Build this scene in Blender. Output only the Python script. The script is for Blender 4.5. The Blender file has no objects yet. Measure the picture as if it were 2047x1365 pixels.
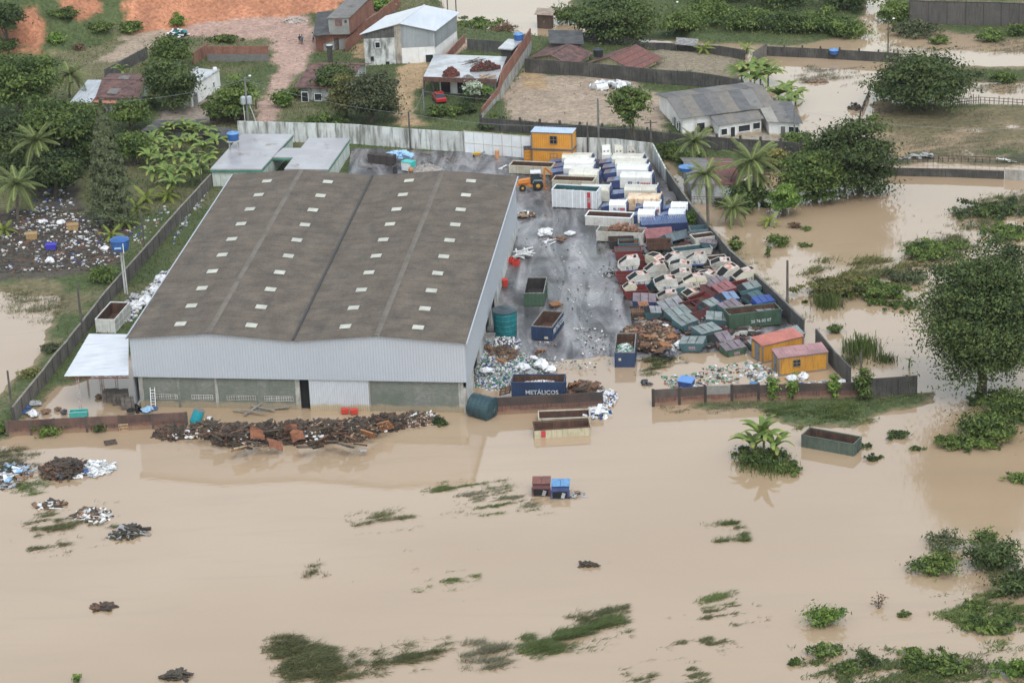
import bpy, math, random
import numpy as np
from mathutils import Vector, Matrix

# ------------------------------------------------------------------ camera, sky, sun, exposure
scene = bpy.context.scene
FPX, PITCH, ROLL, CAMH = 5043.0, math.radians(21.427), math.radians(2.419), 109.0
_fw = np.array([0, math.cos(PITCH), -math.sin(PITCH)])
_rt0 = np.array([1.0, 0, 0]); _dn0 = -np.array([0, math.sin(PITCH), math.cos(PITCH)])
_rt = math.cos(ROLL) * _rt0 + math.sin(ROLL) * _dn0
_dn = -math.sin(ROLL) * _rt0 + math.cos(ROLL) * _dn0
cam_d = bpy.data.cameras.new('camera'); cam = bpy.data.objects.new('camera', cam_d)
scene.collection.objects.link(cam)
cam.matrix_world = Matrix(((_rt[0], -_dn[0], -_fw[0], 0), (_rt[1], -_dn[1], -_fw[1], 0), (_rt[2], -_dn[2], -_fw[2], CAMH), (0, 0, 0, 1)))
cam_d.sensor_width = 36.0; cam_d.lens = 36.0 * FPX / 2047.0
cam_d.clip_start = 1.0; cam_d.clip_end = 20000.0
scene.camera = cam

world = bpy.data.worlds.new('World'); scene.world = world; world.use_nodes = True
wn = world.node_tree; wn.nodes.clear()
w_out = wn.nodes.new('ShaderNodeOutputWorld'); w_bg = wn.nodes.new('ShaderNodeBackground')
w_sky = wn.nodes.new('ShaderNodeTexSky'); w_sky.sky_type = 'NISHITA'; w_sky.sun_disc = False
SUN_EL, SUN_ROT = math.radians(56), math.radians(165)
w_sky.sun_elevation = SUN_EL; w_sky.sun_rotation = SUN_ROT
w_sky.air_density = 2.0; w_sky.dust_density = 0.8; w_sky.ozone_density = 1.0
w_hs = wn.nodes.new('ShaderNodeHueSaturation'); w_hs.inputs['Saturation'].default_value = 0.46
wn.links.new(w_sky.outputs[0], w_hs.inputs['Color']); wn.links.new(w_hs.outputs[0], w_bg.inputs[0])
w_bg.inputs[1].default_value = 0.15
wn.links.new(w_bg.outputs[0], w_out.inputs[0])

sun_d = bpy.data.lights.new('sun', 'SUN'); sun = bpy.data.objects.new('sun', sun_d)
scene.collection.objects.link(sun)
sun_d.energy = 1.1; sun_d.angle = math.radians(30); sun_d.color = (1.0, 0.97, 0.93)
_sd = Vector((math.cos(SUN_EL) * math.sin(SUN_ROT), math.cos(SUN_EL) * math.cos(SUN_ROT), math.sin(SUN_EL)))
sun.rotation_euler = _sd.to_track_quat('Z', 'Y').to_euler(); sun.location = (0, 200, 200)

vs = scene.view_settings
scene.display_settings.display_device = 'sRGB'
vs.view_transform = 'Standard'; vs.look = 'None'; vs.exposure = 0.70; vs.gamma = 1.0; vs.use_curve_mapping = False
scene.render.engine = 'CYCLES'
scene.cycles.use_denoising = True
scene.cycles.max_bounces = 6; scene.cycles.diffuse_bounces = 3; scene.cycles.glossy_bounces = 3
scene.cycles.transparent_max_bounces = 6; scene.cycles.volume_bounces = 0

# ------------------------------------------------------------------ helpers
RNG = np.random.default_rng(7); random.seed(7)
COL = scene.collection

def G(px, py, z=0.0):
 """point of the place that the photograph shows at pixel (px, py), at height z"""
 d = _fw * FPX + _rt * (px - 1023.5) + _dn * (py - 682.5)
 t = (z - CAMH) / d[2]
 return Vector((d[0] * t, d[1] * t, z))

def to_px(P):
 d = np.asarray(P, float) - np.array([0, 0, CAMH]); w = d @ _fw
 return 1023.5 + FPX * (d @ _rt) / w, 682.5 + FPX * (d @ _dn) / w

def ppm(p):
 return FPX / math.sqrt(p[0] ** 2 + p[1] ** 2 + CAMH ** 2)

def tag(o, label, cat=None, group=None, kind=None):
 o['label'] = label
 if cat: o['category'] = cat
 if group: o['group'] = group
 if kind: o['kind'] = kind
 return o

def thing(name, label, cat, loc=(0, 0, 0), rz=0.0, group=None, rot=None):
 o = bpy.data.objects.new(name, None); COL.objects.link(o)
 o.empty_display_size = 0.2
 o.location = loc; o.rotation_euler = rot if rot else (0, 0, rz)
 return tag(o, label, cat, group)

def mtx(o):
 return Matrix.LocRotScale(o.location, o.rotation_euler, o.scale)

def dup(root, loc=None, rz=None, label=None, group=None, rot=None, scale=None):
 r = root.copy(); COL.objects.link(r)
 if loc is not None: r.location = loc
 if rz is not None: r.rotation_euler = (0, 0, rz)
 if rot is not None: r.rotation_euler = rot
 if scale is not None: r.scale = (scale,) * 3 if not hasattr(scale, '__len__') else scale
 if label: r['label'] = label
 if group: r['group'] = group
 for ch in list(root.children):
  c = ch.copy(); COL.objects.link(c); c.parent = r
  for g in list(ch.children):
   d = g.copy(); COL.objects.link(d); d.parent = c
 return r

def link_mesh(name, me, parent=None, loc=None, rot=None, scale=None):
 o = bpy.data.objects.new(name, me); COL.objects.link(o)
 if parent is not None: o.parent = parent
 if loc is not None: o.location = loc
 if rot is not None: o.rotation_euler = rot
 if scale is not None: o.scale = scale
 return o

class MB:
 """collects shapes for ONE mesh object"""
 def __init__(self): self.v = []; self.f = []; self.m = []
 def add(self, vs, fs, m=0):
  b = len(self.v); self.v.extend([tuple(p) for p in vs])
  for f in fs: self.f.append([b + i for i in f]); self.m.append(m)
 def hexa(self, lo, hi, m=0):          # lo, hi: four points each, same winding
  self.add(list(lo) + list(hi), [(3, 2, 1, 0), (4, 5, 6, 7), (0, 1, 5, 4), (1, 2, 6, 5), (2, 3, 7, 6), (3, 0, 4, 7)], m)
 def box(self, x0, x1, y0, y1, z0, z1, m=0):
  self.hexa([(x0, y0, z0), (x1, y0, z0), (x1, y1, z0), (x0, y1, z0)], [(x0, y0, z1), (x1, y0, z1), (x1, y1, z1), (x0, y1, z1)], m)
 def obox(self, c, size, rot=None, m=0):
  hx, hy, hz = size[0] / 2, size[1] / 2, size[2] / 2; c = Vector(c)
  R = rot if rot is not None else Matrix.Identity(3)
  p = [c + R @ Vector((sx * hx, sy * hy, sz * hz)) for sz in (-1, 1) for sx, sy in ((-1, -1), (1, -1), (1, 1), (-1, 1))]
  self.hexa(p[:4], p[4:], m)
 def bar(self, p, q, w, h=None, m=0, up=(0, 0, 1)):
  p = Vector(p); q = Vector(q); h = h or w; d = (q - p).normalized(); u = Vector(up)
  if abs(d.dot(u)) > 0.98: u = Vector((0, 1, 0))
  s = d.cross(u).normalized() * (w / 2); t = s.cross(d).normalized() * (h / 2)
  lo = [p - s - t, p + s - t, p + s + t, p - s + t]; hi = [q - s - t, q + s - t, q + s + t, q - s + t]
  self.hexa(lo, hi, m)
 def tube(self, pts, rs, n=8, m=0, caps=True):
  pts = [Vector(p) for p in pts]; b = len(self.v); k = len(pts)
  if not hasattr(rs, '__len__'): rs = [rs] * k
  for i, p in enumerate(pts):
   d = (pts[min(i + 1, k - 1)] - pts[max(i - 1, 0)]).normalized()
   u = Vector((0, 0, 1)) if abs(d.z) < 0.9 else Vector((1, 0, 0))
   s = d.cross(u).normalized(); t = s.cross(d)
   for j in range(n):
    a = 2 * math.pi * j / n; self.v.append(tuple(p + (s * math.cos(a) + t * math.sin(a)) * rs[i]))
  for i in range(k - 1):
   for j in range(n):
    a0 = b + i * n + j; a1 = b + i * n + (j + 1) % n
    self.f.append([a0, a1, a1 + n, a0 + n]); self.m.append(m)
  if caps:
   self.f.append([b + j for j in range(n)]); self.m.append(m)
   self.f.append([b + (k - 1) * n + n - 1 - j for j in range(n)]); self.m.append(m)
 def lathe(self, prof, n=20, c=(0, 0, 0), m=0):
  self.tube_rings([[(c[0] + r * math.cos(2 * math.pi * j / n), c[1] + r * math.sin(2 * math.pi * j / n), c[2] + z) for j in range(n)] for r, z in prof], m)
 def tube_rings(self, rings, m=0):
  b = len(self.v); n = len(rings[0])
  for r in rings: self.v.extend(r)
  for i in range(len(rings) - 1):
   for j in range(n):
    a0 = b + i * n + j; a1 = b + i * n + (j + 1) % n
    self.f.append([a0, a1, a1 + n, a0 + n]); self.m.append(m)
  self.f.append([b + n - 1 - j for j in range(n)]); self.m.append(m)
  self.f.append([b + (len(rings) - 1) * n + j for j in range(n)]); self.m.append(m)
 def prism(self, pts, y0, y1, m=0):    # pts: (x, z) outline, pushed along y
  n = len(pts)
  self.add([(x, y0, z) for x, z in pts] + [(x, y1, z) for x, z in pts],
                 [tuple(range(n)), tuple(range(2 * n - 1, n - 1, -1))] + [(i + n, (i + 1) % n + n, (i + 1) % n, i) for i in range(n)], m)
 def poly(self, pts, z0, z1, m=0):     # pts: (x, y) outline, pushed along z
  n = len(pts)
  self.add([(p[0], p[1], z0) for p in pts] + [(p[0], p[1], z1) for p in pts],
                 [tuple(range(n - 1, -1, -1)), tuple(range(n, 2 * n))] + [(i, (i + 1) % n, (i + 1) % n + n, i + n) for i in range(n)], m)
 def slab(self, quad, t, m=0):         # four points, thickened downwards
  q = [Vector(p) for p in quad]; self.hexa([p - Vector((0, 0, t)) for p in q], q, m)
 def mesh(self, name, mats, xf=None, smooth=False):
  me = bpy.data.meshes.new(name)
  vs = self.v if xf is None else [tuple(xf @ Vector(p)) for p in self.v]
  me.from_pydata(vs, [], self.f)
  for mt in (mats if isinstance(mats, (list, tuple)) else [mats]): me.materials.append(mt)
  if len(me.materials) > 1: me.polygons.foreach_set('material_index', self.m)
  if smooth: me.polygons.foreach_set('use_smooth', [True] * len(self.f))
  import bmesh
  bm = bmesh.new(); bm.from_mesh(me); bmesh.ops.recalc_face_normals(bm, faces=bm.faces); bm.to_mesh(me); bm.free()
  me.update(); return me
 def build(self, name, mats, parent=None, world=False, smooth=False, loc=None, rot=None, pm=None):
  xf = None
  if world and parent is not None: xf = (pm if pm is not None else mtx(parent)).inverted()
  return link_mesh(name, self.mesh(name, mats, xf, smooth), parent, loc, rot)

def np_mesh(name, V, Q, mat, lv=None, smooth=False, mi=None):
 V = np.asarray(V, np.float32); Q = np.asarray(Q, np.int32); k = Q.shape[1]
 me = bpy.data.meshes.new(name); me.vertices.add(len(V)); me.vertices.foreach_set('co', V.ravel())
 me.loops.add(Q.size); me.loops.foreach_set('vertex_index', Q.ravel())
 me.polygons.add(len(Q)); me.polygons.foreach_set('loop_start', np.arange(0, Q.size, k, dtype=np.int32))
 for mt in (mat if isinstance(mat, (list, tuple)) else [mat]): me.materials.append(mt)
 if mi is not None: me.polygons.foreach_set('material_index', np.asarray(mi, np.int32))
 if lv is not None:
  a = me.attributes.new('lv', 'FLOAT', 'POINT'); a.data.foreach_set('value', np.asarray(lv, np.float32))
 if smooth: me.polygons.foreach_set('use_smooth', np.ones(len(Q), bool))
 me.update(calc_edges=True); me.validate(); return me

def ang(a, b): return math.atan2(b[1] - a[1], b[0] - a[0])

# ------------------------------------------------------------------ materials
_mc = {}
def _nt(name):
 m = bpy.data.materials.new(name); m.use_nodes = True; t = m.node_tree
 return m, t, t.nodes['Principled BSDF']
def _node(t, kind, **kw):
 n = t.nodes.new(kind)
 for k, v in kw.items():
  if k in n.inputs: n.inputs[k].default_value = v
  else: setattr(n, k, v)
 return n
def _mix(t, fac, a, b, blend='MIX'):
 n = t.nodes.new('ShaderNodeMix'); n.data_type = 'RGBA'; n.blend_type = blend
 for sock, val in ((0, fac), (6, a), (7, b)):
  if hasattr(val, 'links'): t.links.new(val, n.inputs[sock])
  elif sock == 0: n.inputs[0].default_value = val
  else: n.inputs[sock].default_value = (*val[:3], 1)
 return n.outputs[2]
def _ramp(t, src, lo, hi):
 n = t.nodes.new('ShaderNodeMapRange'); n.inputs[1].default_value = lo; n.inputs[2].default_value = hi
 t.links.new(src, n.inputs[0]); return n.outputs[0]

def M(name, c, c2=None, s=0.8, lo=0.42, hi=0.62, rough=0.75, streak=None, sk=(5, 5, 0.35), slo=0.5, shi=0.68, fine=0.25, fs=9.0, bump=0.0, bs=14.0,
      spec=0.35, metal=0.0, rnd=0.0, brick=None, coat=0.0, low=None):
 """procedural paint / plaster / metal: two tones in patches, fine grain, downward streaks, optional block courses"""
 if name in _mc: return _mc[name]
 m, t, b = _nt(name)
 tc = _node(t, 'ShaderNodeTexCoord'); oi = _node(t, 'ShaderNodeObjectInfo')
 off = _node(t, 'ShaderNodeVectorMath', operation='ADD'); t.links.new(tc.outputs['Object'], off.inputs[0])
 sc = _node(t, 'ShaderNodeVectorMath', operation='SCALE'); t.links.new(oi.outputs['Location'], sc.inputs[0]); sc.inputs['Scale'].default_value = 0.731
 t.links.new(sc.outputs[0], off.inputs[1]); vec = off.outputs[0]
 col = None
 base = (*c, 1)
 if brick:
  sep = _node(t, 'ShaderNodeSeparateXYZ'); t.links.new(tc.outputs['Object'], sep.inputs[0])
  ad = _node(t, 'ShaderNodeMath', operation='ADD'); t.links.new(sep.outputs[0], ad.inputs[0]); t.links.new(sep.outputs[1], ad.inputs[1])
  cb = _node(t, 'ShaderNodeCombineXYZ'); t.links.new(ad.outputs[0], cb.inputs[0]); t.links.new(sep.outputs[2], cb.inputs[1])
  bt = _node(t, 'ShaderNodeTexBrick'); t.links.new(cb.outputs[0], bt.inputs['Vector'])
  bt.inputs['Scale'].default_value = 1.0; bt.inputs['Brick Width'].default_value = brick[0]; bt.inputs['Row Height'].default_value = brick[1]
  bt.inputs['Mortar Size'].default_value = brick[2]; bt.inputs['Color1'].default_value = base
  bt.inputs['Color2'].default_value = (*[x * 0.72 for x in c], 1); bt.inputs['Mortar'].default_value = (*brick[3], 1)
  bt.inputs['Mortar Smooth'].default_value = 0.3
  col = bt.outputs[0]
 if c2 is not None:
  nz = _node(t, 'ShaderNodeTexNoise', Scale=s, Detail=6.0, Roughness=0.65); t.links.new(vec, nz.inputs['Vector'])
  col = _mix(t, _ramp(t, nz.outputs[0], lo, hi), col if col is not None else base, c2)
 if streak is not None:
  mp = _node(t, 'ShaderNodeMapping'); mp.inputs['Scale'].default_value = sk; t.links.new(vec, mp.inputs[0])
  nz2 = _node(t, 'ShaderNodeTexNoise', Scale=1.0, Detail=5.0, Roughness=0.6); t.links.new(mp.outputs[0], nz2.inputs['Vector'])
  col = _mix(t, _ramp(t, nz2.outputs[0], slo, shi), col if col is not None else base, streak)
 if low is not None:     # silt line left by the flood near the ground: (height, colour)
  ge = _node(t, 'ShaderNodeNewGeometry'); se = _node(t, 'ShaderNodeSeparateXYZ'); t.links.new(ge.outputs['Position'], se.inputs[0])
  nz4 = _node(t, 'ShaderNodeTexNoise', Scale=0.9, Detail=4.0); t.links.new(ge.outputs['Position'], nz4.inputs['Vector'])
  ma = _node(t, 'ShaderNodeMath', operation='MULTIPLY_ADD'); ma.inputs[1].default_value = 0.7
  t.links.new(nz4.outputs[0], ma.inputs[0]); t.links.new(se.outputs[2], ma.inputs[2])
  col = _mix(t, _ramp(t, ma.outputs[0], low[0] + 0.5, low[0] + 0.15), col if col is not None else base, low[1])
 if fine:
  nz3 = _node(t, 'ShaderNodeTexNoise', Scale=fs, Detail=3.0); t.links.new(vec, nz3.inputs['Vector'])
  mr = t.nodes.new('ShaderNodeMapRange'); mr.inputs[1].default_value = 0.25; mr.inputs[2].default_value = 0.75
  mr.inputs[3].default_value = 1 - fine; mr.inputs[4].default_value = 1 + fine * 0.7; t.links.new(nz3.outputs[0], mr.inputs[0])
  cc = _node(t, 'ShaderNodeCombineColor'); [t.links.new(mr.outputs[0], cc.inputs[i]) for i in range(3)]
  col = _mix(t, 1.0, col if col is not None else base, cc.outputs[0], 'MULTIPLY')
 if rnd:
  hs = _node(t, 'ShaderNodeHueSaturation'); mr = t.nodes.new('ShaderNodeMapRange'); mr.inputs[3].default_value = 1 - rnd; mr.inputs[4].default_value = 1 + rnd
  t.links.new(oi.outputs['Random'], mr.inputs[0]); t.links.new(mr.outputs[0], hs.inputs['Value'])
  if col is not None: t.links.new(col, hs.inputs['Color'])
  else: hs.inputs['Color'].default_value = base
  col = hs.outputs[0]
 if col is not None: t.links.new(col, b.inputs['Base Color'])
 else: b.inputs['Base Color'].default_value = base
 b.inputs['Roughness'].default_value = rough; b.inputs['Metallic'].default_value = metal; b.inputs['Specular IOR Level'].default_value = spec
 if coat: b.inputs['Coat Weight'].default_value = coat; b.inputs['Coat Roughness'].default_value = 0.15
 if bump:
  bn = _node(t, 'ShaderNodeTexNoise', Scale=bs, Detail=4.0); t.links.new(vec, bn.inputs['Vector'])
  bp = _node(t, 'ShaderNodeBump', Strength=bump, Distance=0.05); t.links.new(bn.outputs[0], bp.inputs['Height']); t.links.new(bp.outputs[0], b.inputs['Normal'])
 _mc[name] = m; return m

def LEAF(name, c1, c2, c3=None, trans=0.25, rough=0.55):
 if name in _mc: return _mc[name]
 m, t, b = _nt(name)
 at = _node(t, 'ShaderNodeAttribute', attribute_name='lv'); oi = _node(t, 'ShaderNodeObjectInfo')
 cr = _node(t, 'ShaderNodeValToRGB'); t.links.new(at.outputs['Fac'], cr.inputs[0])
 cr.color_ramp.elements[0].color = (*c1, 1); cr.color_ramp.elements[1].color = (*c2, 1); cr.color_ramp.elements[1].position = 0.8 if c3 else 1.0
 if c3: e = cr.color_ramp.elements.new(1.0); e.color = (*c3, 1)
 hs = _node(t, 'ShaderNodeHueSaturation'); mr = t.nodes.new('ShaderNodeMapRange'); mr.inputs[3].default_value = 0.8; mr.inputs[4].default_value = 1.2
 t.links.new(oi.outputs['Random'], mr.inputs[0]); t.links.new(mr.outputs[0], hs.inputs['Value']); t.links.new(cr.outputs[0], hs.inputs['Color'])
 t.links.new(hs.outputs[0], b.inputs['Base Color']); b.inputs['Roughness'].default_value = rough; b.inputs['Specular IOR Level'].default_value = 0.25
 tr = _node(t, 'ShaderNodeBsdfTranslucent'); t.links.new(hs.outputs[0], tr.inputs[0])
 mx = _node(t, 'ShaderNodeMixShader'); mx.inputs[0].default_value = trans
 t.links.new(b.outputs[0], mx.inputs[1]); t.links.new(tr.outputs[0], mx.inputs[2]); t.links.new(mx.outputs[0], t.nodes['Material Output'].inputs[0])
 _mc[name] = m; return m
SILT = (0.30, 0.22, 0.13)
# ------------------------------------------------------------------ terrain
def vnoise(x, y, s, seed=0):
 """smooth value noise on numpy arrays"""
 r = np.random.default_rng(seed).random((257, 257))
 u = x / s + 1000.3; v = y / s + 1000.7
 i = np.floor(u).astype(int); j = np.floor(v).astype(int); a = u - i; b = v - j
 a = a * a * (3 - 2 * a); b = b * b * (3 - 2 * b); i %= 256; j %= 256
 return (r[i, j] * (1 - a) + r[i + 1, j] * a) * (1 - b) + (r[i, j + 1] * (1 - a) + r[i + 1, j + 1] * a) * b
def fbm(x, y, s, seed=0, o=4):
 t = 0; w = 0
 for k in range(o):
  t = t + vnoise(x, y, s / 2 ** k, seed + k) * 0.55 ** k; w += 0.55 ** k
 return t / w
def sdf(x, y, poly):
 """signed distance in metres, positive inside; poly in ground coordinates"""
 d2 = np.full(x.shape, 1e18); ins = np.zeros(x.shape, bool); n = len(poly)
 for i in range(n):
  ax, ay = poly[i]; bx, by = poly[(i + 1) % n]; ex, ey = bx - ax, by - ay
  t = np.clip(((x - ax) * ex + (y - ay) * ey) / (ex * ex + ey * ey + 1e-9), 0, 1)
  d2 = np.minimum(d2, (x - ax - t * ex) ** 2 + (y - ay - t * ey) ** 2)
  c = ((ay > y) != (by > y)); ins ^= c & (x < (bx - ax) * (y - ay) / (by - ay + 1e-12) + ax)
 return np.where(ins, 1, -1) * np.sqrt(d2)
def wp(poly, z=0.5): return [(lambda p: (p.x, p.y))(G(px, py, z)) for px, py in poly]
def sstep(a, lo, hi):
 t = np.clip((a - lo) / (hi - lo), 0, 1); return t * t * (3 - 2 * t)

LAND = [  # outline in the photograph, height, bank slope, roughness of the surface
 ([(-900, -300), (-400, -480), (860, -300), (885, -40), (893, 25), (915, 48), (1000, 62), (1085, 72), (1200, 80), (1300, 95), (1480, 105), (1500, 130), (1470, 150), (1490, 175), (1600, 205), (1612, 270), (1560, 300), (1320, 300), (1390, 410), (1470, 500), (1570, 615), (1640, 690), (1500, 705), (1400, 725), (1290, 735), (1000, 742), (940, 770), (930, 700), (270, 700), (190, 750), (110, 770), (50, 850), (-30, 905), (-900, 905), (-60, 850), (0, 800), (110, 660), (140, 600), (110, 590), (-30, 575), (-900, 570)], 0.55, 0.12, 0.12),
 ([(1325, 300), (1620, 300), (1600, 330), (1480, 345), (1480, 395), (1380, 390)], 0.12, 0.1, 0.1),
 ([(1735, 205), (2700, 215), (2700, 325), (1770, 332), (1740, 290)], 0.13, 0.06, 0.35),
 ([(1110, -400), (1720, -400), (1725, 65), (1600, 88), (1330, 80), (1190, 72), (1150, 40)], 0.3, 0.1, 0.1),
 ([(1740, -400), (2700, -400), (2700, 70), (2000, 78), (1950, 66), (1780, 55)], 0.22, 0.05, 0.4),
 ([(1310, 812), (1500, 800), (1860, 786), (1850, 800), (1740, 830), (1715, 850), (1640, 852), (1560, 845), (1500, 815)], 0.14, 0.1, 0.1),
 ([(-900, 400), (240, 420), (262, 470), (232, 548), (110, 552), (-900, 575)], 0.12, 0.08, 0.15),
 ([(-900, 880), (30, 893), (60, 925), (25, 955), (-900, 1000)], 0.1, 0.06, 0.2),
 ([(120, 560), (250, 545), (230, 600), (160, 650), (60, 760), (0, 830), (-40, 830), (70, 720)], 0.3, 0.1, 0.15),
 ([(1785, 130), (2700, 150), (2700, 170), (1900, 165)], 0.02, 0.03, 0.5),
]
FOOT = wp([(-900, 175), (-250, 140), (0, 122), (120, 108), (250, 72), (420, 45), (560, 38), (690, 20), (765, -25), (820, -300), (820, -900), (-1500, -900), (-1500, 175)], 1.6)
YARD = [(1075, 335), (1146, 320), (1304, 328), (1330, 366), (1383, 442), (1459, 530), (1565, 630), (1640, 700), (1560, 735), (1290, 770), (940, 800), (920, 790), (1005, 400), (1030, 372), (700, 372), (700, 300), (930, 308), (1062, 320)]
def height(x, y):
 n1 = fbm(x, y, 14, 11); n2 = fbm(x, y, 2.6, 31, 3)
 h = np.full(x.shape, -0.6)
 for poly, H, sl, ro in LAND:
  s = sdf(x, y, wp(poly, H)) + (n1 - 0.5) * 3.5 * min(1, ro / 0.12) + (n2 - 0.5) * 2.2
  h = np.maximum(h, np.clip(s * sl, -0.6, H + (n1 - 0.5) * ro * 2 + (n2 - 0.5) * ro * 0.6))
 up = np.clip((y - 345) * 0.013, 0, 1.2) * (h > 0.3) * sstep(-x, -38, -30)
 h = h + up
 s = sdf(x, y, FOOT)
 g = fbm(x * 1.6, y * 0.35, 7, 51); g2 = fbm(x, y, 2.2, 61, 3)
 hill = np.clip(s, 0, None) * (0.42 + 0.55 * g) + (g2 - 0.5) * 2.6 * sstep(s, 0.5, 5) + (np.abs(fbm(x * 1.7, y * 0.5, 5, 66) - 0.5) * 4 - 0.6) * sstep(s, 1, 6)
 hill = 26 * (1 - np.exp(-np.clip(hill, 0, None) / 26))
 h = h + np.where(s > 0, hill, 0)
 h = h + (n2 - 0.5) * 0.10 * (h > 0.1)
 h = np.where(sdf(x, y, wp(YARD, 0.45)) > 0.5, np.minimum(h, -0.4), h)
 return h
_GX = np.concatenate([-np.geomspace(9000, 122, 14), np.arange(-120, 120.1, 0.75), np.geomspace(122, 9000, 14)])
_GY = np.concatenate([-np.geomspace(6000, 10, 8), np.linspace(20, 178, 16), np.arange(180, 520.1, 0.75), np.geomspace(524, 12000, 16)])
GX, GY = np.meshgrid(_GX, _GY); GZ = height(GX, GY)
def hz(x, y):
 """ground height at one spot"""
 i = min(max(int(np.searchsorted(_GX, x)) - 1, 0), len(_GX) - 2); j = min(max(int(np.searchsorted(_GY, y)) - 1, 0), len(_GY) - 2)
 a = (x - _GX[i]) / (_GX[i + 1] - _GX[i]); b = (y - _GY[j]) / (_GY[j + 1] - _GY[j])
 return float((GZ[j, i] * (1 - a) + GZ[j, i + 1] * a) * (1 - b) + (GZ[j + 1, i] * (1 - a) + GZ[j + 1, i + 1] * a) * b)
def GT(px, py, sink=0.0):
 """the ground (or the water standing on it) where the photograph shows pixel (px, py)"""
 z = 0.3
 for _ in range(5):
  p = G(px, py, z); z = 0.6 * max(hz(p.x, p.y), 0.0) + 0.4 * z
 p = G(px, py, z); p.z = max(hz(p.x, p.y), 0.0) - sink
 return p

GRASS, GRASS2, DRY = (0.062, 0.088, 0.032), (0.090, 0.115, 0.045), (0.16, 0.145, 0.078)
RED, PINK, OCHRE, SAND, MUD, DARK = (0.44, 0.195, 0.110), (0.40, 0.270, 0.215), (0.37, 0.26, 0.15), (0.34, 0.265, 0.195), (0.27, 0.20, 0.125), (0.082, 0.070, 0.055)
PAINT = [  # outline in the photograph, colour, edge softness (m), break-up
 ([(100, 105), (330, 90), (300, 130), (230, 165), (170, 190), (120, 140)], DRY, 3, 5),
 ([(20, 105), (25, 40), (55, 15), (85, 40), (82, 75), (78, 112), (45, 85)], RED, 1.5, 3),
 ([(100, -60), (215, -60), (190, 25), (160, 38), (120, 10)], RED, 1.5, 4),
 ([(240, -60), (760, -60), (690, 28), (600, 42), (545, 70), (430, 70), (330, 82), (290, 64), (250, 12)], RED, 1.5, 3),
 ([(395, 52), (500, 38), (630, 42), (650, 92), (610, 132), (560, 122), (535, 88), (420, 92), (370, 76)], PINK, 2, 2.5),
 ([(300, 70), (335, 80), (290, 112), (240, 128), (200, 130), (240, 105)], SAND, 2, 3),
 ([(560, 100), (625, 100), (605, 140), (568, 178), (552, 246), (516, 248), (528, 190), (545, 140)], PINK, 0.8, 2),
 ([(720, 100), (760, 90), (745, 130), (705, 125)], OCHRE, 1, 2),
 ([(792, 142), (848, 132), (845, 165), (822, 192), (822, 215), (850, 252), (788, 252), (800, 190)], OCHRE, 0.8, 2),
 ([(868, 128), (930, 85), (945, 95), (880, 135)], SAND, 1, 2),
 ([(1005, 190), (1050, 152), (1255, 166), (1310, 200), (1330, 262), (1180, 252), (1010, 244)], SAND, 1, 2.5),
 ([(1045, 142), (1085, 150), (1090, 182), (1052, 184)], OCHRE, 0.5, 1),
 ([(1310, 105), (1480, 112), (1470, 158), (1320, 140)], (0.24, 0.20, 0.14), 2, 4),
 ([(1380, 225), (1612, 240), (1612, 290), (1380, 285)], (0.34, 0.30, 0.24), 1, 2),
 ([(380, 190), (440, 175), (430, 250), (300, 250), (320, 225)], (0.27, 0.22, 0.18), 1, 2),
 ([(-900, 400), (240, 430), (262, 470), (232, 548), (110, 555), (-900, 575)], DARK, 1, 2),
 ([(60, 370), (150, 360), (170, 420), (60, 430)], DARK, 1, 2),
 ([(-900, 575), (120, 560), (170, 620), (-900, 640)], (0.15, 0.13, 0.07), 1, 3),
 ([(1290, 320), (1345, 350), (1400, 440), (1300, 440)], (0.10, 0.095, 0.07), 1, 2),
 ([(1740, 300), (2700, 300), (2700, 330), (1770, 332)], (0.06, 0.07, 0.035), 0.5, 2),
 ([(1740, 205), (2700, 215), (2700, 300), (1770, 300)], (0.15, 0.125, 0.065), 1, 3),
]
def ground_colours():
 x, y, z = GX.ravel(), GY.ravel(), GZ.ravel()
 n1 = fbm(x, y, 9, 71); n2 = fbm(x, y, 2.0, 81, 3); n3 = fbm(x, y, 30, 91)
 C = np.array(GRASS)[None] * (1 - n1[:, None]) + np.array(GRASS2)[None] * n1[:, None]
 k = sstep(n3 * 0.5 + n1 * 0.5, 0.52, 0.66)[:, None]; C = C * (1 - k * 0.8) + np.array(DRY)[None] * k * 0.8
 gr = np.ones(len(x))
 zz = np.where(z > 0.3, z, 0.3)
 hill = sdf(x, y, FOOT) > 0
 for poly, c, so, br in PAINT:
  px, py = to_px(np.stack([x, y, np.where(hill, zz, 0.6)], 1))
  wpx = np.stack([px, py], 1)
  # measure on the ground plane so that edges stay even from every side
  gx = np.empty_like(px); gy = np.empty_like(py)
  d = _fw[None] * FPX + _rt[None] * (wpx[:, :1] - 1023.5) + _dn[None] * (wpx[:, 1:] - 682.5)
  t = np.where(d[:, 2] < -1, (0.6 - CAMH) / np.minimum(d[:, 2], -1), 0); gx = d[:, 0] * t; gy = d[:, 1] * t
  s = sdf(gx, gy, wp(poly, 0.6)) + (n1 - 0.5) * br * 2 + (n2 - 0.5) * br
  w = sstep(s, -so * 0.5, so * 0.5)[:, None]
  w = w * (np.abs(x) < 400)[:, None]
  v = (0.55 + 0.8 * fbm(x * 1.5, y * 0.4, 5, 23))[:, None] if c == RED else 1.0
  C = C * (1 - w) + np.array(c)[None] * (0.8 + 0.4 * n2[:, None]) * v * w
  gr = gr * (1 - w[:, 0] * (0.35 if c == DRY else 0.97))
 w = sstep(-z, -0.10, 0.02)[:, None]; C = C * (1 - w) + np.array(MUD)[None] * w
 gr = gr * sstep(z, 0.02, 0.12)
 return np.clip(C, 0, 1), gr
GC, GGRASS = ground_colours()

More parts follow.
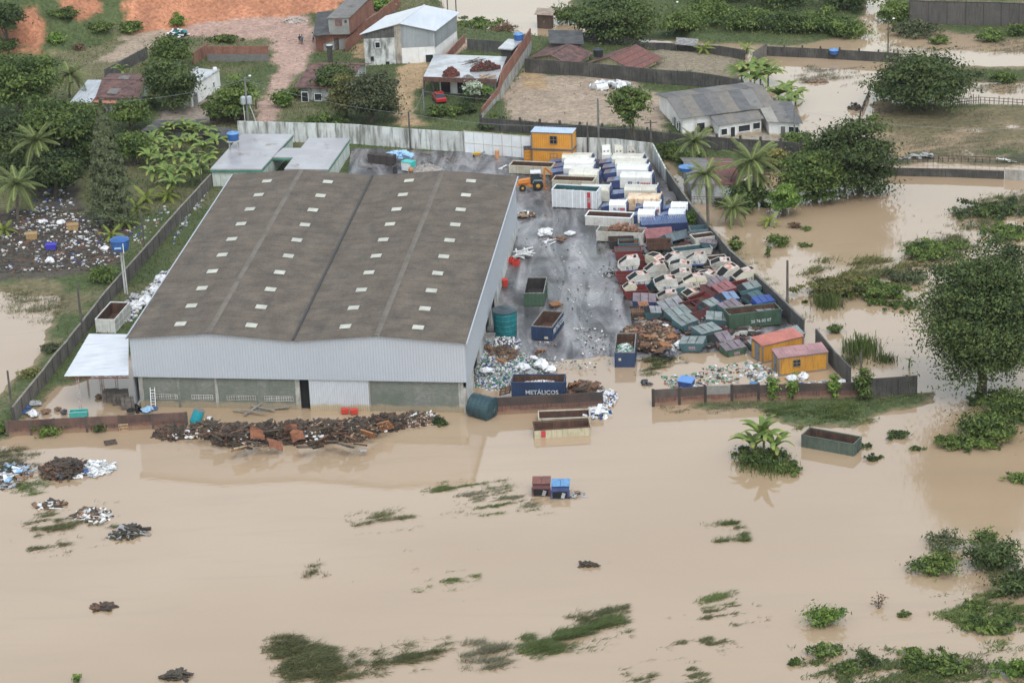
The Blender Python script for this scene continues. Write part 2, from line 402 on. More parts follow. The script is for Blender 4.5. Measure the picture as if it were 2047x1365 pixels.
def build_ground():
 ny, nx = GX.shape; V = np.stack([GX.ravel(), GY.ravel(), GZ.ravel()], 1)
 i = np.arange(nx - 1)[None] + np.arange(ny - 1)[:, None] * nx; i = i.ravel()
 Q = np.stack([i, i + 1, i + nx + 1, i + nx], 1)
 m, t, b = _nt('earth_and_grass')
 at = _node(t, 'ShaderNodeAttribute', attribute_name='tint'); ge = _node(t, 'ShaderNodeNewGeometry')
 nz = _node(t, 'ShaderNodeTexNoise', Scale=1.6, Detail=8.0, Roughness=0.7); t.links.new(ge.outputs['Position'], nz.inputs['Vector'])
 mr = t.nodes.new('ShaderNodeMapRange'); mr.inputs[1].default_value = 0.3; mr.inputs[2].default_value = 0.7; mr.inputs[3].default_value = 0.5; mr.inputs[4].default_value = 1.35
 t.links.new(nz.outputs[0], mr.inputs[0]); cc = _node(t, 'ShaderNodeCombineColor'); [t.links.new(mr.outputs[0], cc.inputs[k]) for k in range(3)]
 t.links.new(_mix(t, 1.0, at.outputs['Color'], cc.outputs[0], 'MULTIPLY'), b.inputs['Base Color'])
 b.inputs['Roughness'].default_value = 0.85; b.inputs['Specular IOR Level'].default_value = 0.25
 bp = _node(t, 'ShaderNodeBump', Strength=0.6, Distance=0.25); t.links.new(nz.outputs[0], bp.inputs['Height']); t.links.new(bp.outputs[0], b.inputs['Normal'])
 me = np_mesh('ground', V, Q, m, smooth=True)
 a = me.attributes.new('tint', 'FLOAT_COLOR', 'POINT'); a.data.foreach_set('color', np.concatenate([GC, np.ones((len(GC), 1))], 1).astype(np.float32).ravel())
 o = link_mesh('ground', me); tag(o, 'grassy and bare earth land around the flood', kind='structure')
build_ground()

def build_water():
 m, t, b = _nt('flood_water')
 ge = _node(t, 'ShaderNodeNewGeometry')
 mp = _node(t, 'ShaderNodeMapping'); mp.inputs['Scale'].default_value = (0.02, 0.035, 1); t.links.new(ge.outputs['Position'], mp.inputs[0])
 nz = _node(t, 'ShaderNodeTexNoise', Scale=1.0, Detail=4.0); t.links.new(mp.outputs[0], nz.inputs['Vector'])
 c0 = _mix(t, _ramp(t, nz.outputs[0], 0.35, 0.65), (0.388, 0.286, 0.188), (0.345, 0.246, 0.155))
 mp3 = _node(t, 'ShaderNodeMapping'); mp3.inputs['Scale'].default_value = (0.05, 0.28, 1); mp3.inputs['Rotation'].default_value = (0, 0, 0.22); t.links.new(ge.outputs['Position'], mp3.inputs[0])
 nz3 = _node(t, 'ShaderNodeTexNoise', Scale=1.0, Detail=6.0, Roughness=0.6, Distortion=1.2); t.links.new(mp3.outputs[0], nz3.inputs['Vector'])
 t.links.new(_mix(t, _ramp(t, nz3.outputs[0], 0.5, 0.8), c0, (0.340, 0.250, 0.165)), b.inputs['Base Color'])
 b.inputs['Roughness'].default_value = 0.045; b.inputs['IOR'].default_value = 1.75; b.inputs['Specular IOR Level'].default_value = 0.5
 m2 = _node(t, 'ShaderNodeMapping'); m2.inputs['Scale'].default_value = (0.8, 1.8, 1); m2.inputs['Rotation'].default_value = (0, 0, 0.35); t.links.new(ge.outputs['Position'], m2.inputs[0])
 rp = _node(t, 'ShaderNodeTexNoise', Scale=1.0, Detail=3.0); t.links.new(m2.outputs[0], rp.inputs['Vector'])
 bp = _node(t, 'ShaderNodeBump', Strength=0.10, Distance=0.05); t.links.new(rp.outputs[0], bp.inputs['Height']); t.links.new(bp.outputs[0], b.inputs['Normal'])
 xs = np.concatenate([-np.geomspace(9000, 70, 8), np.linspace(-60, 60, 40), np.geomspace(70, 9000, 8)])
 ys = np.concatenate([-np.geomspace(6000, 50, 6), np.linspace(60, 520, 80), np.geomspace(600, 12000, 8)])
 X, Y = np.meshgrid(xs, ys); nx, ny = len(xs), len(ys)
 i = (np.arange(nx - 1)[None] + np.arange(ny - 1)[:, None] * nx).ravel()
 o = link_mesh('water', np_mesh('water', np.stack([X.ravel(), Y.ravel(), 0 * X.ravel()], 1), np.stack([i, i + 1, i + nx + 1, i + nx], 1), m))
 tag(o, 'muddy beige flood water covering the land', kind='structure')
build_water()

def build_yard():
 P = wp(YARD, 0.45); xs = np.arange(-32, 34, 0.8); ys = np.arange(250, 362, 0.8)
 X, Y = np.meshgrid(xs, ys); nx = len(xs)
 Z = 0.42 + np.clip((Y - 300) * 0.006, -0.2, 0.3) + (fbm(X, Y, 7, 5) - 0.5) * 0.42
 Z = Z - sstep(-(Y - 271), -5, 7) * 0.55
 cx = (X[:-1, :-1] + X[1:, 1:]) / 2; cy = (Y[:-1, :-1] + Y[1:, 1:]) / 2
 keep = sdf(cx, cy, P) > 0
 i = (np.arange(nx - 1)[None] + np.arange(len(ys) - 1)[:, None] * nx)[keep]
 Q = np.stack([i, i + 1, i + nx + 1, i + nx], 1); u, inv = np.unique(Q, return_inverse=True)
 V = np.stack([X.ravel(), Y.ravel(), Z.ravel()], 1)[u]
 m, t, b = _nt('wet_yard_concrete'); ge = _node(t, 'ShaderNodeNewGeometry')
 mp = _node(t, 'ShaderNodeMapping'); mp.inputs['Scale'].default_value = (0.42, 0.09, 1); mp.inputs['Rotation'].default_value = (0, 0, 0.25); t.links.new(ge.outputs['Position'], mp.inputs[0])
 nz = _node(t, 'ShaderNodeTexNoise', Scale=1.0, Detail=8.0, Roughness=0.62, Distortion=0.8); t.links.new(mp.outputs[0], nz.inputs['Vector'])
 n2 = _node(t, 'ShaderNodeTexNoise', Scale=2.2, Detail=6.0, Roughness=0.7); t.links.new(ge.outputs['Position'], n2.inputs['Vector'])
 c = _mix(t, _ramp(t, nz.outputs[0], 0.42, 0.64), (0.052, 0.052, 0.055), (0.27, 0.258, 0.262))
 c = _mix(t, _ramp(t, n2.outputs[0], 0.5, 0.72), c, (0.105, 0.09, 0.078)); t.links.new(c, b.inputs['Base Color'])
 n3 = _node(t, 'ShaderNodeTexNoise', Scale=0.16, Detail=5.0); t.links.new(ge.outputs['Position'], n3.inputs['Vector'])
 mr = t.nodes.new('ShaderNodeMapRange'); mr.inputs[1].default_value = 0.42; mr.inputs[2].default_value = 0.6; mr.inputs[3].default_value = 0.10; mr.inputs[4].default_value = 0.5
 t.links.new(n3.outputs[0], mr.inputs[0]); t.links.new(mr.outputs[0], b.inputs['Roughness'])
 bp = _node(t, 'ShaderNodeBump', Strength=0.25, Distance=0.05); t.links.new(n2.outputs[0], bp.inputs['Height']); t.links.new(bp.outputs[0], b.inputs['Normal'])
 o = link_mesh('yard_pavement', np_mesh('yard_pavement', V, inv.reshape(Q.shape), m, smooth=True))
 tag(o, 'wet grey concrete yard beside the warehouse', kind='structure')
 return Z
build_yard()
def yz(p):
 """height of the concrete yard"""
 z = 0.42 + min(max((p[1] - 300) * 0.006, -0.2), 0.3)
 s = min(max((-(p[1] - 271) + 5) / 12, 0), 1); return z - s * s * (3 - 2 * s) * 0.55
def GYD(px, py):
 p = G(px, py, 0.45)
 for _ in range(3): p = G(px, py, yz(p))
 return p
# ------------------------------------------------------------------ shared materials
fibro = M('aged_fibre_cement_roof', (0.108, 0.089, 0.071), (0.160, 0.133, 0.106), s=0.35, lo=0.38, hi=0.68, rough=0.9, streak=(0.085, 0.075, 0.066), sk=(0.5, 0.22, 1), slo=0.5, shi=0.75, fine=0.3, fs=5.0, bump=0.25, spec=0.2)
clad = M('grey_blue_cladding', (0.380, 0.410, 0.455), (0.365, 0.392, 0.435), s=0.15, rough=0.45, streak=(0.36, 0.39, 0.43), sk=(1.2, 1.2, 0.08), slo=0.55, shi=0.8, fine=0.06, spec=0.5)
clad_door = M('pale_corrugated_door', (0.46, 0.485, 0.52), (0.42, 0.445, 0.48), s=0.4, rough=0.5, fine=0.08, low=(0.75, (0.40, 0.33, 0.22)))
block = M('mossy_concrete_block', (0.22, 0.225, 0.205), (0.115, 0.135, 0.11), s=0.22, lo=0.38, hi=0.66, rough=0.9, brick=(0.4, 0.2, 0.018, (0.15, 0.155, 0.14)), streak=(0.13, 0.145, 0.12), sk=(0.9, 0.9, 0.2), fine=0.2, low=(0.75, (0.27, 0.225, 0.155)))
conc = M('weathered_concrete', (0.38, 0.375, 0.35), (0.24, 0.235, 0.215), s=0.6, rough=0.9, streak=(0.15, 0.15, 0.13), fine=0.2, low=(0.7, (0.30, 0.25, 0.17)))
conc_pale = M('pale_concrete', (0.46, 0.455, 0.43), (0.34, 0.33, 0.30), s=0.5, rough=0.85, streak=(0.25, 0.24, 0.21), fine=0.15)
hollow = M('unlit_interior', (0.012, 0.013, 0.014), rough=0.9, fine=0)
glassm = M('dark_window_glass', (0.02, 0.025, 0.03), rough=0.12, fine=0, spec=0.6)
skylt = M('translucent_roof_sheet', (0.47, 0.47, 0.40), (0.36, 0.36, 0.30), s=0.9, rough=0.4, fine=0.15, rnd=0.08)
gutter = M('dark_gutter', (0.035, 0.035, 0.037), rough=0.6)
white_met = M('white_painted_sheet', (0.58, 0.60, 0.64), (0.52, 0.545, 0.58), s=0.3, rough=0.45, streak=(0.46, 0.475, 0.50), sk=(0.3, 2, 1), fine=0.05)
red_truss = M('red_oxide_truss', (0.22, 0.05, 0.045), (0.15, 0.05, 0.04), rough=0.6)
white_wall = M('stained_whitewash', (0.62, 0.64, 0.63), (0.45, 0.46, 0.44), s=0.3, rough=0.9, streak=(0.20, 0.20, 0.175), sk=(2.0, 2.0, 0.22), slo=0.46, shi=0.64, fine=0.12, low=(0.65, (0.33, 0.29, 0.21)))
white_clean = M('white_plaster', (0.76, 0.76, 0.74), (0.66, 0.655, 0.63), s=0.4, rough=0.85, streak=(0.50, 0.49, 0.45), sk=(1.5, 1.5, 0.3), slo=0.55, shi=0.75, fine=0.06, low=(0.9, (0.45, 0.34, 0.22)))
white_grimy = M('grimy_white_plaster', (0.60, 0.61, 0.59), (0.30, 0.31, 0.30), s=0.5, lo=0.40, hi=0.62, rough=0.9, streak=(0.13, 0.135, 0.13), sk=(1.4, 1.4, 0.35), slo=0.48, shi=0.66, fine=0.15)
dark_wall = M('black_stained_wall', (0.060, 0.058, 0.054), (0.12, 0.112, 0.10), s=0.5, lo=0.45, hi=0.7, rough=0.95, streak=(0.032, 0.032, 0.030), fine=0.3)
grey_wall = M('grey_panel_wall', (0.17, 0.155, 0.135), (0.105, 0.098, 0.088), s=0.7, rough=0.95, streak=(0.07, 0.066, 0.06), fine=0.25)
grey_dark = M('dark_grey_render', (0.115, 0.112, 0.105), (0.075, 0.075, 0.070), s=0.5, rough=0.95, streak=(0.05, 0.05, 0.047), fine=0.25)
brickm = M('red_hollow_brick', (0.30, 0.115, 0.075), (0.20, 0.085, 0.062), s=0.5, rough=0.95, brick=(0.34, 0.2, 0.02, (0.28, 0.22, 0.18)), streak=(0.13, 0.07, 0.055), fine=0.25)
brick_dk = M('dark_wet_brick', (0.20, 0.088, 0.066), (0.11, 0.062, 0.052), s=0.5, rough=0.9, brick=(0.34, 0.2, 0.02, (0.13, 0.10, 0.085)), streak=(0.055, 0.042, 0.038), fine=0.25, low=(0.45, (0.23, 0.15, 0.10)))
tile_dk = M('dark_clay_tile', (0.125, 0.078, 0.072), (0.19, 0.10, 0.085), s=0.9, rough=0.9, brick=(0.28, 0.42, 0.05, (0.065, 0.045, 0.045)), fine=0.35, fs=6)
tile_rd = M('red_clay_tile', (0.28, 0.11, 0.085), (0.14, 0.075, 0.068), s=0.7, rough=0.9, brick=(0.28, 0.42, 0.05, (0.09, 0.05, 0.045)), fine=0.35, fs=6)
tile_or = M('fresh_orange_tile', (0.56, 0.235, 0.145), (0.42, 0.18, 0.12), s=0.8, rough=0.85, fine=0.25, brick=(0.28, 0.5, 0.05, (0.3, 0.12, 0.08)))
roof_gr = M('grey_asbestos_sheet', (0.155, 0.148, 0.142), (0.225, 0.212, 0.195), s=0.5, rough=0.9, streak=(0.10, 0.097, 0.094), sk=(0.5, 0.5, 0.5), fine=0.25, rnd=0.12)
roof_dk = M('black_sheet_roof', (0.055, 0.057, 0.060), (0.095, 0.095, 0.095), s=0.7, rough=0.75, fine=0.25)
zinc = M('new_zinc_roof', (0.50, 0.535, 0.585), (0.44, 0.475, 0.52), s=0.2, rough=0.35, fine=0.06, spec=0.5, streak=(0.52, 0.55, 0.59), sk=(1.5, 0.1, 1))
zinc_dl = M('dull_zinc_cladding', (0.30, 0.325, 0.345), (0.25, 0.27, 0.285), s=0.3, rough=0.5, fine=0.08, streak=(0.22, 0.24, 0.25), sk=(2, 2, 0.1))
slabm = M('wet_roof_slab', (0.36, 0.355, 0.37), (0.29, 0.28, 0.295), s=0.22, lo=0.4, hi=0.6, rough=0.28, streak=(0.20, 0.165, 0.14), sk=(0.35, 0.35, 1), slo=0.60, shi=0.68, fine=0.12, spec=0.5)
slab_wet = M('puddled_slab', (0.42, 0.435, 0.455), (0.27, 0.27, 0.27), s=0.3, rough=0.18, fine=0.12, spec=0.5)
green_tr = M('green_trim', (0.055, 0.27, 0.16), (0.04, 0.19, 0.115), rough=0.7)
office_w = M('pale_green_wall', (0.56, 0.60, 0.56), (0.44, 0.47, 0.43), s=0.5, rough=0.9, streak=(0.30, 0.31, 0.28), fine=0.1)
yellow_w = M('cream_yellow_wall', (0.60, 0.55, 0.33), (0.48, 0.42, 0.25), s=0.5, rough=0.9, streak=(0.28, 0.25, 0.17), fine=0.12)
wood_dk = M('dark_wet_timber', (0.055, 0.042, 0.034), (0.10, 0.075, 0.056), s=1.5, rough=0.8, rnd=0.25)
wood_br = M('brown_timber', (0.165, 0.088, 0.054), (0.11, 0.064, 0.043), s=1.5, rough=0.8, rnd=0.2)
wood_pl = M('pale_timber', (0.42, 0.30, 0.19), (0.30, 0.21, 0.13), s=1.5, rough=0.8, rnd=0.15)
polem = M('weathered_pole', (0.075, 0.068, 0.062), (0.12, 0.11, 0.10), s=1.0, rough=0.9)
pole_gr = M('concrete_pole', (0.20, 0.205, 0.195), (0.14, 0.145, 0.135), s=1.0, rough=0.9)
frame_w = M('white_frame', (0.66, 0.67, 0.67), rough=0.6, fine=0.08)
frame_d = M('dark_frame', (0.09, 0.09, 0.092), rough=0.6, fine=0.08)
blue_tank = M('blue_plastic_tank', (0.035, 0.115, 0.32), (0.03, 0.09, 0.25), s=1.2, rough=0.45, fine=0.12)
blue_lid = M('light_blue_tank_lid', (0.15, 0.30, 0.55), (0.11, 0.23, 0.44), s=1.2, rough=0.45, fine=0.12)

# ------------------------------------------------------------------ warehouse
WC = [G(258, 674, 8.5), G(928, 684, 8.5), G(1030, 355, 8.5), G(468, 351, 8.5)]
def W(u, v, z):
 a = WC[0].lerp(WC[1], u); b = WC[3].lerp(WC[2], u); p = a.lerp(b, v); return Vector((p.x, p.y, z))
def build_warehouse():
 yaw = ang(WC[1], WC[2]) - math.pi / 2
 t = thing('warehouse', 'large twin gabled warehouse with brown fibre cement roof and pale grey cladding', 'warehouse', (WC[0].x, WC[0].y, 0), yaw)
 ZE, RI = 8.5, 0.72; us = [0, 0.242, 0.4945, 0.745, 1.0]; zs = [ZE, ZE + RI, ZE - 0.05, ZE + RI, ZE]
 def zr(u):
  for i in range(4):
   if u <= us[i + 1]: return zs[i] + (zs[i + 1] - zs[i]) * (u - us[i]) / (us[i + 1] - us[i])
  return ZE
 # roof: each of the four slopes, laid in overlapping rows of sheets
 for i in range(4):
  b = MB(); rows = 30; a0, a1 = us[i], us[i + 1]
  if i == 0: a0 -= 0.006
  if i == 3: a1 += 0.006
  e0, e1 = (0.0015 if i in (2,) else 0), (-0.0015 if i == 1 else 0)
  for r in range(rows):
   v0 = -0.006 + 1.012 * r / rows; v1 = -0.006 + 1.012 * (r + 1) / rows + 0.003
   q = [W(a0 + e0, v0, zr(max(a0, 0)) + 0.038), W(a1 + e1, v0, zr(min(a1, 1)) + 0.038), W(a1 + e1, v1, zr(min(a1, 1)) + 0.02), W(a0 + e0, v1, zr(max(a0, 0)) + 0.02)]
   b.slab(q, 0.05)
  b.build('roof_slope', fibro, t, world=True)
 for u in (us[1], us[3]):
  b = MB(); b.slab([W(u - 0.008, -0.006, zr(u) + 0.02), W(u, -0.006, zr(u) + 0.11), W(u, 1.006, zr(u) + 0.11), W(u - 0.008, 1.006, zr(u) + 0.02)], 0.03)
  b.slab([W(u, -0.006, zr(u) + 0.11), W(u + 0.008, -0.006, zr(u) + 0.02), W(u + 0.008, 1.006, zr(u) + 0.02), W(u, 1.006, zr(u) + 0.11)], 0.03)
  b.build('ridge_cap', M('ridge_cap', (0.165, 0.145, 0.12), (0.12, 0.102, 0.086), s=0.6, rough=0.9), t, world=True)
 b = MB(); b.slab([W(0.4912, -0.004, ZE + 0.11), W(0.4978, -0.004, ZE + 0.11), W(0.4978, 1.004, ZE + 0.11), W(0.4912, 1.004, ZE + 0.11)], 0.12); b.build('valley_gutter', gutter, t, world=True)
 for u, s in ((-0.0085, -1), (1.0085, 1)):
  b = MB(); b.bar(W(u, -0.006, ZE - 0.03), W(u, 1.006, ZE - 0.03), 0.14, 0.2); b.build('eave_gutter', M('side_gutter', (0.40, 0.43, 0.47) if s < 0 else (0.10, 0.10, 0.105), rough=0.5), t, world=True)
 for u in (0.139, 0.355, 0.638, 0.855):
  for k in range(10):
   v = 0.051 + 0.0982 * k + (0.004 if u > 0.6 else 0) * k / 3; b = MB()
   w, l = 0.0165, 0.0105
   b.slab([W(u + a * w, v + c * l, zr(u + a * w) + 0.115) for a, c in ((-1, -1), (1, -1), (1, 1), (-1, 1))], 0.03); b.build('skylight', skylt, t, world=True)
 # corrugated cladding: front gable and long right side
 def corr(fn, n, zt, zb, name, mat, off=0.05):
  b = MB(); P = [];
  for k in range(n * 4 + 1):
   s = k / (n * 4); o = off if (k % 4) in (1, 2) else 0
   P.append((fn(s, o, zb(s)), fn(s, o, zt(s))))
  for (a, c), (d, e) in zip(P, P[1:]): b.add([a, d, e, c], [(0, 1, 2, 3)])
  b.build(name, mat, t, world=True)
 fd = (WC[1] - WC[0]).normalized(); fnrm = Vector((fd.y, -fd.x, 0)); sd = (WC[2] - WC[1]).normalized(); snrm = Vector((sd.y, -sd.x, 0))
 gf = lambda s, o, z: W(s, 0, z) + fnrm * o
 corr(gf, 118, lambda s: zr(s) - 0.02, lambda s: 3.75, 'gable_cladding', clad, 0.028)
 corr(lambda s, o, z: W(1, s, z) + snrm * o, 170, lambda s: ZE - 0.05, lambda s: 2.9, 'side_cladding', clad, 0.05)
 corr(lambda s, o, z: W(0, s, z) - snrm * o, 90, lambda s: ZE - 0.05, lambda s: 0.2, 'side_cladding', clad, 0.05)
 b = MB(); b.hexa([W(0, 1, 0), W(1, 1, 0), W(1, 1, 0) - sd * 0.2, W(0, 1, 0) - sd * 0.2], [W(0, 1, ZE - .1), W(1, 1, ZE - .1), W(1, 1, ZE - .1) - sd * 0.2, W(0, 1, ZE - .1) - sd * 0.2]); b.build('back_wall', clad, t, world=True)
 # block wall under the gable
 def panel(u0, u1, z0, z1, d0, d1, name, mat, par=t):
  b = MB(); f = lambda u, z, d: W(u, 0, z) + sd * d
  b.hexa([f(u0, z0, d0), f(u1, z0, d0), f(u1, z0, d1), f(u0, z0, d1)], [f(u0, z1, d0), f(u1, z1, d0), f(u1, z1, d1), f(u0, z1, d1)]); return b.build(name, mat, par, world=True, pm=mtx(t))
 bays = [(0.026, 0.130), (0.137, 0.245), (0.254, 0.368), (0.375, 0.488), (0.712, 0.975)]
 for u0, u1 in bays:
  wobj = panel(u0, u1, -0.5, 3.9, 0.30, 0.5, 'block_wall', block)
 for u0, u1 in ((0.013, 0.026), (0.245, 0.254), (0.488, 0.502), (0.703, 0.712), (0.975, 0.990)): panel(u0, u1, -0.5, 3.9, 0.22, 0.55, 'column', conc)
 for u0, u1 in ((0.130, 0.137), (0.368, 0.375)): panel(u0, u1, -0.5, 3.9, 0.27, 0.55, 'pier', M('pier_concrete', (0.20, 0.21, 0.19), (0.13, 0.145, 0.12), s=0.6, rough=0.9))
 for u0, u1 in ((0.045, 0.128), (0.172, 0.236), (0.279, 0.366), (0.393, 0.480)):
  pv = panel(u0, u1, 1.05, 1.55, 0.27, 0.31, 'vent', hollow); b = MB(); n = int((u1 - u0) * 37.8 / 0.26)
  f = lambda u, z, d: W(u, 0, z) + sd * d
  for k in range(n + 1):
   uu = u0 + (u1 - u0) * k / n; b.bar(f(uu, 1.03, 0.255), f(uu, 1.57, 0.255), 0.055)
  for zz in (1.04, 1.21, 1.38, 1.56): b.bar(f(u0, zz, 0.25), f(u1, zz, 0.25), 0.055)
  b.build('lattice', conc_pale, pv, world=True, pm=mtx(t))
 panel(0.502, 0.532, -0.5, 3.8, 0.75, 0.85, 'doorway', hollow)
 corr(lambda s, o, z: W(0.530 + 0.178 * s, 0, z) + sd * (0.18 - o), 26, lambda s: 3.72, lambda s: -0.3, 'sliding_door', clad_door, 0.05)
 # right side: piers, infill and openings
 def sp(v0, v1, z0, z1, d0, d1, name, mat):
  b = MB(); f = lambda v, z, d: W(1, v, z) - snrm * d
  b.hexa([f(v0, z0, d0), f(v1, z0, d0), f(v1, z0, d1), f(v0, z0, d1)], [f(v0, z1, d0), f(v1, z1, d0), f(v1, z1, d1), f(v0, z1, d1)]); b.build(name, mat, t, world=True)
 n = 9
 for k in range(n):
  v0 = 0.004 + k * 0.994 / n; v1 = v0 + 0.994 / n
  sp(v0, v0 + 0.012, -0.3, 2.95, 0.08, 0.4, 'pier', conc_pale)
  if k in (1, 3, 4): sp(v0 + 0.012, v1, -0.3, 2.95, 0.5, 0.6, 'doorway', hollow)
  else: sp(v0 + 0.012, v1, -0.3, 2.95, 0.15, 0.35, 'infill_wall', M('side_infill', (0.58, 0.60, 0.60), (0.42, 0.43, 0.42), s=0.5, rough=0.8, streak=(0.3, 0.3, 0.28)))
 sp(0.30, 0.33, 2.0, 2.06, -1.2, -0.02, 'door_awning', roof_gr)
build_warehouse()

def build_canopy():
 t = thing('loading_canopy', 'flat white sheet canopy on red trusses beside the warehouse', 'canopy', tuple(GT(155, 825)))
 zf, zb = 4.25, 5.0
 q = [G(128, 752, zf), G(257, 750, zf + 0.35), G(257, 668, zb + 0.2), G(178, 667, zb)]
 b = MB(); n = 6
 for k in range(n):   # rows of sheets, slightly lapped
  s0, s1 = k / n, (k + 1) / n + 0.012
  b.slab([q[0].lerp(q[3], s0) + Vector((0, 0, 0.03)), q[1].lerp(q[2], s0) + Vector((0, 0, 0.03)), q[1].lerp(q[2], min(s1, 1)), q[0].lerp(q[3], min(s1, 1))], 0.04)
 b.build('roof_sheet', white_met, t, world=True)
 def truss(p, r, name):
  b = MB(); d = Vector((0, 0, -0.35)); n = 14
  b.bar(p, r, 0.07); b.bar(p + d, r + d, 0.07)
  for k in range(n): b.bar(p.lerp(r, k / n) + (d if k % 2 else Vector()), p.lerp(r, (k + 1) / n) + (Vector() if k % 2 else d), 0.05)
  b.build(name, red_truss, t, world=True)
 dz = Vector((0, 0, -0.12))
 for s in (0.03, 0.5, 0.97): truss(q[0].lerp(q[3], s) + dz, q[1].lerp(q[2], s) + dz, 'truss')
 truss(q[0].lerp(q[1], 0.18) + dz, q[3].lerp(q[2], 0.18) + dz, 'truss')
 for a, s in ((0.19, 0.03), (0.44, 0.5), (0.70, 0.55), (0.19, 0.97)):
  top = q[0].lerp(q[1], a).lerp(q[3].lerp(q[2], a), s) + dz; b = MB()
  for ox in (-0.13, 0.13): b.bar((top.x + ox, top.y, -0.3), (top.x + ox, top.y, top.z), 0.07)
  for k in range(9):
   z = top.z * k / 9; b.bar((top.x - 0.13, top.y, z), (top.x + 0.13, top.y, z + top.z / 9), 0.04)
  b.build('lattice_post', M('pale_post', (0.45, 0.40, 0.38), (0.34, 0.22, 0.2), s=1.5, rough=0.7), t, world=True)
build_canopy()

# ------------------------------------------------------------------ boundary walls: a run of panels between posts
def wall(name, label, line, H, mat, bay=3.0, th=0.16, post=None, pw=0.26, ph=0.0, cope=None, group=None, cat='wall', z0=None, upper=None, dent=0.0, hlist=None):
 pts = [G(x, y, 0.0) if z0 is None else G(x, y, z0) for x, y in line]
 pts = [Vector((p.x, p.y, 0)) for p in pts]
 t = thing(name, label, cat, (pts[0].x, pts[0].y, max(hz(pts[0].x, pts[0].y), 0)), 0, group)
 for i in range(len(pts) - 1):
  a, c = pts[i], pts[i + 1]; L = (c - a).length; n = max(1, round(L / bay)); d = (c - a).normalized(); s = Vector((d.y, -d.x, 0)) * th / 2
  h0, h1 = (hlist[i], hlist[i + 1]) if hlist else (H, H)
  for k in range(n):
   p = a + d * (L * k / n); q = a + d * (L * (k + 1) / n); hp = h0 + (h1 - h0) * k / n; hq = h0 + (h1 - h0) * (k + 1) / n
   gp = max(hz(p.x, p.y), 0); gq = max(hz(q.x, q.y), 0)
   dz = random.uniform(-dent, dent)
   zt0, zt1 = gp + hp + dz, gq + hq + dz
   up = Vector((0, 0, 1)); b = MB()
   zb = min(gp, gq) - 0.7; zm0 = gp + hp * 0.5; zm1 = gq + hq * 0.5
   e = d * (pw * 0.3 if post else 0.004)
   lo = [p + e - s, q - e - s, q - e + s, p + e + s]
   if upper is None:
    b.hexa([v + up * zb for v in lo], [v + up * (zt0 if j in (0, 3) else zt1) for j, v in enumerate(lo)])
   else:
    b.hexa([v + up * zb for v in lo], [v + up * (zm0 if j in (0, 3) else zm1) for j, v in enumerate(lo)], 0)
    b.hexa([v + up * (zm0 if j in (0, 3) else zm1) for j, v in enumerate(lo)], [v + up * (zt0 if j in (0, 3) else zt1) for j, v in enumerate(lo)], 1)
   mt = mat; uu = upper[(k + 3 * i) % len(upper)] if isinstance(upper, list) else upper
   b.build('panel', [mt] if upper is None else [mt, uu], t, world=True)
   if cope:
    b = MB(); lo2 = [p - s * 1.5, q - s * 1.5, q + s * 1.5, p + s * 1.5]
    b.hexa([v + up * (zt0 if j in (0, 3) else zt1) for j, v in enumerate(lo2)], [v + up * ((zt0 if j in (0, 3) else zt1) + 0.08) for j, v in enumerate(lo2)]); b.build('coping', cope, t, world=True)
  if post:
   for k in range(n + (1 if i == len(pts) - 2 else 0)):
    p = a + d * (L * k / n); gp = max(hz(p.x, p.y), 0); hp = h0 + (h1 - h0) * k / n; b = MB()
    b.hexa([p + d * x * pw / 2 + s / th * 2 * y * pw / 2 + Vector((0, 0, gp - 0.7)) for x, y in ((-1, -1), (1, -1), (1, 1), (-1, 1))],
                       [p + d * x * pw / 2 + s / th * 2 * y * pw / 2 + Vector((0, 0, gp + hp + ph)) for x, y in ((-1, -1), (1, -1), (1, 1), (-1, 1))]); b.build('post', post, t, world=True)
 return t
wall('panel_wall', 'long grey concrete panel wall running back beside the tall blue water tank', [(28, 838), (164, 676), (207, 621), (330, 479), (424, 374)], 1.9, grey_wall, bay=2.6, post=M('wall_post', (0.085, 0.08, 0.072), (0.06, 0.058, 0.052), rough=0.9), pw=0.2, ph=0.05, cope=M('pale_coping', (0.25, 0.225, 0.19), (0.16, 0.145, 0.125), rough=0.9), z0=0.5)
wall('whitewashed_wall', 'stained whitewashed wall behind the flat roofed office', [(478, 286), (712, 293), (930, 308)], 3.0, white_wall, bay=4.5, th=0.2, z0=0.4)
wall('yard_wall', 'stained whitewashed wall behind the parked compactors', [(1146, 321), (1232, 324), (1306, 329)], 3.3, white_wall, bay=4.0, th=0.2, z0=0.4)
wall('corner_wall', 'tall pale wall stub slanting down at the rear yard corner', [(1306, 331), (1332, 368)], 3.3, white_wall, bay=4.0, th=0.2, z0=0.4, hlist=[3.3, 2.4])
wall('side_wall', 'long dark grey wall between the skips and the flooded grove', [(1332, 369), (1383, 443), (1459, 533), (1560, 629), (1607, 673)], 2.2, grey_dark, bay=3.2, th=0.18, cope=M('mossy_coping', (0.20, 0.19, 0.165), (0.12, 0.115, 0.10), rough=0.9), z0=0.1)
wall('side_wall', 'short dark wall segment behind the orange site huts', [(1631, 692), (1668, 738), (1700, 770)], 2.2, grey_dark, bay=3.2, th=0.18, z0=0.0)
SOOT = M('sooty_upper_course', (0.06, 0.048, 0.044), (0.10, 0.082, 0.075), s=0.4, rough=0.95, rnd=0.2); PALEP = M('pale_upper_panel', (0.21, 0.205, 0.195), (0.14, 0.135, 0.13), s=0.6, rough=0.95)
wall('brick_wall', 'wet brick wall with two pale upper panels in front of the floating litter', [(1306, 812), (1410, 805), (1516, 800)], 1.95, brick_dk, bay=3.4, th=0.2, post=M('brick_pier', (0.05, 0.042, 0.04), (0.035, 0.032, 0.03), rough=0.9), pw=0.3, ph=0.08, upper=[SOOT, SOOT, PALEP, PALEP], z0=0.0)
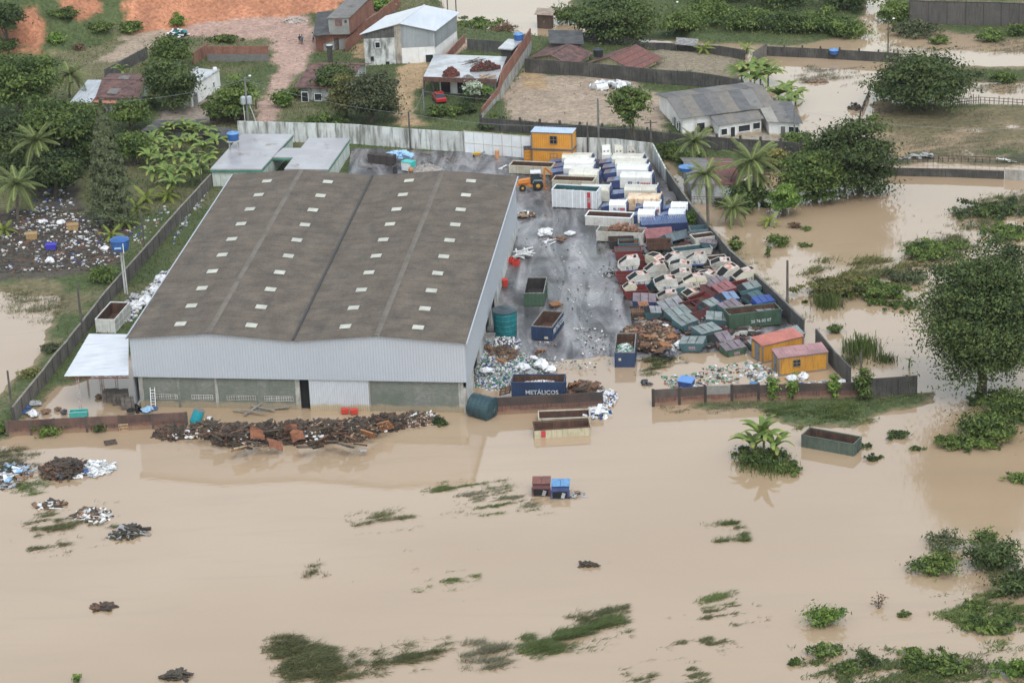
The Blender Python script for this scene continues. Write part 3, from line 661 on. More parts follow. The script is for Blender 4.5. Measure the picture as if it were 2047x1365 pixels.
wall('brick_wall', 'dark brick wall overgrown by four leafy vine columns', [(1518, 800), (1610, 797), (1736, 795)], 1.8, brick_dk, bay=3.6, th=0.2, upper=M('sooty_brown_course', (0.085, 0.06, 0.052), (0.05, 0.042, 0.04), s=0.4, rough=0.95), z0=0.0)
wall('brick_wall', 'black end wall stub of the yard beside the big flooded tree', [(1738, 795), (1833, 787)], 2.15, dark_wall, bay=3.0, th=0.2, z0=0.0)
wall('brick_wall', 'dark brick wall in front of the sunken blue scrap container', [(984, 829), (1095, 823), (1206, 817)], 2.0, brick_dk, bay=3.4, th=0.22, upper=M('soaked_render', (0.075, 0.052, 0.045), (0.045, 0.038, 0.036), s=0.4, rough=0.9), z0=0.0)
wall('brick_wall', 'low brick wall in front of the canopy and the heaped bags', [(16, 872), (110, 866), (240, 860), (374, 853)], 1.75, brick_dk, bay=3.0, th=0.2, post=M('brick_pier2', (0.10, 0.075, 0.065), (0.07, 0.055, 0.05), rough=0.9), pw=0.28, ph=0.03, upper=M('patched_upper', (0.14, 0.085, 0.07), (0.08, 0.055, 0.05), s=0.35, rough=0.95, rnd=0.3), z0=0.0)
wall('lot_wall', 'long black stained wall between the dirt lot and the tiled houses', [(1050, 152), (1175, 160), (1300, 172), (1480, 186)], 2.3, dark_wall, bay=3.5, th=0.2, z0=0.6)
wall('lot_wall', 'black wall with short pillars in front of the dirt lot and grey roofed house', [(962, 266), (1160, 279), (1340, 291), (1480, 300), (1602, 308)], 1.9, dark_wall, bay=3.3, th=0.18, post=dark_wall, pw=0.3, ph=0.5, z0=0.4)
wall('lot_wall', 'black wall with stubby pillars standing in flood beside the blue tank lid', [(1532, 112), (1640, 117), (1795, 126)], 1.6, dark_wall, bay=3.4, th=0.18, post=dark_wall, pw=0.25, ph=0.4, z0=0.0)
wall('lot_wall', 'short slanted grey wall end above the banana clump', [(1505, 130), (1532, 112)], 2.2, grey_wall, bay=3.0, th=0.18, z0=0.1)
wall('lot_wall', 'low dark wall along the far mud behind the tiled houses', [(1165, 92), (1330, 104), (1490, 114)], 1.6, dark_wall, bay=4.0, th=0.18, z0=0.5)
wall('canal_wall', 'low dark wall across the flood behind the round dark tree', [(1765, 351), (1900, 354), (2007, 358)], 1.15, dark_wall, bay=4.0, th=0.25, z0=0.0)
wall('sheet_fence', 'pale corrugated sheet gate at the end of the flooded canal wall', [(2008, 359), (2130, 366)], 1.45, M('pale_sheet', (0.36, 0.35, 0.33), (0.28, 0.27, 0.25), rough=0.7, streak=(0.22, 0.2, 0.17)), bay=2.4, th=0.08, z0=0.0, cat='fence')
wall('factory_wall', 'high grey panelled wall at the top corner of the view', [(1818, 48), (1930, 52), (2180, 60)], 3.9, M('factory_panel', (0.105, 0.095, 0.088), (0.085, 0.08, 0.075), s=0.4, rough=0.9, streak=(0.06, 0.055, 0.05), rnd=0.08), bay=3.1, th=0.2, post=M('factory_post', (0.06, 0.055, 0.05), rough=0.9), pw=0.2, z0=0.1, cope=M('factory_cope', (0.05, 0.045, 0.045), rough=0.9))
wall('enclosure_wall', 'red brick enclosure wall on grey footing below the earth slope', [(416, 127), (480, 127), (538, 127)], 2.6, M('grey_footing', (0.20, 0.195, 0.185), (0.15, 0.145, 0.14), rough=0.9, brick=(0.4, 0.2, 0.02, (0.12, 0.12, 0.11))), bay=2.8, th=0.18, upper=brickm, z0=1.0)
wall('enclosure_wall', 'dark slanting wall below the grassy slope behind the tin roof', [(211, 165), (296, 122)], 1.9, grey_dark, bay=3.0, th=0.18, z0=1.0)
wall('enclosure_wall', 'short red brick wall leading back from the enclosure corner', [(388, 134), (416, 116)], 2.0, brickm, bay=3.0, th=0.18, z0=1.0)
wall('property_wall', 'high bare brick wall rising beside the unfinished slab house', [(964, 238), (997, 203), (1005, 196), (1062, 112)], 2.0, conc, bay=3.0, th=0.2, upper=brickm, z0=0.7, hlist=[1.5, 1.9, 3.9, 4.0])
wall('property_wall', 'low brick wall climbing between the white shed and slab house', [(868, 160), (905, 118), (930, 92)], 1.4, brickm, bay=3.0, th=0.18, z0=0.8)
wall('property_wall', 'dark rear wall of the unfinished slab house court', [(935, 106), (1008, 111)], 1.9, grey_dark, bay=3.0, th=0.18, z0=0.9)
wall('property_wall', 'long brick wall stepping down beside the brick house', [(692, 110), (730, 76), (800, 22)], 2.1, brickm, bay=3.5, th=0.2, z0=1.0)
wall('plank_fence', 'dark plank fence along the lane below the bushy tree', [(420, 246), (492, 250)], 1.3, wood_dk, bay=0.9, th=0.08, z0=0.6, cat='fence')

def build_gate():
 A, B = G(930, 309, 0.45), G(1062, 320, 0.45); d = (B - A).normalized(); L = (B - A).length
 t = thing('sheet_gate', 'tall white sheet metal gate with two rows of panels behind the yard', 'gate', (A.x, A.y, 0.4), ang(A, B))
 m = M('white_gate_sheet', (0.70, 0.73, 0.75), (0.62, 0.65, 0.67), s=0.5, rough=0.6, streak=(0.48, 0.42, 0.34), sk=(2, 2, 0.4), slo=0.6, shi=0.75, fine=0.05, rnd=0.05)
 for r in range(2):
  for k in range(7):
   b = MB(); b.box(L * k / 7 + 0.03, L * (k + 1) / 7 - 0.03, -0.03, 0.03, 0.1 + r * 1.75, 1.78 + r * 1.75); b.build('panel', m, t)
 for z in (0.05, 1.815, 3.6):
  b = MB(); b.box(0, L, -0.055, 0.055, z - 0.035, z + 0.035); b.build('rail', M('rusty_rail', (0.42, 0.33, 0.22), (0.55, 0.5, 0.42), s=2, rough=0.8), t)
 for k in (0, 4, 7):
  b = MB(); b.box(L * k / 7 - 0.06, L * k / 7 + 0.06, -0.07, 0.07, -0.4, 3.7); b.build('post', M('gate_post', (0.5, 0.47, 0.42), rough=0.8), t)
build_gate()

# ------------------------------------------------------------------ houses
class Blk:
 def __init__(s, FL, FR, BR, z):
  s.a = G(*FL, z); s.b = G(*FR, z); s.c = G(*BR, z); s.z = z
 def p(s, u, v, z):
  q = s.a + (s.b - s.a) * u + (s.c - s.b) * v; return Vector((q.x, q.y, z))
 def W(s): return (s.b - s.a).length
 def D(s): return (s.c - s.b).length
def h_wall(t, k, z0, z1, mat, name='wall', gable=None, rise=0.0, inset=0.0, peak=0.5):
 b = MB(); i0, i1 = inset, 1 - inset
 pts = [(i0, i0), (i1, i0), (i1, i1), (i0, i1)]
 b.hexa([k.p(u, v, z0) for u, v in pts], [k.p(u, v, z1) for u, v in pts])
 if gable == 'v':
  for v0, v1 in ((i0, i0 + 0.02), (i1 - 0.02, i1)):
   b.add([k.p(i0, v0, z1), k.p(i1, v0, z1), k.p(peak, v0, z1 + rise), k.p(i0, v1, z1), k.p(i1, v1, z1), k.p(peak, v1, z1 + rise)], [(0, 1, 2), (5, 4, 3), (0, 2, 5, 3), (1, 4, 5, 2)])
 if gable == 'u':
  for u0, u1 in ((i0, i0 + 0.02), (i1 - 0.02, i1)):
   b.add([k.p(u0, i0, z1), k.p(u0, i1, z1), k.p(u0, peak, z1 + rise), k.p(u1, i0, z1), k.p(u1, i1, z1), k.p(u1, peak, z1 + rise)], [(0, 1, 2), (5, 4, 3), (0, 2, 5, 3), (1, 4, 5, 2)])
 return b.build(name, mat, t, world=True)
def h_roof(t, k, z, rise, mat, axis='v', ov=0.4, th=0.08, peak=0.5, sheets=1, name='roof'):
 ou, ovv = ov / k.W(), ov / k.D(); out = []
 mats = mat if isinstance(mat, list) else [mat]; n = 0
 if axis == 'v':
  spans = [(-ou, peak, z - rise * ou / peak, z + rise), (peak, 1 + ou, z + rise, z - rise * ou / (1 - peak))]
  for u0, u1, za, zb in spans:
   for j in range(sheets):
    v0 = -ovv + (1 + 2 * ovv) * j / sheets; v1 = -ovv + (1 + 2 * ovv) * (j + 1) / sheets; b = MB()
    l = 0.03 * (j % 2)
    b.slab([k.p(u0, v0, za + l + .06), k.p(u1, v0, zb + l + .06), k.p(u1, v1, zb + l + .06), k.p(u0, v1, za + l + .06)], th); out.append(b.build(name if sheets == 1 else 'roof_sheet', mats[n % len(mats)], t, world=True)); n += 1
  b = MB(); b.bar(k.p(peak, -ovv, z + rise + .07), k.p(peak, 1 + ovv, z + rise + .07), 0.25, 0.1); b.build('ridge', mats[0], t, world=True)
 elif axis == 'u':
  spans = [(-ovv, peak, z - rise * ovv / peak, z + rise), (peak, 1 + ovv, z + rise, z - rise * ovv / max(1 - peak, 0.05))]
  for v0, v1, za, zb in spans:
   if v1 - v0 < 0.06: continue
   for j in range(sheets):
    u0 = -ou + (1 + 2 * ou) * j / sheets; u1 = -ou + (1 + 2 * ou) * (j + 1) / sheets; b = MB(); l = 0.03 * (j % 2)
    b.slab([k.p(u0, v0, za + l + .06), k.p(u1, v0, za + l + .06), k.p(u1, v1, zb + l + .06), k.p(u0, v1, zb + l + .06)], th); out.append(b.build(name if sheets == 1 else 'roof_sheet', mats[n % len(mats)], t, world=True)); n += 1
  b = MB(); b.bar(k.p(-ou, peak, z + rise + .07), k.p(1 + ou, peak, z + rise + .07), 0.25, 0.1); b.build('ridge', mats[0], t, world=True)
 elif axis == 'shed':
  for j in range(sheets):
   u0 = -ou + (1 + 2 * ou) * j / sheets; u1 = -ou + (1 + 2 * ou) * (j + 1) / sheets; b = MB(); l = 0.03 * (j % 2)
   b.slab([k.p(u0, -ovv, z + l + .06), k.p(u1, -ovv, z + l + .06), k.p(u1, 1 + ovv, z + rise + l + .06), k.p(u0, 1 + ovv, z + rise + l + .06)], th); out.append(b.build(name if sheets == 1 else 'roof_sheet', mats[n % len(mats)], t, world=True)); n += 1
 elif axis == 'flat':
  b = MB(); b.slab([k.p(-ou, -ovv, z + 0.18), k.p(1 + ou, -ovv, z + 0.18), k.p(1 + ou, 1 + ovv, z + 0.18), k.p(-ou, 1 + ovv, z + 0.18)], 0.18); out.append(b.build('roof_slab', mats[0], t, world=True))
 return out
def h_open(t, k, face, s0, s1, z0, z1, kind='window', pane=None, frame=None):
 """opening with a frame standing proud and a pane set in it"""
 if face == 'f': f = lambda s, z, o: k.p(s, 0, z) - (k.c - k.b).normalized() * o
 elif face == 'r': f = lambda s, z, o: k.p(1, s, z) + (k.b - k.a).normalized() * o
 else: f = lambda s, z, o: k.p(0, s, z) - (k.b - k.a).normalized() * o
 q = lambda o: [f(s0, z0, o), f(s1, z0, o), f(s1, z1, o), f(s0, z1, o)]
 b = MB(); b.hexa(q(-0.1), q(0.03)); w = b.build(kind, pane or glassm, t, world=True)
 b = MB(); c = q(0.05)
 for i in range(4): b.bar(c[i], c[(i + 1) % 4], 0.09)
 b.build('frame', frame or frame_w, w, world=True, pm=mtx(t)); return w
def house(name, label, k, cat='house'):
 p = k.p(0, 0, 0); return thing(name, label, cat, (p.x, p.y, max(hz(p.x, p.y), 0)), ang(k.a, k.b))

def build_houses():
 # flat roofed office behind the warehouse
 t = thing('office_building', 'flat roofed office with wet slabs and green trim behind the warehouse', 'building', tuple(GT(425, 372)), ang(G(420, 338), G(523, 338)))
 def slabp(px, z, ins=0.35, wall_m=office_w, zt=0.22):
  P = [G(x, y, z) for x, y in px]; c = sum(P, Vector()) / len(P)
  b = MB(); b.poly([(p.x, p.y) for p in P], z - zt, z); b.build('roof_slab', slabm, t, world=True)
  b = MB(); b.poly([((p.x * (1 - .006) + c.x * .006), (p.y * (1 - .006) + c.y * .006)) for p in P], z - zt - 0.28, z - zt - 0.003); b.build('fascia', green_tr, t, world=True)
  if wall_m:
   Q = [p + (c - p).normalized() * ins for p in P]
   b = MB(); b.poly([(p.x, p.y) for p in Q], -0.2, z - zt - 0.285); return b.build('wall', wall_m, t, world=True)
 slabp([(420, 338), (523, 338), (587, 268), (483, 268)], 3.2)
 slabp([(543.5, 314), (595, 315), (609, 296), (566, 296)], 3.1, wall_m=None)
 slabp([(568, 338), (656, 339), (700, 276), (617, 276)], 3.2)
 k = Blk((568, 338), (656, 339), (700, 276), 3.2)
 for s in (0.12, 0.34, 0.55, 0.78): h_open(t, k, 'r', s, s + 0.07, 1.6, 2.3, pane=glassm, frame=M('office_frame', (0.3, 0.36, 0.33), rough=0.7)).location.x += -0.3
 # red tiled home with tin lean-to at far left
 k = Blk((195, 194), (276, 196), (300, 150), 3.4); t = house('tiled_house', 'house with dark tiled roof, pale roof patch and fresh orange porch tiles', k)
 h_wall(t, k, 0.3, 3.35, white_grimy, gable='u', rise=0.9, inset=0.02); h_roof(t, k, 3.4, 0.9, tile_dk, 'u', 0.3)
 kp = Blk((180, 204), (262, 210), (278, 197), 2.7); h_roof(t, kp, 2.7, 0.5, tile_or, 'shed', 0.1, name='porch_roof')
 for s in (0.05, 0.5, 0.95):
  b = MB(); b.bar(kp.p(s, 0.05, 0.3), kp.p(s, 0.05, 2.7), 0.14); b.build('porch_post', conc_pale, t, world=True)
 b = MB(); km = Blk((212, 185), (233, 186), (262, 157), 3.9); b.slab([km.p(0, 0, 3.72), km.p(1, 0, 3.72), km.p(1, 1, 4.35), km.p(0, 1, 4.35)], 0.05); b.build('roof_patch', roof_gr, t, world=True)
 k = Blk((141, 205), (181, 206), (216, 168), 3.0); t = house('tin_lean_to', 'pale corrugated tin lean-to beside the dark tiled house', k, 'shed')
 h_roof(t, k, 3.0, 0.5, M('pale_tin', (0.48, 0.51, 0.545), (0.40, 0.43, 0.455), rough=0.5, streak=(0.34, 0.36, 0.38), sk=(2, 0.2, 1)), 'shed', 0.1, sheets=3); h_wall(t, k, 0.3, 2.9, conc, inset=0.06)
 # white flat building behind the dark tree
 k = Blk((338, 170), (381, 175), (438, 139), 4.2); t = house('flat_building', 'low white flat roofed building behind the dark round tree', k, 'building')
 h_wall(t, k, 0.3, 4.0, white_clean); h_roof(t, k, 3.9, 0, slab_wet, 'flat', -0.2)
 for s0 in (0, 1):
  b = MB(); b.bar(k.p(s0, 0, 4.12), k.p(s0, 1, 4.12), 0.2, 0.25); b.build('parapet', white_grimy, t, world=True)
 h_open(t, k, 'r', 0.74, 0.80, 1.9, 2.8); h_open(t, k, 'r', 0.03, 0.2, 0.6, 2.9, 'door', pane=M('grey_shutter', (0.2, 0.19, 0.185), rough=0.7))
 b = MB(); c = k.p(0.9, 0.93, 4.1); b.lathe([(0.35, 0), (0.38, 0.3), (0.3, 0.6)], 10, c); b.build('water_box', frame_w, t, world=True)
 # brick house at the top
 k = Blk((630, 71), (691, 66), (757, 26), 4.2); t = house('brick_house', 'two storey bare brick house with grey roofs and red window', k)
 h_wall(t, k, 0.5, 4.2, [brickm][0]);
 k2 = Blk((656, 37), (697, 36), (746, -6), 7.0); h_wall(t, k2, 4.2, 7.0, brickm, gable=None); h_roof(t, k2, 7.0, 0.5, roof_gr, 'shed', 0.25, sheets=2)
 b = MB(); f = -(k2.c - k2.b).normalized() * 0.03; b.hexa([k2.p(0, 0, 4.2) + f, k2.p(1, 0, 4.2) + f, k2.p(1, 0, 4.2) , k2.p(0, 0, 4.2)], [k2.p(0, 0, 6.95) + f, k2.p(1, 0, 6.95) + f, k2.p(1, 0, 6.95), k2.p(0, 0, 6.95)]); b.build('rendered_front', M('grey_render', (0.27, 0.275, 0.26), (0.22, 0.225, 0.21), s=0.6, rough=0.9), t, world=True)
 h_open(t, k2, 'f', 0.34, 0.65, 5.7, 6.7, pane=M('red_shutter', (0.36, 0.07, 0.085), (0.28, 0.06, 0.07), rough=0.7), frame=M('red_frame', (0.32, 0.08, 0.09), rough=0.7)); h_open(t, k2, 'f', 0.80, 0.89, 6.2, 6.6, frame=frame_d)
 k3 = Blk((628, 72), (656, 70), (664, 34), 4.5); h_roof(t, k3, 4.5, 0.9, roof_dk, 'shed', 0.2, sheets=2)
 k4 = Blk((627, 73), (691, 68), (694, 64), 3.9); h_roof(t, k4, 3.9, 0.2, M('pale_porch_sheet', (0.35, 0.33, 0.27), (0.22, 0.21, 0.19), s=0.8, rough=0.8), 'shed', 0.3)
 h_open(t, k, 'f', 0.62, 0.75, 1.0, 3.4, 'door', pane=M('brown_door', (0.10, 0.07, 0.06), rough=0.7), frame=wood_dk)
 b = MB(); f = -(k.c - k.b).normalized() * 0.03; b.hexa([k.p(0.25, 0, .8) + f, k.p(.97, 0, .8) + f, k.p(.97, 0, .8), k.p(.25, 0, .8)], [k.p(.25, 0, 2.6) + f, k.p(.97, 0, 3.3) + f, k.p(.97, 0, 3.3), k.p(.25, 0, 2.6)]); b.build('rendered_patch', M('grey_render', (0.3,) * 3), t, world=True)
 # white gabled shed
 k = Blk((724, 68), (868, 61), (914, 26), 6.6); t = house('metal_shed', 'big white shed with bright zinc gable roof beside the brick house', k, 'building')
 h_wall(t, k, 0.5, 6.5, white_clean, gable='v', rise=1.45, peak=0.53, inset=0.012); h_roof(t, k, 6.6, 1.45, zinc, 'v', 0.35, peak=0.53, sheets=1)
 def face(u0, u1, z0, z1a, z1b, mat, name, o=0.04, side='f'):
  b = MB()
  if side == 'f': n = -(k.c - k.b).normalized(); g = lambda s, z, d: k.p(s, 0.012, z) + n * d
  else: n = (k.b - k.a).normalized(); g = lambda s, z, d: k.p(0.988, s, z) + n * d
  b.hexa([g(u0, z0, 0), g(u1, z0, 0), g(u1, z0, o), g(u0, z0, o)], [g(u0, z1a, 0), g(u1, z1b, 0), g(u1, z1b, o), g(u0, z1a, o)]); b.build(name, mat, t, world=True)
 face(0.53, 0.985, 3.9, 7.9, 6.6, zinc_dl, 'gable_cladding'); face(0.012, 0.99, 3.6, 6.45, 6.45, zinc_dl, 'side_cladding', side='r')
 face(0.014, 0.44, 0.5, 5.7, 5.7, white_grimy, 'grimy_front'); face(0.014, 0.44, 5.7, 6.6, 7.6, grey_dark, 'gable_infill', 0.05)
 face(0.44, 0.53, 0.5, 7.6, 7.9, M('stained_strip', (0.4, 0.36, 0.3), (0.25, 0.22, 0.19), s=0.5, rough=0.9, streak=(0.15, 0.13, 0.11)), 'stained_pilaster', 0.06)
 h_open(t, k, 'f', 0.17, 0.24, 4.1, 5.1, frame=frame_w); h_open(t, k, 'f', 0.10, 0.14, 2.0, 2.7, frame=frame_d); h_open(t, k, 'f', 0.30, 0.36, 1.0, 1.8, frame=conc_pale); h_open(t, k, 'f', 0.86, 0.97, 1.1, 2.6, 'door', frame=frame_w)
 # tiled house behind trees
 k = Blk((594, 174), (690, 176), (738, 128), 3.4); t = house('tiled_house', 'dark tiled house half hidden behind the grey green trees', k)
 h_wall(t, k, 0.4, 3.3, white_grimy, gable='u', rise=1.3, inset=0.05, peak=0.6); h_roof(t, k, 3.4, 1.3, [tile_dk, tile_rd], 'u', 0.35, peak=0.6, sheets=3)
 h_open(t, k, 'f', 0.08, 0.22, 1.0, 2.6, frame=frame_w); h_open(t, k, 'f', 0.35, 0.5, 1.2, 2.4, frame=frame_w)
 # unfinished slab house
 k = Blk((846, 157), (993, 162), (1012, 114), 4.1); t = house('slab_house', 'unfinished house with bare flat slab roof and brick parapet', k)
 h_roof(t, k, 3.95, 0, slab_wet, 'flat', 0.1); b = MB(); b.bar(k.p(0, 0, 4.0), k.p(1, 0, 4.0), 0.25, 0.7); b.build('parapet', brick_dk, t, world=True)
 kk = Blk((875, 150), (993, 155), (1012, 114), 4.1); h_wall(t, kk, 0.5, 3.9, white_clean, inset=0.02)
 for s in (0.005, 0.13):
  b = MB(); b.bar(k.p(s, 0.03, 0.2), k.p(s, 0.03, 3.7), 0.28); b.build('pillar', dark_wall, t, world=True)
 for s in (0.0, 0.28, 0.55): h_open(t, kk, 'f', s + 0.05, s + 0.2, 1.3, 3.2, frame=frame_d)
 # tiled pair and grey shed behind dirt lot
 k = Blk((1064, 115), (1143, 131), (1180, 107), 2.2); t = house('tiled_house', 'small cream house with dark tiled gable behind the lot wall', k)
 h_wall(t, k, -0.2, 2.1, yellow_w, gable='v', rise=1.1, inset=0.03); h_roof(t, k, 2.2, 1.1, tile_dk, 'v', 0.45)
 k = Blk((1172, 128), (1268, 139), (1317, 116), 2.2); t = house('tiled_house', 'pale yellow house with broad red brown tiled gable behind the lot wall', k)
 h_wall(t, k, -0.2, 2.1, yellow_w, gable='v', rise=1.6, inset=0.04); h_roof(t, k, 2.2, 1.6, [tile_dk, tile_rd], 'v', 0.5); h_open(t, k, 'r', 0.1, 0.4, 0.9, 1.9, frame=frame_w)
 k = Blk((1100, 87), (1165, 89), (1162, 68), 3.3); t = house('sheet_shed', 'black sheet roofed shed behind the cream tiled house', k, 'shed')
 h_wall(t, k, 0.3, 3.2, grey_dark, inset=0.04); h_roof(t, k, 3.3, 0.4, roof_dk, 'shed', 0.2, sheets=2)
 # long white house with patched grey sheet roof
 k = Blk((1362, 236), (1548, 212), (1495, 166), 3.3); t = house('sheet_roofed_house', 'long white house with patchy grey sheet roof on the flood edge', k)
 h_wall(t, k, -0.2, 3.2, white_clean, gable='u', rise=1.2, inset=0.015); h_roof(t, k, 3.3, 1.2, [roof_gr, M('brown_sheet', (0.20, 0.18, 0.155), (0.15, 0.14, 0.125), rough=0.9), M('dark_sheet', (0.105, 0.105, 0.108), (0.14, 0.138, 0.135), rough=0.9)], 'u', 0.35, sheets=8)
 h_open(t, k, 'l', 0.1, 0.18, 1.0, 2.2, frame=white_clean); h_open(t, k, 'l', 0.3, 0.36, 1.0, 2.2, frame=white_clean); h_open(t, k, 'f', 0.16, 0.25, 0.3, 2.2, 'door', frame=white_clean)
 k2 = Blk((1436, 251), (1524, 238), (1500, 214), 2.7); h_wall(t, k2, -0.2, 2.6, white_clean, 'annex_wall', inset=0.02); h_roof(t, k2, 2.7, 0.6, [roof_gr, M('brown_sheet', (0.2,) * 3)], 'shed', 0.25, sheets=4)
 for s0, s1, a, c in ((0.06, 0.2, 1.1, 2.1), (0.27, 0.38, 0.1, 2.2), (0.45, 0.72, 1.2, 2.2), (0.78, 0.95, 1.3, 2.3)): h_open(t, k2, 'f', s0, s1, a, c, frame=white_clean)
 k = Blk((1537, 243), (1600, 246), (1578, 214), 2.8); t = house('sheet_roofed_house', 'small white annex with patched pale sheet roof at the water', k, 'house')
 h_wall(t, k, -0.2, 2.7, white_clean, inset=0.02); h_roof(t, k, 2.8, 0.7, [M('pale_sheet2', (0.32, 0.30, 0.265), (0.24, 0.225, 0.2), rough=0.9), roof_gr, M('dark_sheet', (0.1,) * 3)], 'shed', 0.35, sheets=3)
 h_open(t, k, 'f', 0.36, 0.53, 0.1, 2.2, 'door', pane=M('grey_door', (0.13, 0.12, 0.12), rough=0.7), frame=white_clean); h_open(t, k, 'f', 0.62, 0.95, 1.2, 2.2, frame=white_clean)
 # house under the coconut palms
 k = Blk((1380, 367), (1478, 369), (1458, 318), 3.0); t = house('palm_house', 'white house with half grey half red roof under coconut palms', k)
 h_wall(t, k, -0.3, 2.9, white_grimy, gable='u', rise=0.9, inset=0.03, peak=0.6); h_roof(t, k, 3.0, 0.9, [roof_gr, tile_rd], 'u', 0.25, peak=0.6, sheets=2)
 b = MB();
 for z in (0.9, 1.25): b.bar(k.p(0.02, -0.03, z), k.p(0.9, -0.03, z), 0.06)
 for q in range(16): b.bar(k.p(0.02 + 0.88 * q / 15, -0.03, 0.9), k.p(0.02 + 0.88 * q / 15, -0.03, 1.25), 0.06)
 b.build('railing', frame_d, t, world=True)
 # hut in the far flood
 k = Blk((1072, 29), (1102, 31), (1107, 24), 2.5); t = house('flooded_hut', 'tiny dark plank hut standing in the far flood', k, 'hut')
 h_wall(t, k, -0.4, 2.4, M('plank_brown', (0.10, 0.065, 0.05), (0.07, 0.05, 0.042), rough=0.9), inset=0.03); h_roof(t, k, 2.5, 0.4, M('straw_tile', (0.33, 0.27, 0.21), (0.24, 0.18, 0.14), rough=0.9), 'shed', 0.3)
 # low black roofs over the banana grove
 for lab, q in (('low black sheet roof above the banana grove', ((285, 262), (380, 260), (408, 244), 2.9)), ('low black shed roof beside the raised blue tank', ((400, 270), (455, 275), (461, 262), 2.6))):
  k = Blk(*q[:3], q[3]); t = house('sheet_shed', lab, k, 'shed'); h_wall(t, k, 0.3, q[3] - .1, grey_dark, inset=0.05); h_roof(t, k, q[3], 0.3, roof_dk, 'shed', 0.2, sheets=2)
 k = Blk((1000, 97), (1022, 99), (1040, 82), 5.2); t = house('roof_room', 'small dark slab room with blue water tank behind the slab house', k, 'building')
 h_wall(t, k, 0.5, 5.1, dark_wall, inset=0.04); h_roof(t, k, 5.1, 0, slab_wet, 'flat', 0.3)
 k = Blk((1204, 88), (1234, 91), (1240, 82), 2.2);
 k = Blk((1352, 89), (1392, 92), (1394, 83), 2.3); t = house('pole_shelter', 'open pole shelter with littered sheet roof behind the tiled houses', k, 'shelter')
 h_roof(t, k, 2.3, 0.3, M('littered_sheet', (0.3, 0.29, 0.28), (0.1, 0.095, 0.09), s=2.5, rough=0.8), 'shed', 0.2)
 for u, v in ((0, 0), (1, 0), (0, 1), (1, 1)):
  b = MB(); b.bar(k.p(u, v, 0), k.p(u, v, 2.4), 0.12); b.build('pole', wood_dk, t, world=True)
build_houses()
# ------------------------------------------------------------------ yard: lettering
_tx = {}
def text_mesh(body, mat, size=1.0, bold=0.0):
 key = (body, mat.name, size)
 if key in _tx: return _tx[key]
 cu = bpy.data.curves.new('lettering', 'FONT'); cu.body = body; cu.size = size; cu.extrude = 0.008; cu.offset = bold; cu.align_x = 'CENTER'; cu.align_y = 'CENTER'; cu.resolution_u = 2
 o = bpy.data.objects.new('lettering_source', cu); COL.objects.link(o)
 dg = bpy.context.evaluated_depsgraph_get(); me = bpy.data.meshes.new_from_object(o.evaluated_get(dg))
 bpy.data.objects.remove(o); me.materials.clear(); me.materials.append(mat); me.name = 'lettering'
 _tx[key] = me; return me
def letter(parent, body, mat, x, y, z, size, face='f', name='lettering', bold=0.02, sx=1.0):
 o = link_mesh(name, text_mesh(body, mat, size, bold * size), parent, (x, y, z), (math.pi / 2, 0, 0) if face == 'f' else (math.pi / 2, 0, math.pi / 2))
 o.scale = (sx, 1, 1); return o
txt_w = M('white_lettering', (0.56, 0.58, 0.58), (0.36, 0.37, 0.38), s=3, rough=0.7); txt_b = M('blue_lettering', (0.03, 0.055, 0.20), rough=0.6, fine=0.1); txt_r = M('red_lettering', (0.42, 0.05, 0.06), rough=0.6, fine=0.15); txt_k = M('dark_lettering', (0.03, 0.035, 0.05), rough=0.7)

# paints
def paint(name, c, rust=0.0, dirt=None, rough=0.5, rnd=0.16):
 d = dirt or tuple(x * 0.55 for x in c)
 return M(name, c, d, s=0.9, lo=0.45, hi=0.75, rough=rough, streak=(0.20, 0.095, 0.05) if rust else d, sk=(2.2, 2.2, 0.5), slo=0.72 - rust * 0.2, shi=0.85 - rust * 0.12, fine=0.12, rnd=rnd, spec=0.4)
rustm = M('rust', (0.095, 0.05, 0.036), (0.055, 0.036, 0.03), s=1.2, rough=0.9, streak=(0.13, 0.07, 0.045), fine=0.3)
rust_o = M('orange_rust', (0.26, 0.115, 0.055), (0.17, 0.08, 0.045), s=1.5, rough=0.9, fine=0.3)
P_white = paint('white_bin_paint', (0.52, 0.515, 0.48), 0.65, (0.30, 0.27, 0.22)); P_white2 = paint('old_white_bin_paint', (0.47, 0.46, 0.42), 0.8, (0.28, 0.25, 0.21)); P_cream = paint('cream_bin_paint', (0.48, 0.455, 0.37), 0.7, (0.36, 0.30, 0.2))
P_comp = paint('compactor_white', (0.70, 0.70, 0.665), 0.2, (0.50, 0.485, 0.43)); P_comp2 = paint('compactor_cream', (0.60, 0.585, 0.51), 0.35, (0.42, 0.40, 0.34)); P_comp3 = paint('compactor_fresh_white', (0.78, 0.79, 0.79), 0.0, (0.70, 0.71, 0.71)); P_rusty = paint('compactor_rusty_white', (0.62, 0.50, 0.36), 1.0, (0.48, 0.25, 0.13))
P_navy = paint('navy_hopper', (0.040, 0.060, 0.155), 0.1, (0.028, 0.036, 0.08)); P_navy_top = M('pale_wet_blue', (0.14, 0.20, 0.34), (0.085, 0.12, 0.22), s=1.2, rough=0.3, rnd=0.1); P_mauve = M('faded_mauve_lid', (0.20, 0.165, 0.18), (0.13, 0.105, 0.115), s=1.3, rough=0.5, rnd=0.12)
P_blue = paint('blue_container', (0.024, 0.046, 0.105), 0.15, (0.02, 0.03, 0.06)); P_green = paint('green_container', (0.055, 0.10, 0.065), 0.2, (0.035, 0.055, 0.04)); P_teal = paint('teal_skip', (0.060, 0.120, 0.130), 0.2, (0.038, 0.07, 0.078)); P_tealL = M('pale_teal_lid', (0.215, 0.25, 0.24), (0.135, 0.16, 0.155), s=1.2, rough=0.4, rnd=0.15, fine=0.2)
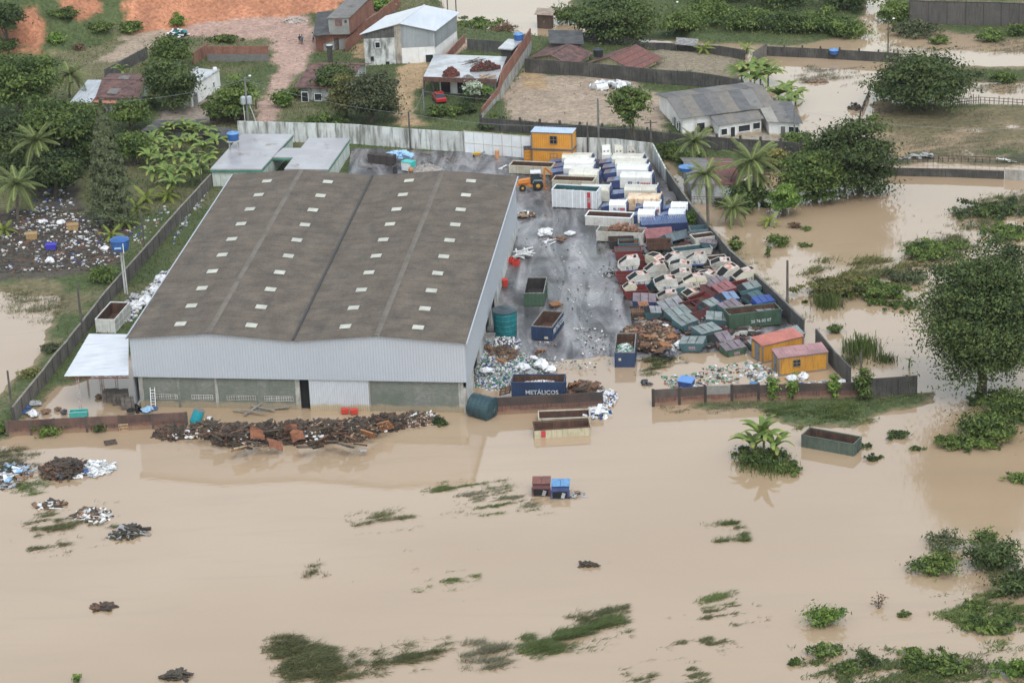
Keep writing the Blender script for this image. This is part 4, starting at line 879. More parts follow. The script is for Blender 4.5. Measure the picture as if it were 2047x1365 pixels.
P_red = paint('red_skip', (0.15, 0.032, 0.032), 0.3, (0.09, 0.03, 0.03)); P_maroon = paint('maroon_skip', (0.115, 0.042, 0.042), 0.4, (0.075, 0.035, 0.034)); P_redL = M('faded_red_lid', (0.27, 0.11, 0.11), (0.18, 0.075, 0.078), s=1.2, rough=0.5, fine=0.2); P_blueL = M('pale_blue_lid', (0.17, 0.25, 0.38), (0.12, 0.18, 0.28), s=1.2, rough=0.4, fine=0.2); P_greyL = M('grey_lid', (0.26, 0.265, 0.27), (0.18, 0.175, 0.185), s=1.2, rough=0.45, fine=0.25, rnd=0.12)
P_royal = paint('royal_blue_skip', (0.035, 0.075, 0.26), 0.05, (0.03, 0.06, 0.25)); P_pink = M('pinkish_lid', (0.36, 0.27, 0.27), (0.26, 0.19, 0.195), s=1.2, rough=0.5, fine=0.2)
P_orange = M('orange_container_paint', (0.60, 0.275, 0.045), (0.52, 0.225, 0.04), s=0.6, rough=0.5, streak=(0.30, 0.14, 0.05), sk=(2.5, 2.5, 0.4), slo=0.6, shi=0.8, fine=0.1); P_amber = M('amber_hut_paint', (0.54, 0.275, 0.045), (0.44, 0.215, 0.04), s=0.6, rough=0.6, streak=(0.22, 0.12, 0.05), sk=(2.5, 2.5, 0.4), slo=0.55, shi=0.75, fine=0.15, low=(0.1, (0.3, 0.2, 0.1)))
black_st = M('blackened_steel', (0.03, 0.03, 0.032), (0.05, 0.045, 0.042), rough=0.7); rubber = M('black_rubber', (0.022, 0.022, 0.023), rough=0.85)

# ------------------------------------------------------------------ open top containers
def place_edge(A, B, zf=GYD):
 a, b = zf(*A), zf(*B); return a, ang(a, b), (b - a).length
def open_bin(name, label, A, B, D, H, outer, inner, ribs='f', cat='container', group=None, sink=0.0, zf=GYD, rot=None, rim=None, door=True, taper=0.0, L=None, zbase=None, ribn=None, floor=0.15, turn=0.0):
 a, yaw, LL = place_edge(A, B, zf); L = L or LL; yaw += math.radians(turn)
 t = thing(name, label, cat, (a.x, a.y, (a.z if zbase is None else zbase) - sink), yaw, group)
 if rot: t.rotation_euler = (rot[0], rot[1], yaw)
 w = 0.07; tp = taper
 b = MB(); f = lambda x, y, z: (x + (tp * (1 - z / H) * (1 if x < L / 2 else -1)), y, z)
 def side(x0, x1, y0, y1): b.hexa([f(x0, y0, 0.12), f(x1, y0, 0.12), f(x1, y1, 0.12), f(x0, y1, 0.12)], [f(x0, y0, H), f(x1, y0, H), f(x1, y1, H), f(x0, y1, H)])
 side(0, L, 0, w); side(0, L, D - w, D); side(0, w, w, D - w); side(L - w, L, w, D - w)
 b.box(tp + w, L - tp - w, w, D - w, 0.12, 0.18); b.build('shell', outer, t)
 b = MB(); e = w + 0.01; g = lambda x, y, z: f(x, y, z)
 def isd(x0, x1, y0, y1): b.hexa([f(x0, y0, 0.19), f(x1, y0, 0.19), f(x1, y1, 0.19), f(x0, y1, 0.19)], [f(x0, y0, H - 0.03), f(x1, y0, H - 0.03), f(x1, y1, H - 0.03), f(x0, y1, H - 0.03)])
 isd(w + .002, L - w - .002, w + .002, e); isd(w + .002, L - w - .002, D - e, D - w - .002); isd(w + .002, e, e, D - e); isd(L - e, L - w - .002, e, D - e); b.box(tp + e, L - tp - e, e, D - e, 0.185, 0.2 + floor); b.build('lining', inner, t)
 b = MB(); r = 0.1
 b.box(-0.03, L + 0.03, -0.03, w + 0.02, H, H + r); b.box(-0.03, L + 0.03, D - w - 0.02, D + 0.03, H, H + r); b.box(-0.03, w + 0.02, w + 0.02, D - w - 0.02, H, H + r); b.box(L - w - 0.02, L + 0.03, w + 0.02, D - w - 0.02, H, H + r); b.build('rim', rim or outer, t)
 n = ribn or max(3, int(L / 0.6))
 for k in range(n + 1):
  x = 0.05 + (L - 0.1) * k / n
  for y0, y1 in ((-0.055, 0.0), (D, D + 0.055)): b = MB(); b.hexa([f(x - .05, y0, .1), f(x + .05, y0, .1), f(x + .05, y1, .1), f(x - .05, y1, .1)], [f(x - .05, y0, H), f(x + .05, y0, H), f(x + .05, y1, H), f(x - .05, y1, H)]); b.build('rib', outer, t)
 for k in range(1, 4):
  y = D * k / 4
  for x0, x1 in ((-0.055, 0.0), (L, L + 0.055)): b = MB(); b.hexa([f(x0, y - .05, .1), f(x1, y - .05, .1), f(x1, y + .05, .1), f(x0, y + .05, .1)], [f(x0, y - .05, H), f(x1, y - .05, H), f(x1, y + .05, H), f(x0, y + .05, H)]); b.build('rib', outer, t)
 b = MB()
 for y in (D * 0.3, D * 0.7): b.box(0.1 + tp, L - 0.1 - tp, y - 0.07, y + 0.07, 0, 0.12)
 b.build('skid_rails', black_st, t)
 if door:
  b = MB()
  for z in (0.35, H * 0.55, H - 0.12): b.box(L + 0.056, L + 0.09, 0.1, D - 0.1, z - 0.035, z + 0.035)
  b.bar((L + 0.08, D / 2, 0.2), (L + 0.08, D / 2, H), 0.06); b.build('tailgate_bars', outer, t)
 t['_L'] = L; return t
def heap(name, label, c, rx, ry, h, mats, n, size, rz=0.0, seed=0, kind='stuff', cat=None, flat=0.35, mound=None, long=1.0, zfun=None):
 """loose heap of boxy scraps over a low mound: nobody could count it"""
 r = np.random.default_rng(seed); b = MB(); c = Vector(c)
 if mound is not None:
  R, K = 18, 6; rings = []
  for i in range(K):
   q = 1 - i / (K - 1); rings.append([(c.x + rx * q * 0.95 * math.cos(a) * (0.85 + 0.3 * r.random()) * math.cos(rz) - ry * q * 0.95 * math.sin(a) * math.sin(rz), c.y + rx * q * .95 * math.cos(a) * math.sin(rz) + ry * q * 0.95 * math.sin(a) * (0.85 + 0.3 * r.random()) * math.cos(rz), c.z - 0.1 + h * 0.8 * (1 - q ** 2) * (0.8 + 0.4 * r.random())) for a in np.linspace(0, 2 * math.pi, R, endpoint=False)])
  b.tube_rings(rings, len(mats));
 for i in range(n):
  q = math.sqrt(r.random()); a = r.random() * 2 * math.pi; x = rx * q * math.cos(a); y = ry * q * math.sin(a)
  z = h * max(0.0, 1 - q ** 2) * (0.75 + 0.35 * r.random())
  s = size * (0.5 + r.random() * 1.0); sx, sy, sz = s * long * (0.5 + r.random()), s * (0.35 + 0.5 * r.random()), s * (flat * (0.4 + r.random()))
  R = Matrix.Rotation(r.random() * 6.28, 3, 'Z') @ Matrix.Rotation((r.random() - .5) * 1.0, 3, 'X') @ Matrix.Rotation((r.random() - .5) * 0.8, 3, 'Y')
  b.obox((c.x + x * math.cos(rz) - y * math.sin(rz), c.y + x * math.sin(rz) + y * math.cos(rz), c.z + z + sz * 0.3), (sx, sy, sz), R, int(r.integers(len(mats))))
 ms = list(mats) + ([mound] if mound is not None else [])
 o = b.build(name, ms); tag(o, label, cat, None, kind); return o
plw = M('white_plastic', (0.72, 0.73, 0.73), (0.6, 0.6, 0.6), s=2, rough=0.45); plb = M('blue_plastic', (0.035, 0.085, 0.28), (0.03, 0.06, 0.2), s=2, rough=0.45); plg = M('green_plastic', (0.05, 0.22, 0.13), rough=0.4); plr = M('red_plastic', (0.50, 0.05, 0.035), rough=0.45); plt = M('teal_plastic', (0.02, 0.24, 0.27), rough=0.45, fine=0.1); card = M('wet_cardboard', (0.215, 0.13, 0.08), (0.14, 0.085, 0.058), s=1, rough=0.85); grime = M('black_muck', (0.045, 0.040, 0.034), (0.075, 0.065, 0.05), s=1.2, rough=0.85); glassy = M('bottle_glass', (0.10, 0.22, 0.16), (0.2, 0.27, 0.22), s=3, rough=0.25); plc = M('clear_plastic', (0.46, 0.47, 0.46), (0.36, 0.37, 0.36), s=3, rough=0.35); silver = M('grey_film', (0.34, 0.35, 0.36), (0.24, 0.25, 0.26), s=2, rough=0.4)
salmon = M('salmon_scrap', (0.32, 0.175, 0.125), (0.23, 0.12, 0.085), s=2, rough=0.85)

def build_bins():
 BG = 'open top containers in the yard'
 # big corrugated white container with red band and teal lining
 t = open_bin('roll_off_container', 'tall white corrugated container with red band and teal lining', (1104, 415), (1176, 419), 2.4, 2.5, paint('corrugated_white', (0.70, 0.725, 0.745), 0.05, (0.60, 0.62, 0.64)), M('teal_lining', (0.035, 0.115, 0.125), (0.03, 0.085, 0.09), rough=0.7), L=6.3, group=BG, ribn=11)
 b = MB(); b.box(4.95, 5.4, -0.075, -0.056, 0.12, 2.45); b.build('red_band', txt_r, t)
 o = link_mesh('lettering', text_mesh('EL/S', txt_w, 0.42, 0.008), t, (5.17, -0.085, 1.35), (math.pi / 2, -math.pi / 2, 0))
 heap('sacks_load', 'grey sacks lying in the teal lined container', mtx(t) @ Vector((2.4, 1.2, 1.6)), 1.9, 0.8, 0.5, [silver, salmon, plc], 60, 0.5, mtx(t).to_euler().z, 1)
 open_bin('roll_off_container', 'empty white container with brown lining beside small white compactor', (1170, 452), (1252, 456), 2.3, 1.35, P_white, rustm, L=6.2, group=BG, rim=P_comp3)
 t = open_bin('roll_off_container', 'grimy white container with brown scrap piled at its rim', (1192, 483), (1272, 487), 2.3, 1.35, P_white2, M('grey_lining', (0.30, 0.295, 0.27), (0.2, 0.19, 0.17), rough=0.8), L=6.2, group=BG)
 heap('scrap_load', 'reddish brown timber scrap lying in the grimy white container', mtx(t) @ Vector((3.3, 1.7, 0.9)), 2.2, 0.7, 0.9, [salmon, wood_br, card], 160, 0.45, mtx(t).to_euler().z, 2, long=1.6)
 open_bin('roll_off_container', 'low rusty white container beside the yellow backhoe', (1018, 348), (1102, 352), 2.3, 1.2, P_cream, rustm, L=6.2, group=BG)
 open_bin('roll_off_container', 'rust brown container behind the tall white corrugated one', (1104, 382), (1180, 385), 2.2, 1.5, P_cream, rustm, L=5.8, group=BG)
 # end-on ones in the middle of the yard
 open_bin('roll_off_container', 'empty dark green container standing in the middle of the yard', (1048, 614), (1088, 612), 5.6, 1.75, P_green, black_st, group=BG, ribn=5, turn=-7, rim=M('worn_rim', (0.24, 0.235, 0.22), (0.12, 0.12, 0.11), s=3, rough=0.8))
 t = open_bin('roll_off_container', 'blue container marked METÁLICOS standing in the yard by the teal tank', (1063, 680), (1106, 679), 5.2, 1.75, P_blue, rustm, group=BG, ribn=5, turn=-14, rim=M('worn_rim', (0.2,) * 3))
 L = t['_L']; letter(t, 'METÁLICOS', txt_w, L + 0.1, 2.6, 1.1, 0.9, 'r')
 b = MB(); b.box(0.62 * L, 0.8 * L, -0.075, -0.057, 0.3, 0.6); b.build('sticker', M('beige_sticker', (0.45, 0.4, 0.3), rough=0.7), t)
 t = open_bin('roll_off_container', 'dark blue container full of glass at the water edge', (1229, 737), (1269, 737), 6.0, 1.9, P_blue, rustm, group=BG, ribn=3, sink=0.1, zbase=0.0, rim=M('worn_rim', (0.2,) * 3))
 L = t['_L']; b = MB(); b.box(0.2 * L, 0.33 * L, -0.075, -0.057, 0.95, 1.25); b.build('sticker', M('beige_sticker', (0.45,) * 3), t)
 heap('glass_load', 'green and white broken glass filling the dark blue container', mtx(t) @ Vector((L / 2, 2.3, 1.15)), L * 0.42, 2.1, 0.55, [glassy, plc, plw, plg], 420, 0.28, 0, 3, mound=glassy)
 t = open_bin('roll_off_container', 'blue container marked METÁLICOS sunk behind the brick wall', (1023, 797), (1129, 797), 2.4, 1.9, P_blue, rustm, group=BG, zf=lambda x, y: G(x, y, 0.5), zbase=0.5)
 letter(t, 'METÁLICOS', txt_w, 3.4, -0.075, 0.78, 0.7)
 heap('can_load', 'pinkish cans filling the sunken blue container', mtx(t) @ Vector((3.0, 1.2, 1.25)), 2.0, 0.85, 0.3, [salmon, plw, plc], 220, 0.25, 0, 4)
 zf = lambda x, y: G(x, y, 0.0)
 open_bin('roll_off_container', 'half drowned cream container with flood water inside, farther of two', (1077, 852), (1180, 848), 2.3, 1.55, P_cream, rustm, sink=0.75, zf=zf, group='drowned containers before the brick wall', rim=P_cream, floor=-0.1)
 t = open_bin('roll_off_container', 'half drowned rusty cream container with red mark, nearer of two', (1069, 877), (1180, 870), 2.3, 1.55, paint('peeling_cream', (0.44, 0.40, 0.29), 0.6, (0.30, 0.27, 0.17)), rustm, sink=0.6, zf=zf, group='drowned containers before the brick wall', rim=rustm, floor=-0.1)
 b = MB(); b.box(0.7, 1.2, -0.075, -0.056, 0.75, 1.5); b.build('red_mark', txt_r, t)
 t = open_bin('roll_off_container', 'long green container numbered 28 76 02 07 among the skips', (1458, 662), (1556, 650), 2.3, 1.95, P_green, rustm, group=BG, L=6.4)
 letter(t, '28 76 02 07', txt_w, 3.9, -0.075, 0.85, 0.52)
 open_bin('roll_off_container', 'green container afloat beside the grassy weed mat', (1602, 893), (1706, 912), 2.2, 1.65, paint('grey_green_container', (0.085, 0.115, 0.095), 0.5, (0.055, 0.068, 0.056)), rustm, zf=zf, zbase=-0.35, group=BG)
 open_bin('roll_off_container', 'white container behind the canopy beside the panel wall', (193, 667), (232, 668), 6.0, 1.8, paint('corner_white', (0.60, 0.60, 0.57), 0.3, (0.42, 0.4, 0.36)), rustm, zf=lambda x, y: G(x, y, 0.4), group=BG, ribn=4)
 # flat tipper trays stacked behind the skips
 TG = 'low open trays stacked at the head of the skip heap'
 for A, B, D, H, o, i, lab, lift in [
  ((1217, 499), (1268, 497), 2.0, 1.0, black_st, rustm, 'low black tray with rusty lining beside the grimy white container', 0),
  ((1236, 506), (1278, 505), 1.9, 1.15, P_teal, rust_o, 'grey tray with orange rusted lining in front of black tray', 0),
  ((1230, 521), (1284, 519), 1.9, 1.1, P_red, M('ash_lining', (0.14, 0.13, 0.125), rough=0.9), 'low red tray filled with grey ash', 0),
  ((1296, 507), (1345, 505), 2.0, 1.0, P_teal, rustm, 'grey tray at the bottom of a nested pair', 0),
  ((1292, 502), (1342, 501), 2.0, 0.9, rustm, rustm, 'rust brown tray nested on top of a grey tray', 0.95),
  ((1350, 519), (1425, 510), 2.0, 0.9, P_white2, P_teal, 'wide tray with white rim and green lining', 0),
  ((1388, 496), (1432, 490), 1.8, 1.2, P_white2, rustm, 'rusty white tray with black lining by the side wall', 0.3),
  ((1417, 536), (1455, 532), 1.6, 1.0, P_white2, rustm, 'long rusted white tray against the dark side wall', 0)]:
  open_bin('skip_tray', lab, A, B, D, H, o, i, group=TG, cat='skip', zf=lambda x, y, l=lift: Vector((G(x, y, 0.45 + l).x, G(x, y, 0.45 + l).y, 0.45 + l)), taper=0.25, door=False, ribn=5)
 t = open_bin('skip_tray', 'blue grey tray tipped on its side above the skip heap', (1335, 500), (1378, 482), 1.9, 1.1, M('blue_grey_tray', (0.145, 0.185, 0.205), (0.09, 0.12, 0.135), s=0.8, rough=0.6), rustm, group=TG, cat='skip', taper=0.3, door=False, ribn=5, rot=(-0.5, 0.1))
 t.location.z += 0.9
 t = open_bin('skip_tray', 'blue grey tray lying level beside the tipped one', (1380, 484), (1416, 482), 1.9, 1.0, M('blue_grey_tray', (0.145,) * 3), P_teal, group=TG, cat='skip', taper=0.3, door=False, ribn=5); t.location.z += 0.5
build_bins()

# ------------------------------------------------------------------ compactors
def compactor(label, px, py, L=4.5, body=P_comp, hop='mauve', text=False, group='long compactor bins in two rows', hoplen=1.9, H=2.1, D=2.05, z=None, end=P_navy):
 a = GYD(px, py); t = thing('compactor_bin', label, 'compactor', tuple(a), ang(GYD(px, py), GYD(px + 60, py + 1.2)), group)
 b = MB(); c = 0.35   # body: box with chamfered top edges
 pr = [(0.05, 0.18), (D - 0.05, 0.18), (D, 0.6), (D, H - c), (D - c, H), (c, H), (0, H - c), (0, 0.6)]
 n = len(pr); b.add([(0, y, zz) for y, zz in pr] + [(L, y, zz) for y, zz in pr], [tuple(range(n)), tuple(range(2 * n - 1, n - 1, -1))] + [(i, i + n, (i + 1) % n + n, (i + 1) % n) for i in range(n)]); b.build('body', body, t)
 b = MB()
 for x in (0.06, L * 0.5, L - 0.06):
  for i in (2, 3, 4, 5, 6):
   p, q = pr[i], pr[i + 1 if i < 7 else 0];
   b.bar((x, p[0], p[1]), (x, q[0], q[1]), 0.1, 0.07)
 b.build('stiffening_frame', body, t)
 b = MB(); b.prism([(L, 0.2), (L + 0.22, 0.3), (L + 0.22, H - 0.45), (L, H - 0.12)], 0.12, D - 0.12); b.build('end_door', end, t)
 for y in (0.0, D - 0.12):
  b = MB(); b.box(L - 0.12, L + 0.05, y, y + 0.12, 0.2, H + 0.12); b.build('door_post', body, t)
 if hoplen:
  b = MB(); b.prism([(-hoplen, 0.15), (-0.02, 0.15), (-0.02, 1.3), (-hoplen, 1.0)], 0.1, D - 0.1); h = b.build('hopper', P_navy, t)
  b = MB(); b.hexa([(-hoplen, 0.08, 1.01), (-hoplen * .5, .08, 1.16), (-hoplen * .5, D - .08, 1.16), (-hoplen, D - .08, 1.01)], [(-hoplen, 0.08, 1.06), (-hoplen * .5, .08, 1.21), (-hoplen * .5, D - .08, 1.21), (-hoplen, D - .08, 1.06)]); b.build('hopper_lid', P_mauve if hop != 'blue' else P_navy_top, h)
  b = MB(); b.hexa([(-hoplen * .48, 0.08, 1.17), (-0.03, .08, 1.31), (-0.03, D - .08, 1.31), (-hoplen * .48, D - .08, 1.17)], [(-hoplen * .48, 0.08, 1.22), (-0.03, .08, 1.36), (-0.03, D - .08, 1.36), (-hoplen * .48, D - .08, 1.22)]); b.build('hopper_lid', P_navy_top if hop != 'mauve2' else P_mauve, h)
 b = MB()
 for y in (0.35, D - 0.35): b.box(-hoplen + 0.1, L, y - 0.08, y + 0.08, 0, 0.18)
 b.build('skid_rails', black_st, t)
 if text:
  k = L / 4.5; letter(t, 'EL', txt_b, 1.55 * k, -0.06, 0.88, 0.72 * k, bold=0.03, sx=1.15); letter(t, 'S', txt_b, 2.62 * k, -0.06, 0.88, 0.72 * k, bold=0.03, sx=1.15)
  b = MB(); b.hexa([(2.05 * k, -.065, .62), (2.13 * k, -.065, .62), (2.13 * k, -.05, .62), (2.05 * k, -.05, .62)], [(2.25 * k, -.065, 1.1), (2.33 * k, -.065, 1.1), (2.33 * k, -.05, 1.1), (2.25 * k, -.05, 1.1)]); b.build('slash_mark', M('pale_red_mark', (0.5, 0.3, 0.3), rough=0.6), t)
  b = MB()   # red word too faint to read: its blocky strokes
  for q in range(6):
   x = (2.95 + 0.23 * q) * k; b.box(x, x + 0.17 * k, -0.065, -0.05, 0.70, 1.06)
  b.build('red_wordmark', txt_r, t)
  if L > 3: b = MB(); b.box(1.3, 4.2, -0.063, -0.05, 0.42, 0.54); b.build('small_line', txt_k, t)
 return t
CL = [(1123.5, 340, P_comp2, 'blue', 'cream compactor nearest the orange site office, first of the inner row'), (1128.5, 350.5, P_comp, 'mauve', 'long white compactor second in the inner row'), (1127, 361, P_comp, 'blue', 'long white compactor third in the inner row'), (1137, 373, P_comp2, 'mauve', 'grimy cream compactor behind the rust brown container')]
for px, py, m, h, lab in CL: compactor(lab, px, py, 4.2, m, h, group='compactors of the inner row')
compactor('white compactor half hidden behind the tall corrugated container', 1160, 405, 4.0, P_comp2, 'blue', hoplen=0, group='compactors of the inner row')
CR = [(1223.5, 342, P_comp2, 'mauve', 'cream compactor in front of the three upended white bins', 0), (1230, 352, P_comp2, 'mauve', 'stained cream compactor second in the outer row', 0), (1233, 363, P_comp3, 'mauve', 'bright white compactor third in the outer row', 0), (1239.5, 379, P_comp, 'mauve', 'white lettered compactor with clean sides in the outer row', 1), (1248.5, 405, P_comp2, 'blue', 'grey cream round backed compactor behind the rusty one', 0), (1255, 423, P_rusty, 'mauve', 'rust stained lettered compactor at the end of the outer row', 1)]
for px, py, m, h, lab, tx in CR: compactor(lab, px, py, 4.4, m, h, bool(tx), group='compactors of the outer row')
CS = [(1218, 430, 'small white lettered compactor behind the empty white container', 1), (1286, 433, 'small white lettered compactor with rust crack on top', 1), (1275, 449, 'small white lettered compactor with dark patch, next to the blue slatted cover', 1), (1341, 434, 'small white compactor half buried in the vine', 0), (1336, 448, 'small white lettered compactor against the leafy vine', 1)]
for px, py, lab, tx in CS: compactor(lab, px, py, 2.25, P_comp3, 'blue', bool(tx), 'small compactors', 1.1, 1.75, 1.7)
for i, (x, y, m, lab) in enumerate([(1204, 326, P_comp, 'clean white upended bin, first of three against the wall'), (1229, 326, P_comp2, 'middle white upended bin of three against the wall'), (1254, 327, P_white2, 'peeling white upended bin, last of three against the wall')]):
 a = GYD(x, y); t = thing('upended_bin', lab, 'bin', tuple(a), 0.03, 'upended bins at the rear wall')
 b = MB(); b.box(0, 1.35, 0.2, 1.4, 0.1, 1.1); b.build('base_box', m, t)
 b = MB(); b.hexa([(0.08, 0.5, 1.1), (1.27, 0.5, 1.1), (1.27, 1.3, 1.1), (0.08, 1.3, 1.1)], [(0.08, 0.9, 2.3), (1.27, 0.9, 2.3), (1.27, 1.3, 2.3), (0.08, 1.3, 2.3)]); b.build('panel_back', m, t)
 b = MB(); [b.bar((xx, 0.1, 0), (xx, 0.25, 1.3), 0.12) for xx in (0.02, 1.33)]; b.build('side_arms', m, t)
 b = MB(); [b.box(xx, xx + 0.2, 0.52, 0.6, 1.5, 1.62) for xx in (0.3, 0.8)]; b.build('markings', txt_k, t)

# ------------------------------------------------------------------ skips
_sk = {}
def skip(kind, label, px, py, yaw, body, lid, lift=0.0, tilt=(0, 0), text=False, scale=1.0, stripe=None, open_lid=False, group=None):
 key = (kind, body.name, lid.name if lid else '', text, stripe.name if stripe else '', open_lid)
 z = 0.35 + lift; c = G(px, py, z + 0.7 * scale)
 z = max(min(yz(c), 0.6), -0.15) + lift; c = G(px, py, z + 0.7 * scale)
 jr = random.Random(int(px * 7 + py)); tilt = (tilt[0] + jr.uniform(-.1, .1), tilt[1] + jr.uniform(-.1, .1)); yaw += jr.uniform(-11, 11); scale = tuple(scale * jr.uniform(.9, 1.12) for _ in range(3)); sc0 = scale[2]
 loc = (c.x, c.y, z); rot = (tilt[0], tilt[1], math.radians(yaw))
 if key in _sk: return dup(_sk[key], loc, label=label, group=group, rot=rot, scale=scale)
 t = thing('waste_skip', label, 'skip', loc, 0, group, rot=rot); t.scale = scale
 D = 0.85; L = 1.45
 if kind == 'hood':
  pr = [(-0.85, 0), (0.95, 0), (1.5, 0.72), (1.22, 1.45), (-0.15, 1.45), (-1.45, 0.78)]
  b = MB(); b.prism(pr, -D, D); b.build('body', body, t)
  b = MB(); p, q = Vector((-0.2, 0, 1.46)), Vector((-1.38, 0, 0.845)); n = Vector((-0.46, 0, 0.89)) * 0.03
  b.hexa([q + Vector((0, -0.68, 0)), p + Vector((0, -0.68, 0)), p + Vector((0, 0.68, 0)), q + Vector((0, 0.68, 0))], [q + n + Vector((0.05, -0.68, 0)), p + n + Vector((0, -0.68, 0)), p + n + Vector((0, 0.68, 0)), q + n + Vector((0.05, 0.68, 0))]); b.build('opening', hollow, t)
  b = MB()
  for s in (-1, 1): b.bar(p + Vector((0, s * 0.77, 0.02)), q + Vector((0, s * 0.77, 0.02)), 0.15, 0.1)
  b.bar(q + Vector((0, -0.8, 0)), q + Vector((0, 0.8, 0)), 0.1); b.build('opening_rim', body, t)
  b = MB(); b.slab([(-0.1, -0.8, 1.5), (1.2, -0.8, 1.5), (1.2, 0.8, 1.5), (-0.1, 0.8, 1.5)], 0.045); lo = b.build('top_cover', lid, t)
  b = MB(); b.box(0.75, 1.1, -0.5, 0.5, 1.505, 1.515); b.build('top_hatch', hollow, lo)
  b = MB(); b.box(-1.1, 1.3, -D - 0.04, -D, 0.70, 0.78); b.build('waist_rib', body, t)
  if stripe: b = MB(); b.prism([(-0.87, 0.02), (0.97, 0.02), (1.12, 0.2), (-1.05, 0.2)], -D - 0.012, -D - 0.002); b.build('stripe', stripe, t)
  if text: letter(t, 'EL', txt_b, -0.12, -D - 0.02, 0.44, 0.42); letter(t, '/', txt_b, 0.24, -D - 0.02, 0.44, 0.3); letter(t, 'S', txt_b, 0.52, -D - 0.02, 0.44, 0.42)
 elif kind == 'lid':
  pr = [(-0.95, 0), (0.95, 0), (1.45, 0.62), (1.45, 1.0), (-1.45, 1.0), (-1.45, 0.62)]
  b = MB(); b.prism(pr, -D, D)
  b.hexa([(-1.45, -D, 1.0), (1.45, -D, 1.0), (1.45, D, 1.0), (-1.45, D, 1.0)], [(-1.42, -D, 1.01), (1.42, -D, 1.01), (1.36, D, 1.42), (-1.36, D, 1.42)]); b.build('body', body, t)
  for i in range(3):
   if open_lid and i == 0:
    b = MB(); b.hexa([(-1.4, -0.8, 1.04), (-0.5, -0.8, 1.04), (-0.5, 0.8, 1.41), (-1.4, 0.8, 1.41)], [(-1.4, -0.8, 1.05), (-0.5, -0.8, 1.05), (-0.5, 0.8, 1.42), (-1.4, 0.8, 1.42)]); b.build('opening', hollow, t); continue
   x0 = -1.45 + 0.97 * i + 0.03; x1 = x0 + 0.9; b = MB(); dz = 0.015 * (i % 2)
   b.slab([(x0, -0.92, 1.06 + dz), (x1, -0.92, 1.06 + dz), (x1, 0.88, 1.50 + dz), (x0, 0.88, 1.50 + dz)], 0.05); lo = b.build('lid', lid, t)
   if i < 2: b = MB(); b.bar((x1 + 0.03, -0.5, 1.18 + dz), (x1 + 0.03, 0.5, 1.44 + dz), 0.07, 0.05); b.build('lid_handle', black_st, lo)
  b = MB()
  for s in (-1, 1):
   b.bar((s * 1.3, -D - 0.03, 0.85), (s * 1.05, -D - 0.03, 0.1), 0.08)
   b.box(s * 1.2 - 0.09, s * 1.2 + 0.09, -D - 0.1, -D, 0.7, 0.85)
  b.build('lifting_lugs', body, t)
  if text: b = MB(); b.box(-0.3, 0.5, -D - 0.014, -D - 0.003, 0.3, 0.36); [b.box(-0.3 + 0.2 * q, -0.16 + 0.2 * q, -D - 0.014, -D - 0.003, 0.42, 0.66) for q in range(4)]; b.build('faded_mark', M('faded_pink_mark', (0.34, 0.22, 0.24), rough=0.7), t)
 else:
  b = MB(); pr = [(-0.9, 0), (0.9, 0), (1.45, 1.05), (-1.45, 1.05)]
  b.prism(pr, -D, -D + 0.06); b.prism(pr, D - 0.06, D)
  for s in (-1, 1): b.hexa([(s * 0.9, -D + .06, 0), (s * 0.84, -D + .06, 0), (s * 0.84, D - .06, 0), (s * 0.9, D - .06, 0)], [(s * 1.45, -D + .06, 1.05), (s * 1.38, -D + .06, 1.05), (s * 1.38, D - .06, 1.05), (s * 1.45, D - .06, 1.05)])
  b.box(-0.84, 0.84, -D + 0.06, D - 0.06, 0.0, 0.08); b.build('body', body, t)
  b = MB(); b.hexa([(-0.85, -D + .07, 0.09), (0.85, -D + .07, 0.09), (0.85, D - .07, .09), (-.85, D - .07, .09)], [(-1.1, -D + .07, 0.5), (1.1, -D + .07, 0.5), (1.1, D - .07, .5), (-1.1, D - .07, .5)]); b.build('dark_contents', lid or rustm, t)
  b = MB(); [b.bar((-1.45, s * (D - 0.02), 1.07), (1.45, s * (D - 0.02), 1.07), 0.1) for s in (-1, 1)]; [b.bar((s * 1.43, -D, 1.07), (s * 1.43, D, 1.07), 0.1) for s in (-1, 1)]; b.build('rim', body, t)
 _sk[key] = t; return t
WG, LG, OG = 'white hooded skips heaped in the yard', 'lidded skips heaped in the yard', 'open red and maroon skips heaped in the yard'
S_BL = M('blue_stripe', (0.035, 0.10, 0.30), rough=0.6)
RT = M('rust_blotched_cover', (0.55, 0.50, 0.46), (0.40, 0.16, 0.10), s=1.6, lo=0.45, hi=0.6, rough=0.8, rnd=0.1)
